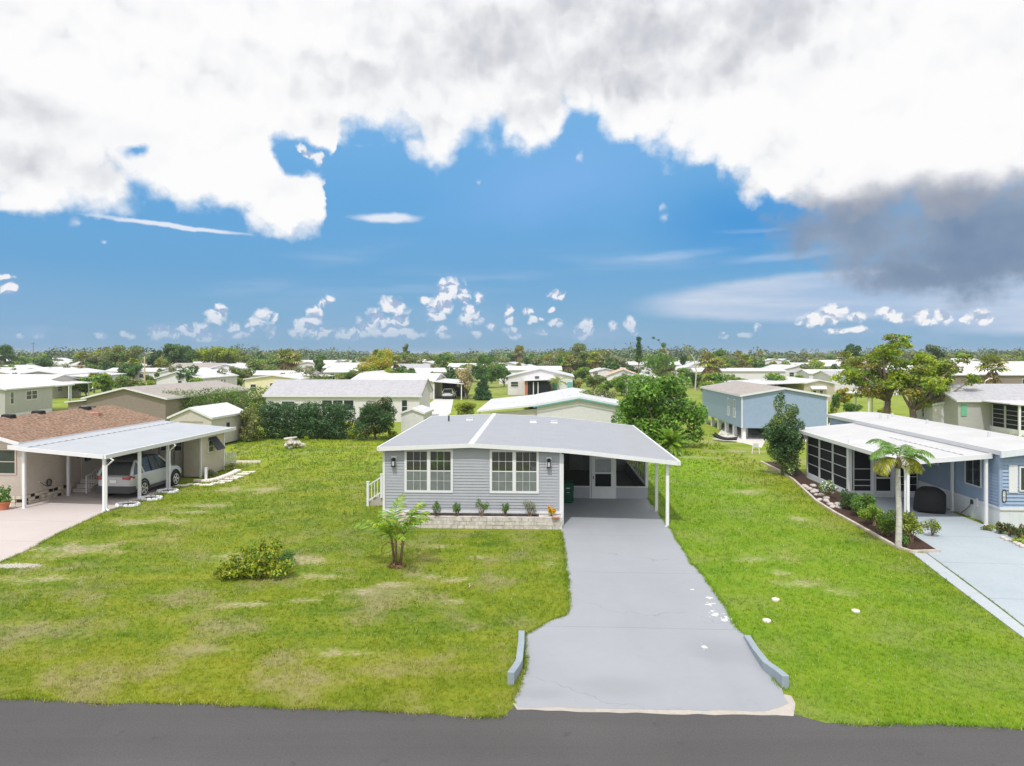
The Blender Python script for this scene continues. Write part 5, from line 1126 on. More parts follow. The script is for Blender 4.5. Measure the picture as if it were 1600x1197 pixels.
# hedge rows
def hedge(label, x0, y0, x1, y1, h, d, leaf, size, n, seed, name='hedge', mats2=None):
    rng = np.random.default_rng(seed); L_ = math.dist((x0, y0), (x1, y1)); a = math.degrees(math.atan2(-(y1 - y0), x1 - x0)); T = thing(name, label, 'hedge', x0, y0, a)
    bl = []; k = int(L_ / (d * .28))
    for i in range(k):
        fx = (i + .5) / k * L_
        for zz in (.22, .5, .78):
            bl.append((fx + rng.normal() * .2, d / 2 + rng.normal() * .12, h * zz + rng.normal() * .08, d * .42, d * .5, h * .24))
    np_mesh('foliage', leaves(n, bl, size, rng, up=.2, shell=.75), 4, [M[leaf]] + [M[q] for q in (mats2 or [])], T, None if not mats2 else (rng.random(n) < .3).astype(int))
    mb = MB()
    for i in range(k // 2): fx = (i + .5) / (k // 2) * L_; mb.tube([(fx, d / 2, 0), (fx + .1, d / 2, h * .4), (fx - .1, d / 2, h * .8)], [.06, .045, .02], M['trunk'], 6)
    mb.build('stems', T); return T
a = P(404, 687); c = P(540, 688); hedge('long clipped dark green hedge before the long grey roofed house', a[0], a[1], c[0], c[1], 3.0, 2.2, 'leaf_hedge', .17, 26000, 101, mats2=['leaf_dark'])
x, y = P(583, 689); tree('round_bush', 'big round dark bush with brownish tinge at the right end of the hedge', 'bush', x, y + 1, 3.9, 4.1, 'leaf_dark', .17, 15000, 102, k=26, crown_from=.03, tr=.1, f=.36, mats2=['leaf_hedge', 'leaf_brown'])
a = P(240, 668); c = P(362, 668); hedge('clipped hedge with pale new leaves behind the beige shed', a[0], a[1], a[0] + 11.2, a[1] + 9, 3.6, 2.6, 'leaf_mid', .19, 20000, 103, mats2=['leaf_olive'])
x, y = P(386, 690); tree('side_bush', 'tall loose bush between the beige shed and the long hedge', 'bush', x, y, 3.0, 2.2, 'leaf_olive', .17, 6000, 104, k=16, crown_from=.05, tr=.07, mats2=['leaf_dark', 'leaf_brown'])
for i, (px, py, h_, w_, lf, lab) in enumerate(((402, 688, 1.0, 1.3, 'leaf_lime', 'small pale green shrub at the left foot of the long hedge'), (552, 686, .9, 1.2, 'leaf_lime', 'lime green shrub at the foot of the round bush'), (479, 687, .35, .6, 'leaf_lime', 'tiny lime plant under the long hedge'), (612, 686, .9, .9, 'leaf_lime', 'light shrub between the round bush and the white shed'))):
    x, y = P(px, py); shrub('hedge_plant', lab, 'shrub', x, y, h_, w_, lf, .14, 500, 110 + i)
# rock pile on the back lawn
x, y = P(454, 700.5); T = thing('rock_pile', 'weathered pitted grey rock mound on the back lawn before the hedge', 'rock', x, y); rng = np.random.default_rng(9); mb = MB()
for k in range(26):
    q = rng.random(); bx, by, bz, r_ = rng.normal() * .42, rng.normal() * .28, rng.uniform(.05, .62), rng.uniform(.12, .26); bx *= 1.15 - bz; a0 = rng.random() * 6
    mb.loft([[(bx + r_ * s * math.cos(a0 + a) * rng.uniform(.8, 1.2), by + r_ * s * math.sin(a0 + a) * rng.uniform(.8, 1.2), bz + zz * r_) for a in (2 * math.pi * j / 7 for j in range(7))] for s, zz in ((.5, -.7), (1, -.2), (.95, .3), (.45, .7))], M['rock'])
mb.tube([(-.5, 0, .72), (0, 0, .78), (.5, 0, .86)], [.09, .1, .06], M['rock'], 7); mb.build('rock')
bpy.data.objects['rock'].parent = T
# tree right behind the grey house, cycad, sprawling shrub
x, y = P(1052, 712); tree('broadleaf_tree', 'big glossy green broad-leaved tree behind the grey house carport roof', 'tree', x, y + 4.2, 6.1, 7.8, 'leaf_bright', .28, 19000, 120, d=4.6, k=40, crown_from=.06, tr=.2, f=.30, mats2=['leaf_mid', 'leaf_dark'], extra=[(-3.0, 0, 2.2, .9, .9, .8), (-1.2, -.8, 1.6, 1.1, .8, .8), (3.0, 0, 2.6, .7, .8, .9), (2.6, -.2, 1.2, .8, .8, .8), (-.6, -.4, .9, 1.2, .8, .9), (1.0, -.3, .9, 1.2, .8, .9), (-2.2, 0, 1.0, 1.0, .8, .8)])
T = feather_palm('bright green cycad with a full rosette beside the grey house carport', *P(1049, 710), .8, 121, L=1.75, nf=46, tr=.2, name='cycad', cat='cycad', leaf='leaf_bright', tips='leaf_lime', ll=.30, el=(-.5, 1.35), trunkm='trunk', nl=24, droop=1.1, wl=.06)
x, y = P(938, 676); rng = np.random.default_rng(122); T = thing('sprawling_tree', 'low sprawling tree with bare grey branches behind the grey house roof', 'tree', x, y + 3.5)
bl = [(-2.6, 0, 1.5, .7, .6, .5), (-1.6, 0, 2.5, .8, .7, .55), (-.9, 0, 3.3, .8, .7, .5), (.2, 0, 3.6, .9, .7, .45), (1.4, 0, 3.3, .8, .6, .4), (-2.0, 0, 1.9, .6, .5, .5), (-.6, 0, 2.3, .7, .6, .5), (-3.6, 0, 1.7, .5, .5, .4)]
mb = MB(); limbs(mb, (1.8, 0, 0), bl, .12, M['palm_trunk'], rng, (1.5, 0, 1.6)); mb.tube([(1.6, 0, 1.5), (2.4, 0, 2.6), (1.0, 0, 2.75), (-.4, 0, 2.6)], [.1, .07, .05, .03], M['palm_trunk'], 6); mb.build('trunk', T, smooth=True)
np_mesh('crown', leaves(4200, bl, .18, rng), 4, [M['leaf_olive'], M['leaf_mid'], M['leaf_brown']], T, rng.choice(3, 4200, p=[.5, .35, .15]))
x, y = P(836, 676); shrub('shrub', 'feathery green shrub tips above the back edge of the grey house roof', 'shrub', x, y + 1.2, 2.9, 2.9, 'leaf_mid', .20, 3000, 123, k=14, asp=.22, f=.3)
# tall thin tree with bare branches behind
x, y = P(1086, 610); x0, y0 = x, y; rng = np.random.default_rng(124); T = thing('bare_tree', 'tall pale thin tree with mostly bare branches above the broad-leaved tree', 'tree', x, y); mb = MB(); pm = M['palm_trunk']
s_ = (610 - HY) / H
def bp(px, py, d=0.): return ((px - 1086) / s_, d, 7.3 - (py - HY) / s_)
for pts, rr_ in (([bp(1086, 612), bp(1088, 580), bp(1084, 560)], [.16, .13, .10]), ([bp(1084, 560), bp(1076, 550), bp(1070, 535)], [.08, .05, .02]), ([bp(1086, 570), bp(1095, 556), bp(1104, 546)], [.07, .05, .02]), ([bp(1076, 550), bp(1072, 545), bp(1068, 542)], [.05, .04, .02])): mb.tube(pts, rr_, pm, 6)
mb.build('trunk', T); np_mesh('crown', leaves(160, [(*bp(1100, 548), .9, .9, .6), (*bp(1075, 545), .7, .7, .5)], .35, rng), 4, [M['leaf_olive']], T)
x, y = P(1040, 606); s_ = (606 - HY) / H; T = thing('sparse_tree', 'sparse tree with dark leaf tufts on long crooked shoots against the sky', 'tree', x, y); mb = MB()
def bp(px, py, d=0.): return ((px - 1040) / s_, d, 7.3 - (py - HY) / s_)
for pts, rr_ in (([bp(1040, 606), bp(1042, 580), bp(1041, 556)], [.18, .14, .10]), ([bp(1041, 556), bp(1037, 545), bp(1032, 536), (bp(1022, 527))], [.08, .06, .04, .02]), ([bp(1042, 558), bp(1049, 549), bp(1049, 543), bp(1043, 538)], [.08, .06, .04, .02])): mb.tube(pts, rr_, M['stem_brown'], 6)
mb.build('trunk', T); np_mesh('crown', np.concatenate([leaves(500, [(*bp(1037, 539), .6, .5, .6), (*bp(1021, 528), .35, .3, .25), (*bp(1029, 531), .25, .2, .2), (*bp(1018, 546), .3, .2, .15)], .25, rng), leaves(1600, [(*bp(1010, 563), 2.4, 1.5, 1.1), (*bp(1030, 562), 2.2, 1.5, 1.2), (*bp(1045, 566), 1.5, 1.5, 1.2), (*bp(1022, 572), 2.4, 1.5, 1.3)], .4, rng)]), 4, [M['leaf_mid'], M['leaf_dark']], T)
x, y = P(998, 606); T = thing('column_tree', 'narrow dark spire tree rising against the sky behind the broad-leaved tree', 'tree', x, y); s_ = (606 - HY) / H; mb = MB(); mb.tube([(0, 0, 0), (0, 0, 5), (.1, 0, 10)], [.15, .1, .03], M['trunk'], 6); mb.build('trunk', T); np_mesh('crown', leaves(1400, [(0, 0, 6 + k * .65, .75 - .06 * k + .25 * (k % 2), .6, .5) for k in range(8)], .35, rng), 4, [M['leaf_dark']], T)
# ======================= MIDDLE AND FAR HOUSES =======================
def house(label, x, y, rot, W, D, eave, rise, wall, roof, wins=(), over=.3, skirt=None, base=.0, group=None, ridge='v', cat='house', name='house', trim='white_trim', parts=True, ins=None, z_lift=0.):
    """origin = front left corner on the ground; W along the front, D backwards; ridge runs 'v' (front to back) or 'u' (side to side)"""
    T = thing(name, label, cat, x, y, rot, group); wm = M[wall]; mb = MB(); b0 = base + (.5 if skirt else 0)
    mb.box(0, W, 0, D, b0, eave, wm)
    if ridge == 'v':
        for y_ in (0, D - .02): mb.hexa([(0, y_, eave), (W, y_, eave), (W, y_ + .02, eave), (0, y_ + .02, eave), (W / 2 - .05, y_, eave + rise - .08), (W / 2 + .05, y_, eave + rise - .08), (W / 2 + .05, y_ + .02, eave + rise - .08), (W / 2 - .05, y_ + .02, eave + rise - .08)], wm)
    else:
        for x_ in (0, W - .02): mb.hexa([(x_, 0, eave), (x_ + .02, 0, eave), (x_ + .02, D, eave), (x_, D, eave), (x_, D / 2 - .05, eave + rise - .08), (x_ + .02, D / 2 - .05, eave + rise - .08), (x_ + .02, D / 2 + .05, eave + rise - .08), (x_, D / 2 + .05, eave + rise - .08)], wm)
    mb.build('wall', T)
    if skirt: mb = MB(); mb.box(.03, W - .03, .03, D - .03, 0, b0, M[skirt]); mb.build('skirting', T)
    mb = MB(); sl = rise / ((W if ridge == 'v' else D) / 2)
    if ridge == 'v': slab(mb, [(-over, eave - over * sl + .1), (W / 2, eave + rise + .1), (W + over, eave - over * sl + .1)], -over, D + over, .16, M[roof], M[trim]); mb.build('roof', T)
    else:
        slab(mb, [(-over, eave - over * sl + .1), (D / 2, eave + rise + .1), (D + over, eave - over * sl + .1)], -over, W + over, .16, M[roof], M[trim])
        mb.v = [(yy, xx, z) for xx, yy, z in mb.v]; mb.f = [tuple(reversed(f)) for f in mb.f]; mb.build('roof', T)
    for (side, a, z, w_, h_) in wins:
        mp = mapper(side, W, D); window(T, mp, a, z, w_, h_, fr=.07, sash=True, dep=.06)
    return T
def carport(T, x0, x1, y0, y1, zi, zo, posts, roof='white_roof', name='carport_roof', lowside='R'):
    mb = MB(); slab(mb, [(x0, zi), (x1, zo)], y0, y1, .14, M[roof], M['white_trim']); mb.build(name, T)
    for (x, y) in posts: post(T, x, y, min(zi, zo) - .14 if x1 > x0 else 2.3, .14)

# grey-green house at the frame edge
x, y = P(-6, 656); T = house('pale grey green house with white roof by the left frame edge', x - 7.2, y + .7, -5.2, 7.2, 9.2, 3.3, .7, 'pale_grey_siding', 'white_roof', skirt='white_paint')
Rm = mapper('R', 7.2, 9.2); window(T, Rm, 1.2, 1.5, .75, 1.5, fr=.1); window(T, Rm, 4.9, 1.8, 2.3, 1.15, fr=.1, units=2); mb = MB(); slab(mb, [(-.3, 3.3), (3.6, 4.05), (7.6, 3.3)], 9.3, 13.6, .15, M['white_roof'], M['white_trim']); mb.build('carport_roof', T); post(T, 7.2, 13.3, 3.2, .2)
# taupe gabled house
x, y = P(118, 668.5); T = house('taupe house with wide brown gable roof beyond the beige house', x + .9, y + 0.3, 4.6, 8.2, 17.2, 2.95, .98, 'taupe_siding', 'taupe_roof', over=.35)
mb = MB(); mb.box(-2.4, 0, .6, 6, 0, 2.5, M['taupe_siding']); mb.build('side_room', T); mb = MB(); slab(mb, [(-2.6, 2.52), (0, 2.75)], .3, 6.2, .1, M['white_roof'], M['white_trim']); mb.build('side_roof', T); mb = MB(); mb.box(-.95, -.15, .55, .6, .2, 2.1, M['white_paint']); mb.build('door', T)
post(T, 8.4, 16.8, 2.7, .2)
# cream gable and long white-roofed carport house on the left
x, y = P(-30, 612); T = house('cream gabled house with white roof behind the grey green house', x - 3, y, -8, 11, 16, 2.9, 1.0, 'cream', 'white_roof')
x, y = P(92, 613); T = house('long white roofed house with open carport and three storage doors', x - 10.6, y + 3, -14, 8.4, 26, 3.2, .7, 'shed_siding', 'white_roof')
carport(T, 8.3, 12.8, .3, 25, 3.1, 2.7, [(12.5, .6), (12.5, 5), (12.5, 11)]); mb = MB(); mb.box(9.2, 12.3, 13, 24.6, 0, 2.55, M['gable_white']); mb.build('storage_room', T)
for k in range(3):
    mb = MB(); mb.box(12.32, 12.36, 14.6 + 3.4 * k, 16.9 + 3.4 * k, .1, 2.3, M['white_paint']); o = mb.build('door', T); mb = MB(); mb.box(12.36, 12.4, 15.2 + 3.4 * k, 16.0 + 3.4 * k, 1.2, 1.9, M['glass']); mb.build('pane', o)
x, y = P(83, 616); car('dark blue car in the open carport of the long white roofed house', x, y, 75, 'dark_car_paint'); x, y = P(106, 612); car('white car in the open carport of the long white roofed house', x, y, 75, 'white_car_paint')
x, y = P(124, 613); mb = MB(); mb.loft([[(-w_, -w_, z), (w_, -w_, z), (w_, w_, z), (-w_, w_, z)] for w_, z in ((.9, 0), (1.0, 1.6), (1.05, 1.65), (.9, 1.8))], M['teal']); o = mb.build('storage_bin', bevel=.05); o.location = (x, y, 0); tag(o, 'teal storage bin under the open carport of the long white roofed house', 'bin')
# white gable house in the middle left
x, y = P(238, 618); T = house('white gabled house with a round gable vent beyond the taupe roof', x + .2, y + 1, 1.0, 7.6, 16, 3.0, 1.15, 'gable_white', 'white_roof', wins=(('F', 4.2, 1.2, .8, 1.4), ('R', 9, 1.5, .7, 1.0), ('R', 10.3, 1.5, .7, 1.0), ('R', 2, 1.5, .8, .8)))
mb = MB(); mb.tube([(3.9, -.02, 3.45), (3.9, -.08, 3.45)], .28, M['aluminium'], 14); mb.build('gable_vent', T)
# porch house right of it
x, y = P(372, 625); T = house('cream and white house with dark screened porch left of the fan palm', x, y + 3, 2, 9, 12, 3.2, .6, 'cream', 'white_roof', wins=(('F', 1.3, 1.2, 1, 1.2), ('F', 4.4, .6, .8, 2.0), ('F', 6.2, .6, .8, 2.0), ('F', 7.9, .6, .8, 2.0)))
# long grey shingle house
x, y = P(404, 662); T = house('long low white house with grey shingle roof behind the hedge', x, y + 2.2, 1.5, 16.6, 7.6, 2.85, 1.45, 'gable_white', 'grey_shingle', ridge='u', over=.3, wins=(('F', 2.4, 1.15, 1.5, 1.1), ('F', 15.0, .9, .7, 1.5)))
window(T, mapper('F', 16.6, 7.6), 7.8, 1.15, 3.6, 1.25, fr=.1, units=3, sash=False)
mb = MB(); 
for s in (0, 1): mb.hexa([(16.9, -.35 + s * 4.15, 2.85 + (1.5 if s else 0)), (16.98, -.35 + s * 4.15, 2.85 + (1.5 if s else 0)), (16.98, 3.8 + s * 4.15, 4.35 - (1.5 if s else 0)), (16.9, 3.8 + s * 4.15, 4.35 - (1.5 if s else 0)), (16.9, -.35 + s * 4.15, 3.05 + (1.5 if s else 0)), (16.98, -.35 + s * 4.15, 3.05 + (1.5 if s else 0)), (16.98, 3.8 + s * 4.15, 4.55 - (1.5 if s else 0)), (16.9, 3.8 + s * 4.15, 4.55 - (1.5 if s else 0))], M['taupe_roof'])
mb.build('rake_board', T)
# white roof house with carport and white suv
T = house('wide white roofed house behind the long grey roof with carport at its right', -26, 110.5, 2, 13.4, 13, 3.0, .9, 'shed_siding', 'white_roof', ridge='u')
carport(T, 13.3, 18.4, -1.5, 11, 3.0, 2.6, [(18, -1.2), (13.6, -1.2), (18, 5)]); mb = MB(); mb.box(13.8, 18, 7, 7.2, 0, 2.6, M['dark_grey']); mb.build('carport_wall', T)
x, y = P(699, 624); car('white suv parked in the carport at the end of the pale drive', x, y, 3, 'white_car_paint')
# sheds
def shed(label, x, y, rot, W, D, eave, rise, wall, roof, wins=(), name='shed'):
    return house(label, x, y, rot, W, D, eave, rise, wall, roof, wins, over=.15, cat='shed', name=name, base=.15)
x, y = P(259, 700); T = shed('beige garden shed with pale metal gable roof behind the beige carport', x + .2, y + .2, 6.6, 3.45, 5.2, 2.35, .72, 'shed_siding', 'shed_roof'); window(T, mapper('R', 3.45, 5.2), 2.4, 1.25, .42, .5, 'dark_grey', fr=.04, sash=False)
mb = MB(); mb.box(.9, 2.7, -.02, .0, .2, 2.0, M['beige_siding']); mb.box(.85, 2.75, -.03, -.005, 2.0, 2.05, M['taupe_siding']); mb.build('door', T)
x, y = P(170, 664); T = shed('white shed with rusty brown roof beside the taupe house', x + .4, y - 2, 5, 4.6, 3.2, 2.4, .75, 'shed_siding', 'rust_roof'); 
x, y = P(626, 686); T = shed('narrow white shed with white gable roof at the back left of the grey house', x, y + .3, 5, 1.95, 3.6, 2.2, .35, 'lattice_white', 'white_roof', wins=()); window(T, mapper('R', 1.95, 3.6), .8, .9, .4, .9, fr=.04, sash=False)
x, y = P(1432, 669); T = shed('white garden shed with brown side window beyond the blue house', x + 1.6, y, 2, 3.6, 3.6, 2.3, .35, 'lattice_white', 'white_roof'); window(T, mapper('L', 3.6, 3.6), 2, .9, .5, 1.1, fr=.05)
# white low gable house straight behind the grey house
x, y = P(918, 686); T = house('broad white roofed house with teal edging right behind the grey house', 2.2, 60.2, 3.0, 7.4, 15.5, 2.8, .68, 'gable_white', 'white_roof', over=.3)
carport(T, -5.3, 0.0, -.2, 15.4, 2.3, 2.85, [(-5.1, .2)]); mb = MB(); mb.hexa([(-4.2, .2, .0), (0, .2, .0), (0, .3, .0), (-4.2, .3, .0), (-4.2, .2, 2.05), (0, .2, 2.45), (0, .3, 2.45), (-4.2, .3, 2.05)], M['shed_siding']); mb.build('carport_wall', T)
mb = MB(); mb.hexa([(-.3, -.37, 2.58), (3.7, -.37, 3.32), (3.7, -.32, 3.32), (-.3, -.32, 2.58), (-.3, -.37, 2.67), (3.7, -.37, 3.41), (3.7, -.32, 3.41), (-.3, -.32, 2.67)], M['teal']); mb.hexa([(3.7, -.37, 3.32), (7.7, -.37, 2.58), (7.7, -.32, 2.58), (3.7, -.32, 3.32), (3.7, -.37, 3.41), (7.7, -.37, 2.67), (7.7, -.32, 2.67), (3.7, -.32, 3.41)], M['teal']); mb.build('edge_trim', T)
# teal-window white house
x, y = P(783, 617); T = house('white gabled house with teal awnings and brick screened porch', x + 1.2, y, 4, 11.5, 13, 3.3, 1.35, 'gable_white', 'white_roof', wins=(('F', 1.2, 1.4, 1.4, 1.0), ('F', 5.2, 2.6, .9, .8)))
mb = MB(); mb.box(3.6, 7.6, -3, 0, 0, 2.4, M['screen_dark']); mb.box(3.2, 3.7, -3.1, .0, 0, 2.5, M['terracotta']); mb.box(4.6, 4.75, -3.05, -3, 0, 2.4, M['white_paint']); mb.box(5.4, 5.55, -3.05, -3, 0, 2.4, M['white_paint']); mb.build('porch', T); mb = MB(); slab(mb, [(2.9, 2.75), (9, 3.0)], -3.5, .3, .15, M['white_roof'], M['white_trim']); mb.build('porch_roof', T)
for a in (8.6, 11.0): mb = MB(); mb.box(a - .4, a + .4, -.25, -.05, 1.0, 2.3, M['teal']); mb.build('awning', T)
# orange-roofed house, right middle
x, y = P(948, 606); T = house('pale house with orange tiled roof beyond the lime green bush', x, y, 8, 7, 12, 2.7, 1.3, 'gable_white', 'peach_roof', wins=(('F', 2, 1, .9, 1.2),))
x, y = P(520, 588); T = house('peach house with three dark windows left of the yellow green tree', x, y, 6, 9, 12, 3.4, 1.2, 'peach', 'peach_roof', wins=(('F', 1.2, 1.2, 1.1, 1.6), ('F', 2.8, 1.2, 1.1, 1.6), ('F', 4.4, 1.2, 1.1, 1.6)))
# raised blue house
x, y = P(1161, 688); T = house('blue house raised on white piers with a brown roof', x, y + .3, 2.8, 7.1, 14.6, 3.75, .62, 'blue_siding', 'taupe_roof', base=1.0, over=.2)
for i in range(6):
    for j in (0, 1): mb = MB(); mb.box(.1 + j * 6.6, .4 + j * 6.6, .2 + i * 2.7, .55 + i * 2.7, 0, 1.0, M['white_paint']); mb.build('pier', T)
for i in range(1, 3): mb = MB(); mb.box(.1 + i * 2.3, .4 + i * 2.3, .1, .4, 0, 1.0, M['white_paint']); mb.build('pier', T)
for a in (12.4, 10.4): window(T, mapper('L', 7.1, 14.6), a, 1.7, .5, 1.6, fr=.08)
mb = MB(); mb.box(-.04, .06, -.04, .06, 1.0, 3.7, M['white_trim']); mb.box(7.04, 7.14, -.04, .06, 1.0, 3.7, M['white_trim']); mb.build('corner_trim', T)
# beige gable and white roofs right middle
x, y = P(1256, 628); T = house('beige gabled house with a white window awning beyond the raised blue house', x, y, 2, 4.6, 14, 2.8, .5, 'beige_siding', 'white_roof', wins=(('F', 1.6, 1.0, .6, .8), ('F', 2.6, 1.0, .6, .8)))
mb = MB(); mb.hexa([(1.0, -.5, 1.95), (3.3, -.5, 1.95), (3.3, 0, 2.2), (1.0, 0, 2.2), (1.0, -.5, 2.0), (3.3, -.5, 2.0), (3.3, 0, 2.4), (1.0, 0, 2.4)], M['white_paint']); mb.build('awning', T); carport(T, -10, 0, -.5, 14, 2.6, 3.0, [(-9.8, 0), (-4, 0)])
# grey roofed house with screened porch at the right
x, y = P(1508, 675); T = house('grey roofed house with screened porch and green shutter by the right frame edge', x, y + 1, 2, 16, 8, 2.9, 1.3, 'pale_grey_siding', 'grey_shingle', ridge='u', over=.3)
mb = MB(); mb.box(.25, .8, -.06, -.0, 1.4, 2.5, M['green_shutter']); mb.build('shutter', T); window(T, mapper('F', 16, 8), -.35 + .0, 1.3, .01, .01) if False else None
mb = MB(); slab(mb, [(2.0, 2.9), (3.4, 2.78), (16, 2.78)], -4.2, .2, .1, M['white_roof'], M['white_trim']); mb.build('porch_roof', T)
Fq = lambda a, z, n: (3.0 + a, -3.9 - n, z); Lq = lambda a, z, n: (3.0 - n, -a, z)
for k in range(6): panel(Fq, k * 1.55, k * 1.55 + 1.45, .5, 2.55, (.2, .4, .6, .8), T, .07)
for k in range(2): panel(Lq, .3 + k * 1.8, k * 1.8 + 2.0, .5, 2.55, (.2, .4, .6, .8), T, .07)
mb = MB(); mb.box(2.95, 12.4, -3.95, -3.8, 0, .5, M['white_paint']); mb.box(2.95, 3.1, -3.8, 0, 0, .5, M['white_paint']); mb.build('porch_base', T); post(T, 2.95, -3.95, 2.7, .16)
# brown sided house + blue one far right
x, y = P(1500, 618); T = house('taupe sided house with green framed windows and white roof at the far right', x, y + 4, 2, 22, 9, 3.6, 2.2, 'taupe_siding', 'white_roof', ridge='u', wins=(('F', 8.4, 1.0, 1.4, 1.8), ('F', 14.2, 1.0, 1.4, 1.8)))
x, y = P(1508, 606); T = house('small bright blue and white house beyond the taupe sided house', x, y, 2, 4, 8, 5.4, .8, 'gable_white', 'white_roof'); mb = MB(); mb.box(1.6, 4.1, -.1, 0, 2.6, 5.2, M['bright_blue']); mb.build('blue_panel', T); window(T, mapper('F', 4, 8), 3.2, 3.2, 1.0, 1.6)
x, y = P(1300, 612); house('light grey house half hidden by the spreading tree', x, y, 2, 14, 9, 3., .9, 'gable_white', 'grey_shingle', ridge='u')
x, y = P(1130, 603); house('white flat roofed home behind the raised blue house', x, y, 2, 14, 9, 3.4, .5, 'gable_white', 'white_roof', ridge='u')
x, y = P(1185, 583); house('small white gabled home above the raised blue house', x, y, 2, 12, 10, 4.2, 1.2, 'gable_white', 'white_roof')
x, y = P(780, 600); house('white home with lean-to roof left of the teal awning house', x, y, 2, 15, 10, 3.4, .8, 'gable_white', 'white_roof', ridge='u')
x, y = P(736, 612); house('green roofed low home behind the bare twiggy tree', x - 6, y, 2, 12, 9, 2.7, .8, 'pale_grey_siding', 'teal', ridge='u') if False else None

# garden seats on the lawn of the screened porch house
def garden_chair(label, x, y, rot, lounge=False):
    T = thing('garden_chair', label, 'chair', x, y, rot, 'white garden chairs before the screened porch'); w = M['white_paint']
    mb = MB(); mb.box(-.27, .27, -.25, .25, .38, .42, w); mb.build('seat', T)
    mb = MB(); mb.tube([(-.27, .24, .4), (-.27, .36, .85), (-.15, .40, 1.02), (.15, .40, 1.02), (.27, .36, .85), (.27, .24, .4)], .03, w, 6)
    for q in (-.16, -.08, 0, .08, .16): mb.tube([(q, .25, .42), (q, .39, 1.0)], .014, w, 5)
    mb.build('backrest', T)
    for sx_ in (-1, 1):
        for sy_ in (-1, 1): mb = MB(); mb.tube([(sx_ * .26, sy_ * .23, .4), (sx_ * .29, sy_ * .27, 0)], .025, w, 6); mb.build('leg', T)
        mb = MB(); mb.tube([(sx_ * .28, .3, .66), (sx_ * .30, -.2, .64), (sx_ * .29, -.25, .4)], .025, w, 6); mb.build('armrest', T)
for px, py, rt, lab in ((1508, 671, 80, 'white garden chair turned sideways beside the white shed'), (1571, 676, 170, 'white round backed garden chair before the middle of the screened porch'), (1597, 678, 175, 'white garden chair half cut by the right frame edge')): garden_chair(lab, *P(px, py), rt)
x, y = P(1535, 668); shrub('garden_shrub', 'pale green shrub at the corner of the right screened porch', 'shrub', x, y, 2.0, 2.6, 'leaf_grey', .2, 900, 130, mats2=['leaf_lime'])
# pergola
T = thing('pergola', 'white garden pergola under the spreading tree', 'pergola', *P(1357, 650))
for (a, b) in ((0, 0), (2.0, .2), (0, 3), (2.0, 3)): post(T, a, b, 2.5, .16)
mb = MB(); mb.box(-1.0, 3.6, -.5, 3.5, 2.5, 2.62, M['white_paint']); mb.hexa([(-1, -.5, 2.62), (3.6, -.5, 2.62), (3.6, 3.5, 2.62), (-1, 3.5, 2.62), (.5, 1, 3.0), (2.1, 1, 3.0), (2.1, 2, 3.0), (.5, 2, 3.0)], M['white_paint']); mb.build('roof', T)
# street lamp, utility poles
def lamp(label, px, py, ytop, arm, m='pole_tan'):
    x, y = P(px, py); s = (py - HY) / H; h = H - (ytop - HY) / s; T = thing('street_lamp', label, 'street lamp', x, y, 0); mb = MB(); mb.tube([(0, 0, 0), (0, 0, h - .9), (arm * .25, 0, h - .25), (arm * .7, 0, h)], [.18, .13, .09, .07], M[m], 8); mb.build('pole', T)
    mb = MB(); mb.loft([[(arm * .65, -.12, h + .02), (arm * .65, .12, h + .02), (arm * .65, .12, h + .12), (arm * .65, -.12, h + .12)], [(arm * 1.05, -.18, h - .02), (arm * 1.05, .18, h - .02), (arm * 1.05, .18, h + .14), (arm * 1.05, -.18, h + .14)]], M['pale_pole']); mb.build('lamp_head', T)
lamp('tall tan street lamp with curved arm beyond the taupe roof', 226, 606, 551, 1.7); lamp('pale street lamp reaching in from the left frame edge', -8, 600, 556, 1.6, 'pale_pole'); lamp('pale street lamp before the far brown house at the right', 1537, 640, 592, 1.0, 'pale_pole')
for px, py, yt, lab in ((52, 575, 535, 'wooden utility pole above the left tree line'), (645, 585, 556, 'pale concrete pole beside the tall dark conifer'), (92, 572, 556, 'short utility pole above the white roofs at the left'), (380, 0, 0, '')):
    if not py: continue
    x, y = P(px, py); s = (py - HY) / H; h = H - (yt - HY) / s; T = thing('utility_pole', lab, 'utility pole', x, y); mb = MB(); mb.tube([(0, 0, 0), (0, 0, h)], [.25, .16], M['pale_pole'] if px > 600 else M['trunk'], 8); mb.build('pole', T); mb = MB(); mb.box(-1.1, 1.1, -.08, .08, h - .8, h - .6, M['trunk']); mb.build('crossarm', T)
# odds and ends in the gap at the right
x, y = P(1164, 684); mb = MB(); mb.box(-.22, .22, -.12, .12, 0, 1.25, M['aluminium']); o = mb.build('utility_pedestal', bevel=.02); o.location = (x, y, 0); tag(o, 'grey utility box on the sandy strip before the raised blue house', 'utility box')
x, y = P(1181, 709); T = thing('wooden_frame', 'small white lattice frame leaning by the tall bush', 'frame', x, y, 20); mb = MB()
for s in (-.25, .25): mb.tube([(s, 0, 0), (s * .7, .1, .85)], .03, M['white_paint'], 6)
mb.box(-.2, .2, .03, .06, .25, .32, M['terracotta']); mb.box(-.19, .19, .05, .08, .45, .75, M['aluminium']); mb.build('frame', T)
x, y = P(1133, 690); T = thing('hammock', 'sagging black fabric on the grass beside the broad-leaved tree', 'hammock', x, y, 30); mb = MB(); r_ = []
for k in range(9): f = k / 8; z = .62 - .35 * math.sin(f * math.pi) ; r_.append([((f - .5) * 1.9, -.30, z * (1 - .5 * f)), ((f - .5) * 1.9, .0, z * .55 * (1 - .5 * f)), ((f - .5) * 1.9, .35, z * (1 - .5 * f) + .1)])
mb.loft(r_, M['black'], cap=False, closed=False); o = mb.build('fabric', T); o.modifiers.new('s', 'SOLIDIFY').thickness = .02

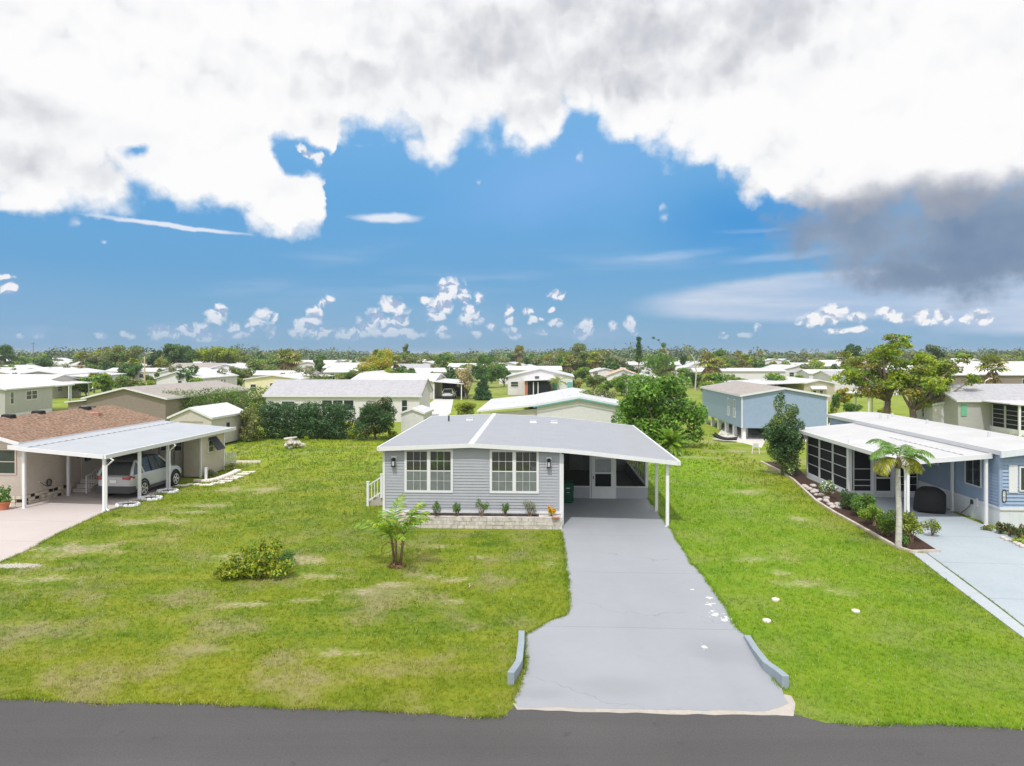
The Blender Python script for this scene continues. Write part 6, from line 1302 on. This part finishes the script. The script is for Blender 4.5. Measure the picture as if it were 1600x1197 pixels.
# ======================= TREES BY KIND =======================
x, y = P(1424, 667); rng = np.random.default_rng(140)
def big_spread(label, px, py, blobs_px, seed, leaf, mats2, dens, size, fork_py, r0, trunk='trunk', name='spreading_tree'):
    x, y = P(px, py); s = (py - HY) / H; rng = np.random.default_rng(seed); T = thing(name, label, 'tree', x, y); bl = []
    for (bx, by, rx, ry) in blobs_px:
        d = rng.uniform(-1, 1) * 2.2; bl.append(((bx - px) / s, d, H - (by - HY) / s, rx / s, rx / s * .9, ry / s))
    sub = []
    for b in bl: sub += clumps(rng, b[0], b[1], b[2], b[3] * 1.4, b[4] * 1.3, b[5] * 1.5, 9, .42, .6)
    mb = MB(); fz = H - (fork_py - HY) / s; limbs(mb, (0, 0, -.1), bl, r0, M[trunk], rng, (0.1, 0, fz), maxn=20); mb.build('trunk', T, smooth=True)
    n = int(dens * sum(b[3] * b[5] for b in bl)); v = leaves(n, sub, size, rng, up=.5); ms = [M[leaf]] + [M[q] for q in mats2]; q = np.repeat(np.arange(n // 60 + 1), 60)[:n]
    c = v.reshape(-1, 4, 3)[:, 0]; w_ = np.sin(c[:, 0] * 1.1 + seed) + np.sin(c[:, 2] * 2.3) + rng.normal(0, .7, n); np_mesh('crown', v, 4, ms, T, np.clip((w_ > .2).astype(int) + (w_ > 1.1), 0, len(mats2))); return T
big_spread('wide spreading tree with yellow green and rusty foliage beyond the blue house', 1424, 667, [(1462, 565, 22, 12), (1490, 580, 20, 14), (1440, 600, 24, 10), (1410, 612, 18, 9), (1455, 625, 22, 9), (1480, 605, 20, 9), (1430, 578, 20, 12), (1495, 560, 10, 8), (1470, 588, 20, 10), (1430, 590, 22, 12), (1448, 606, 24, 11), (1475, 572, 22, 10), (1500, 592, 12, 8), (1415, 596, 18, 9)], 141, 'leaf_lime', ['leaf_mid', 'leaf_orange'], 900, .30, 640, .34)
big_spread('taller upright tree with lime foliage just left of the spreading tree', 1386, 664, [(1378, 535, 22, 8), (1365, 550, 18, 10), (1392, 548, 16, 10), (1350, 572, 20, 9), (1375, 580, 24, 12), (1340, 592, 20, 9), (1362, 600, 26, 9), (1330, 578, 14, 7), (1395, 572, 18, 10), (1350, 616, 22, 8), (1390, 600, 18, 10), (1370, 566, 22, 10), (1385, 590, 20, 10), (1400, 560, 14, 8), (1345, 582, 16, 8), (1400, 590, 18, 10), (1360, 586, 20, 9)], 142, 'leaf_lime', ['leaf_mid', 'leaf_orange'], 900, .30, 625, .32)
def tpx(name, label, px, py, ytop, wpx, leaf, seed, dens=1., size=None, cf=.15, cat='tree', k=16, mats2=None, f=.32, group=None):
    x, y = P(px, py); s = (py - HY) / H; h = H - (ytop - HY) / s; w_ = wpx / s * 1.12; size = size or max(.18, 2.6 / s); n = int(dens * min(12000, 700 * (w_ / size / 6) * (h / size / 6))) + 250
    return tree(name, label, cat, x, y, h, w_, leaf, size, n, seed, group, k=k, crown_from=cf, mats2=mats2, f=f)
TR = [
 ('leafy_tree', 'tall grey green tree group at the far left behind the fan palms', 195, 590, 531, 62, 'leaf_olive', ['leaf_mid'], .1), ('leafy_tree', 'mid green tree left of the tallest left-hand crown', 163, 588, 538, 44, 'leaf_olive', ['leaf_grey'], .1),
 ('leafy_tree', 'dark dense tree beside the tan street lamp', 278, 589, 529, 60, 'leaf_dark', ['leaf_mid'], .1), ('leafy_tree', 'small dark tree right at the head of the tan street lamp', 244, 588, 545, 26, 'leaf_dark', None, .1), ('leafy_tree', 'bright yellow green tree right of the dark dense one', 342, 588, 532, 62, 'leaf_lime', ['leaf_mid', 'leaf_olive'], .1),
 ('leafy_tree', 'green tree at the left frame edge', 6, 584, 535, 46, 'leaf_mid', ['leaf_dark'], .1), ('leafy_tree', 'low lime tree above the left white roofs', 62, 578, 552, 34, 'leaf_mid', ['leaf_lime'], .1), ('leafy_tree', 'low dark tree under the first fan palms', 205, 597, 565, 34, 'leaf_dark', ['leaf_mid'], .05),
 ('flowering_tree', 'yellow flowering round tree in the middle distance', 586, 604, 539, 60, 'leaf_yellow', ['leaf_lime', 'leaf_mid'], .08), ('flowering_tree', 'smaller yellow tree leaning right of the yellow flowering one', 612, 606, 568, 34, 'leaf_yellow', ['leaf_lime'], .08),
 ('leafy_tree', 'slim green tree right of the skirted fan palm', 500, 590, 552, 24, 'leaf_mid', None, .15), ('leafy_tree', 'green tree behind the dark conical bush', 758, 606, 556, 42, 'leaf_mid', ['leaf_dark'], .1), ('leafy_tree', 'leaning green tree right of the dark conical bush', 787, 604, 566, 30, 'leaf_mid', ['leaf_bright'], .1),
 ('oak_tree', 'large round olive tree in the centre of the horizon', 900, 590, 537, 54, 'leaf_olive', ['leaf_mid'], .08), ('oak_tree', 'dense olive crown merging at the right of the round centre tree', 930, 589, 541, 34, 'leaf_olive', ['leaf_mid'], .08), ('oak_tree', 'darker lower crown at the left of the round centre tree', 882, 592, 549, 28, 'leaf_mid', ['leaf_dark'], .05),
 ('leafy_tree', 'pale feathery tree right of the round centre tree', 962, 585, 556, 40, 'leaf_grey', ['leaf_olive'], .1), ('garden_bush', 'lime green bush beside the orange tiled house', 972, 619, 584, 30, 'leaf_bright', ['leaf_lime'], .03), ('garden_bush', 'small lime bush under the street of the yellow tree', 680, 592, 572, 28, 'leaf_lime', None, .05),
 ('twiggy_tree', 'bare twiggy straw coloured tree beside the pale drive', 729, 624, 566, 34, 'leaf_straw', ['leaf_olive'], .15), ('garden_bush', 'tan dried bush left of the yellow flowering tree leaning crown', 641, 600, 574, 24, 'leaf_straw', ['leaf_brown'], .1),
 ('garden_bush', 'palm clump of yellow green fronds at the back edge of the grey roof', 727, 652, 624, 38, 'leaf_lime', ['leaf_mid', 'leaf_orange'], .03),
 ('leafy_tree', 'dark tree behind the lime topped tree at right', 1334, 592, 533, 34, 'leaf_dark', None, .1), ('leafy_tree', 'dark rounded tree behind the spreading tree', 1458, 588, 535, 38, 'leaf_dark', ['leaf_olive'], .1), ('leafy_tree', 'dark tree right of the rounded dark one behind the spreading tree', 1500, 588, 541, 34, 'leaf_dark', ['leaf_olive'], .1),
 ('leafy_tree', 'grey green tree left of the rounded dark one behind the spreading tree', 1428, 588, 548, 30, 'leaf_grey', ['leaf_olive'], .1), ('leafy_tree', 'bright green tree at the right frame edge', 1580, 586, 547, 44, 'leaf_mid', ['leaf_lime'], .1), ('leafy_tree', 'green tree behind the right fan palm', 1548, 584, 549, 30, 'leaf_mid', ['leaf_dark'], .1),
 ('garden_bush', 'round lime bush above the white roofs at right', 1232, 588, 562, 32, 'leaf_bright', ['leaf_lime'], .05), ('garden_bush', 'yellow green round bush right of the round lime bush', 1279, 588, 561, 32, 'leaf_lime', None, .05), ('leafy_tree', 'dark tree left of the round lime bush at right', 1198, 578, 549, 26, 'leaf_dark', ['leaf_mid'], .1),
 ('garden_bush', 'low lime hedge mound before the raised blue house roof', 1158, 606, 590, 34, 'leaf_lime', None, .02), ('garden_bush', 'yellow shrub beside the pergola', 1320, 634, 602, 26, 'leaf_yellow', ['leaf_lime'], .03), ('garden_bush', 'green bush at the corner of the raised blue house', 1305, 650, 612, 18, 'leaf_mid', ['leaf_lime'], .03),
 ('garden_bush', 'leafy green bush between the raised blue house and the pergola', 1332, 652, 625, 24, 'leaf_bright', ['leaf_mid'], .03), ('garden_bush', 'yellow orange shrub below the pergola', 1382, 650, 634, 22, 'leaf_orange', ['leaf_lime'], .03), ('garden_bush', 'variegated shrub by the right wall of the raised blue house', 1298, 668, 640, 24, 'leaf_lime', ['leaf_mid', 'leaf_yellow'], .03),
 ('garden_bush', 'dark green tree mass behind the thin bare tree', 1085, 606, 578, 34, 'leaf_dark', ['leaf_mid'], .05), ('leafy_tree', 'green tree behind the skirted fan palm at right', 1125, 594, 545, 40, 'leaf_mid', ['leaf_olive'], .1), ('leafy_tree', 'dark narrow tree beside the thin bare tree', 1068, 590, 551, 12, 'leaf_dark', None, .1),
 ('leafy_tree', 'tree top just right of the white gabled home', 1150, 586, 555, 30, 'leaf_olive', ['leaf_mid'], .1), ('leafy_tree', 'soft green tree left of the round centre tree', 845, 580, 556, 36, 'leaf_olive', ['leaf_mid'], .1), ('leafy_tree', 'tree before the far wood right of the yellow flowering tree', 668, 578, 553, 30, 'leaf_olive', ['leaf_mid'], .1),
 ('leafy_tree', 'green tree above the narrow white shed roof line', 705, 578, 553, 28, 'leaf_mid', ['leaf_olive'], .1), ('leafy_tree', 'dark rounded tree left of the yellow flowering tree', 552, 592, 562, 22, 'leaf_dark', ['leaf_mid'], .05), ('garden_bush', 'garden bush right of the teal awning house', 893, 612, 588, 20, 'leaf_olive', ['leaf_lime'], .03),
 ('garden_bush', 'orange tinted shrub beyond the teal awning house', 905, 606, 592, 14, 'leaf_orange', None, .03), ('garden_bush', 'small dark bush beside the orange tiled house wall', 936, 608, 596, 12, 'leaf_mid', None, .03), ('garden_bush', 'yellow green shrub in front of the teal awnings', 858, 618, 604, 20, 'leaf_lime', ['leaf_yellow'], .03), ('garden_bush', 'lime shrub beside the tan street lamp', 238, 610, 592, 18, 'leaf_lime', None, .03)]
for i, (nm, lab, px, py, yt, wp, lf, m2, cf) in enumerate(TR): tpx(nm, lab, px, py, yt, wp, lf, 200 + i, cf=cf, mats2=m2, dens=(.3 if nm == 'twiggy_tree' else 1.))
x, y = P(755, 625); T = thing('conical_bush', 'very dark conical bush on the lawn beside the bare twiggy tree', 'bush', x, y); rng = np.random.default_rng(300); s = (625 - HY) / H
mb = MB(); mb.tube([(0, 0, 0), (0, 0, 3.5)], [.15, .04], M['trunk'], 6); mb.build('trunk', T); np_mesh('foliage', leaves(7000, [(rng.normal() * .3, rng.normal() * .3, .4 + k * .42, 1.55 - .15 * k, 1.5 - .15 * k, .5) for k in range(9)], .22, rng), 4, [M['leaf_hedge']], T)
# tall conifer-like tree
x, y = P(632, 586); T = thing('tall_conifer', 'tall ragged dark conifer standing above the yellow tree', 'tree', x, y); mb = MB(); mb.tube([(0, 0, 0), (0, 0, 8), (0, 0, 11)], [.25, .15, .04], M['trunk'], 6); mb.build('trunk', T); np_mesh('crown', leaves(2600, [(rng.normal() * .5, 0, 2.2 + k * .8, 1.9 - .14 * k + .3 * (k % 2), 1.5, .6) for k in range(11)], .5, rng), 4, [M['leaf_dark'], M['leaf_olive']], T, rng.integers(0, 2, 2600))
for px, py, yt, seed, sz, sk, lab in ((130, 586, 556, 1, 2.2, .8, 'fan palm left of the pair on the left skyline'), (156, 586, 552, 2, 2.3, .8, 'fan palm right of the pair on the left skyline'), (252, 592, 567, 3, 1.8, .5, 'low fan palm beside the tan street lamp'), (262, 590, 570, 35, 1.6, .5, 'short fan palm hugging the dark dense tree'), (345, 588, 566, 4, 1.9, 1., 'dead skirted fan palm under the bright yellow green tree'), (361, 586, 566, 44, 1.7, 1., 'second dead skirted fan palm under the bright yellow green tree'), (378, 584, 555, 5, 1.6, .3, 'slim fan palm beside the white far roofs'),
        (444, 598, 553, 6, 1.9, .9, 'big skirted fan palm behind the long grey roof'), (458, 596, 556, 7, 1.8, .9, 'skirted fan palm just right of the biggest one'), (1107, 610, 559, 8, 1.7, 1.2, 'big fan palm with thick dead skirt beyond the broad-leaved tree'), (1120, 606, 566, 88, 1.5, 1., 'shorter fan palm right of the thick skirted one'), (1551, 618, 565, 9, 1.9, .8, 'fan palm before the taupe sided house'), (1208, 590, 570, 10, 1.5, .8, 'small fan palm left of the round lime bush'), (700, 572, 553, 12, 2.2, .3, 'distant fan palm above the carport with the white suv')):
    x, y = P(px, py); s = (py - HY) / H; h = H - (yt - HY) / s; fan_palm(lab, x, y, h - .6 * sz, 400 + seed, sz, sk)
for px, py, yt, seed, L_, lab in ((872, 622, 590, 1, 2.0, 'feathery palm in front of the teal awning house'), (74, 606, 585, 2, 2.2, 'feathery palm at the corner of the long white carport'), (85, 584, 566, 3, 2.4, 'feathery palm among the left white roofs'), (102, 584, 568, 13, 2.4, 'second feathery palm among the left white roofs'), (748, 574, 548, 4, 3.5, 'tall coconut-like palm above the bare twiggy tree')):
    x, y = P(px, py); s = (py - HY) / H; h = H - (yt - HY) / s; feather_palm(lab, x, y, h * .8, 450 + seed, L=L_, nf=16, tr=.14, leaf='leaf_olive', tips='leaf_lime', nl=12, ll=.6, wl=.08)

# ======================= FAR HOMES AND TREES =======================
protos = []
LAB = 'white roofed home among the far rows near the horizon'
for i, (W, D, e, r_, wl, rf, rg) in enumerate(((8, 16, 3.2, 1.0, 'gable_white', 'white_roof', 'v'), (16, 8, 3.1, .9, 'gable_white', 'white_roof', 'u'), (9, 15, 3.0, .8, 'pale_grey_siding', 'white_roof', 'v'), (17, 9, 3.2, 1.1, 'shed_siding', 'white_roof', 'u'), (15, 8, 3.0, 1.0, 'cream', 'grey_shingle', 'u'), (14, 9, 3.0, 1.1, 'peach', 'taupe_roof', 'u'))):
    ww = [('F', W * f, 1.2, 1.4, 1.2) for f in (.25, .7)] + [('R', D * .4, 1.2, 1.2, 1.2)]
    T = house(LAB, 0, 0, 0, W, D, e, r_, wl, rf, ww, ridge=rg, name='far_house', group='far homes'); carport(T, W, W + 4, 1, D * .8, 3.1, 2.8, [(W + 3.7, 1.3), (W + 3.7, D * .7)]); protos.append(T)
rnd = random.Random(77); used = [False] * len(protos)
LB = {0: LAB, 1: LAB, 2: LAB, 3: LAB, 4: 'cream home with grey roof among the far rows', 5: 'peach walled home among the far rows'}
GRP = {0: 'far white roofed homes', 1: 'far white roofed homes', 2: 'far white roofed homes', 3: 'far white roofed homes', 4: 'far cream homes', 5: 'far peach homes'}
yy = 185.; row = 0; cells = []
while yy < 430:
    x = -yy * .80 + rnd.uniform(0, 15)
    while x < yy * .82:
        cells.append((x + rnd.uniform(-3, 3), yy + rnd.uniform(-6, 6) + x * .04)); x += rnd.uniform(21, 30) * (1 + (yy - 165) / 500)
    yy *= 1.13; row += 1
for (x, y) in cells:
    if rnd.random() < .30: continue
    k = rnd.choices(range(6), (5, 5, 3, 4, 1, 1))[0]; o = protos[k]
    if used[k]: o = copy_tree(o)
    used[k] = True; o.location = (x, y, 0); o.rotation_euler.z = R(rnd.choice((-5, -3, 2, 85)) + rnd.uniform(-3, 3)); o['label'] = LB[k]; o['group'] = GRP[k]
    sc_ = rnd.uniform(.9, 1.15); o.scale = (sc_, sc_, sc_)
for k, u in enumerate(used):
    if not u:
        for ch in list(protos[k].children_recursive): bpy.data.objects.remove(ch)
        bpy.data.objects.remove(protos[k])
tp = []
for i, (lf, m2, h, w_) in enumerate((('leaf_olive', ['leaf_mid'], 9, 9), ('leaf_dark', ['leaf_mid'], 10, 8), ('leaf_mid', ['leaf_lime'], 7, 8), ('leaf_grey', ['leaf_olive'], 9, 8), ('leaf_lime', ['leaf_mid'], 5, 7))):
    tp.append(tree('far_tree', 'x', 'tree', 0, 0, h, w_, lf, .75, 1500, 500 + i, 'far trees between the homes', k=12, crown_from=.12, mats2=m2))
fp = fan_palm('x', 0, 0, 7, 520, 2., .7); fp.name = 'far_palm'; tp.append(fp)
TL = ['olive green tree among the far homes', 'dark green tree among the far homes', 'mid green tree among the far homes', 'grey green tree among the far homes', 'lime green low tree among the far homes', 'fan palm standing among the far homes']
usedt = [False] * 6; n = 0
for (x, y) in cells:
    for q in range(rnd.choice((1, 2, 2, 3) if y > 240 else (3, 4, 4, 5))):
        k = rnd.choices(range(6), (4, 3, 4, 3, 2, 2))[0]; o = tp[k]
        if usedt[k]: o = copy_tree(o)
        usedt[k] = True; o.location = (x + rnd.uniform(-14, 16), y + rnd.uniform(-11, -4) if rnd.random() < .4 else y + rnd.uniform(9, 18), 0); s = rnd.uniform(.5, 1.15) * (1 if y > 230 else .75); o.scale = (s * rnd.uniform(.9, 1.3), s, s); o.rotation_euler.z = rnd.uniform(0, 6); o['label'] = TL[k]; o['group'] = 'far ' + TL[k].split(' among')[0].split(' standing')[0] + 's'; n += 1
for i in range(110):
    y = rnd.uniform(112, 180); x = rnd.uniform(-.78, .78) * y; px = 800 + F * x / y
    if 660 < px < 900: continue
    k = rnd.choices(range(6), (3, 2, 4, 3, 4, 1))[0]; o = copy_tree(tp[k]); s = rnd.uniform(.3, .65); o.location = (x, y, 0); o.scale = (s * rnd.uniform(.9, 1.5), s, s); o.rotation_euler.z = rnd.uniform(0, 6); o['label'] = TL[k]; o['group'] = 'far ' + TL[k].split(' among')[0].split(' standing')[0] + 's'
mids = []
for o in list(bpy.data.objects):
    if o.type == 'EMPTY' and o.parent is None and o.get('category') in ('house', 'shed') and o.name[:9] != 'far_house': mids.append((o.location.x + 5, o.location.y + 7))
for i in range(900):
    y = rnd.uniform(118, 186); x = rnd.uniform(-.8, .8) * y; px = 800 + F * x / y
    if 655 < px < 960 and y < 150: continue
    if any(math.dist((x, y), q) < 21 for q in mids): continue
    k = rnd.choices(range(6), (5, 5, 3, 4, 1, .3))[0]; o = copy_tree(protos[k]); mids.append((x, y)); o.location = (x - 5, y - 7, 0); o.rotation_euler.z = R(rnd.choice((-5, -3, 2, 85)) + rnd.uniform(-3, 3)); o['label'] = LB[k]; o['group'] = GRP[k]; o.scale = (.9, .9, .88)
    for j in range(3):
        kk = rnd.choices(range(6), (3, 2, 4, 3, 3, 1))[0]; t_ = copy_tree(tp[kk]); s = rnd.uniform(.25, .6); t_.location = (x + rnd.uniform(-11, 11), y + rnd.choice((-12, 9, 11)), 0); t_.scale = (s * 1.2, s, s); t_.rotation_euler.z = rnd.uniform(0, 6); t_['label'] = TL[kk]; t_['group'] = 'far ' + TL[kk].split(' among')[0].split(' standing')[0] + 's'
print('far trees', n, 'cells', len(cells))
# distant wood on the horizon: one uncountable mass
rng = np.random.default_rng(600); bl = []
for i in range(1500):
    y = rng.uniform(430, 900); x = rng.uniform(-.85, .85) * y; h = rng.uniform(5, 10.5) * (1 + .25 * math.sin(x * .02)) + (3.5 if rng.random() < .08 else 0) ; bl.append((x, y, h * .55, rng.uniform(4, 10), 5, h * .5))
v = leaves(150000, bl, 1.6, rng, up=.5, asp=.8, shell=.3)
tag(np_mesh('distant_wood', v, 4, [M['leaf_far']], None), 'dark green wood running along the whole horizon', 'wood', kind='stuff')
# far gulls / specks are left out; thin haze in the air

HAZE = .00026
mb = MB(); mb.box(-3600, 3600, -80, 3600, -1.0, 16.0, None if False else M['grass']); o = mb.build('haze'); o.data.materials.clear()
m = bpy.data.materials.new('haze_air'); m.use_nodes = True; t = m.node_tree; t.nodes.clear(); pv = t.nodes.new('ShaderNodeVolumePrincipled'); pv.inputs['Color'].default_value = (.86, .91, 1, 1); pv.inputs['Density'].default_value = HAZE; pv.inputs['Anisotropy'].default_value = .3
om = t.nodes.new('ShaderNodeOutputMaterial'); t.links.new(pv.outputs[0], om.inputs['Volume']); o.data.materials.append(m); tag(o, 'thin pale blue haze in the air over the neighbourhood', 'haze', kind='stuff')
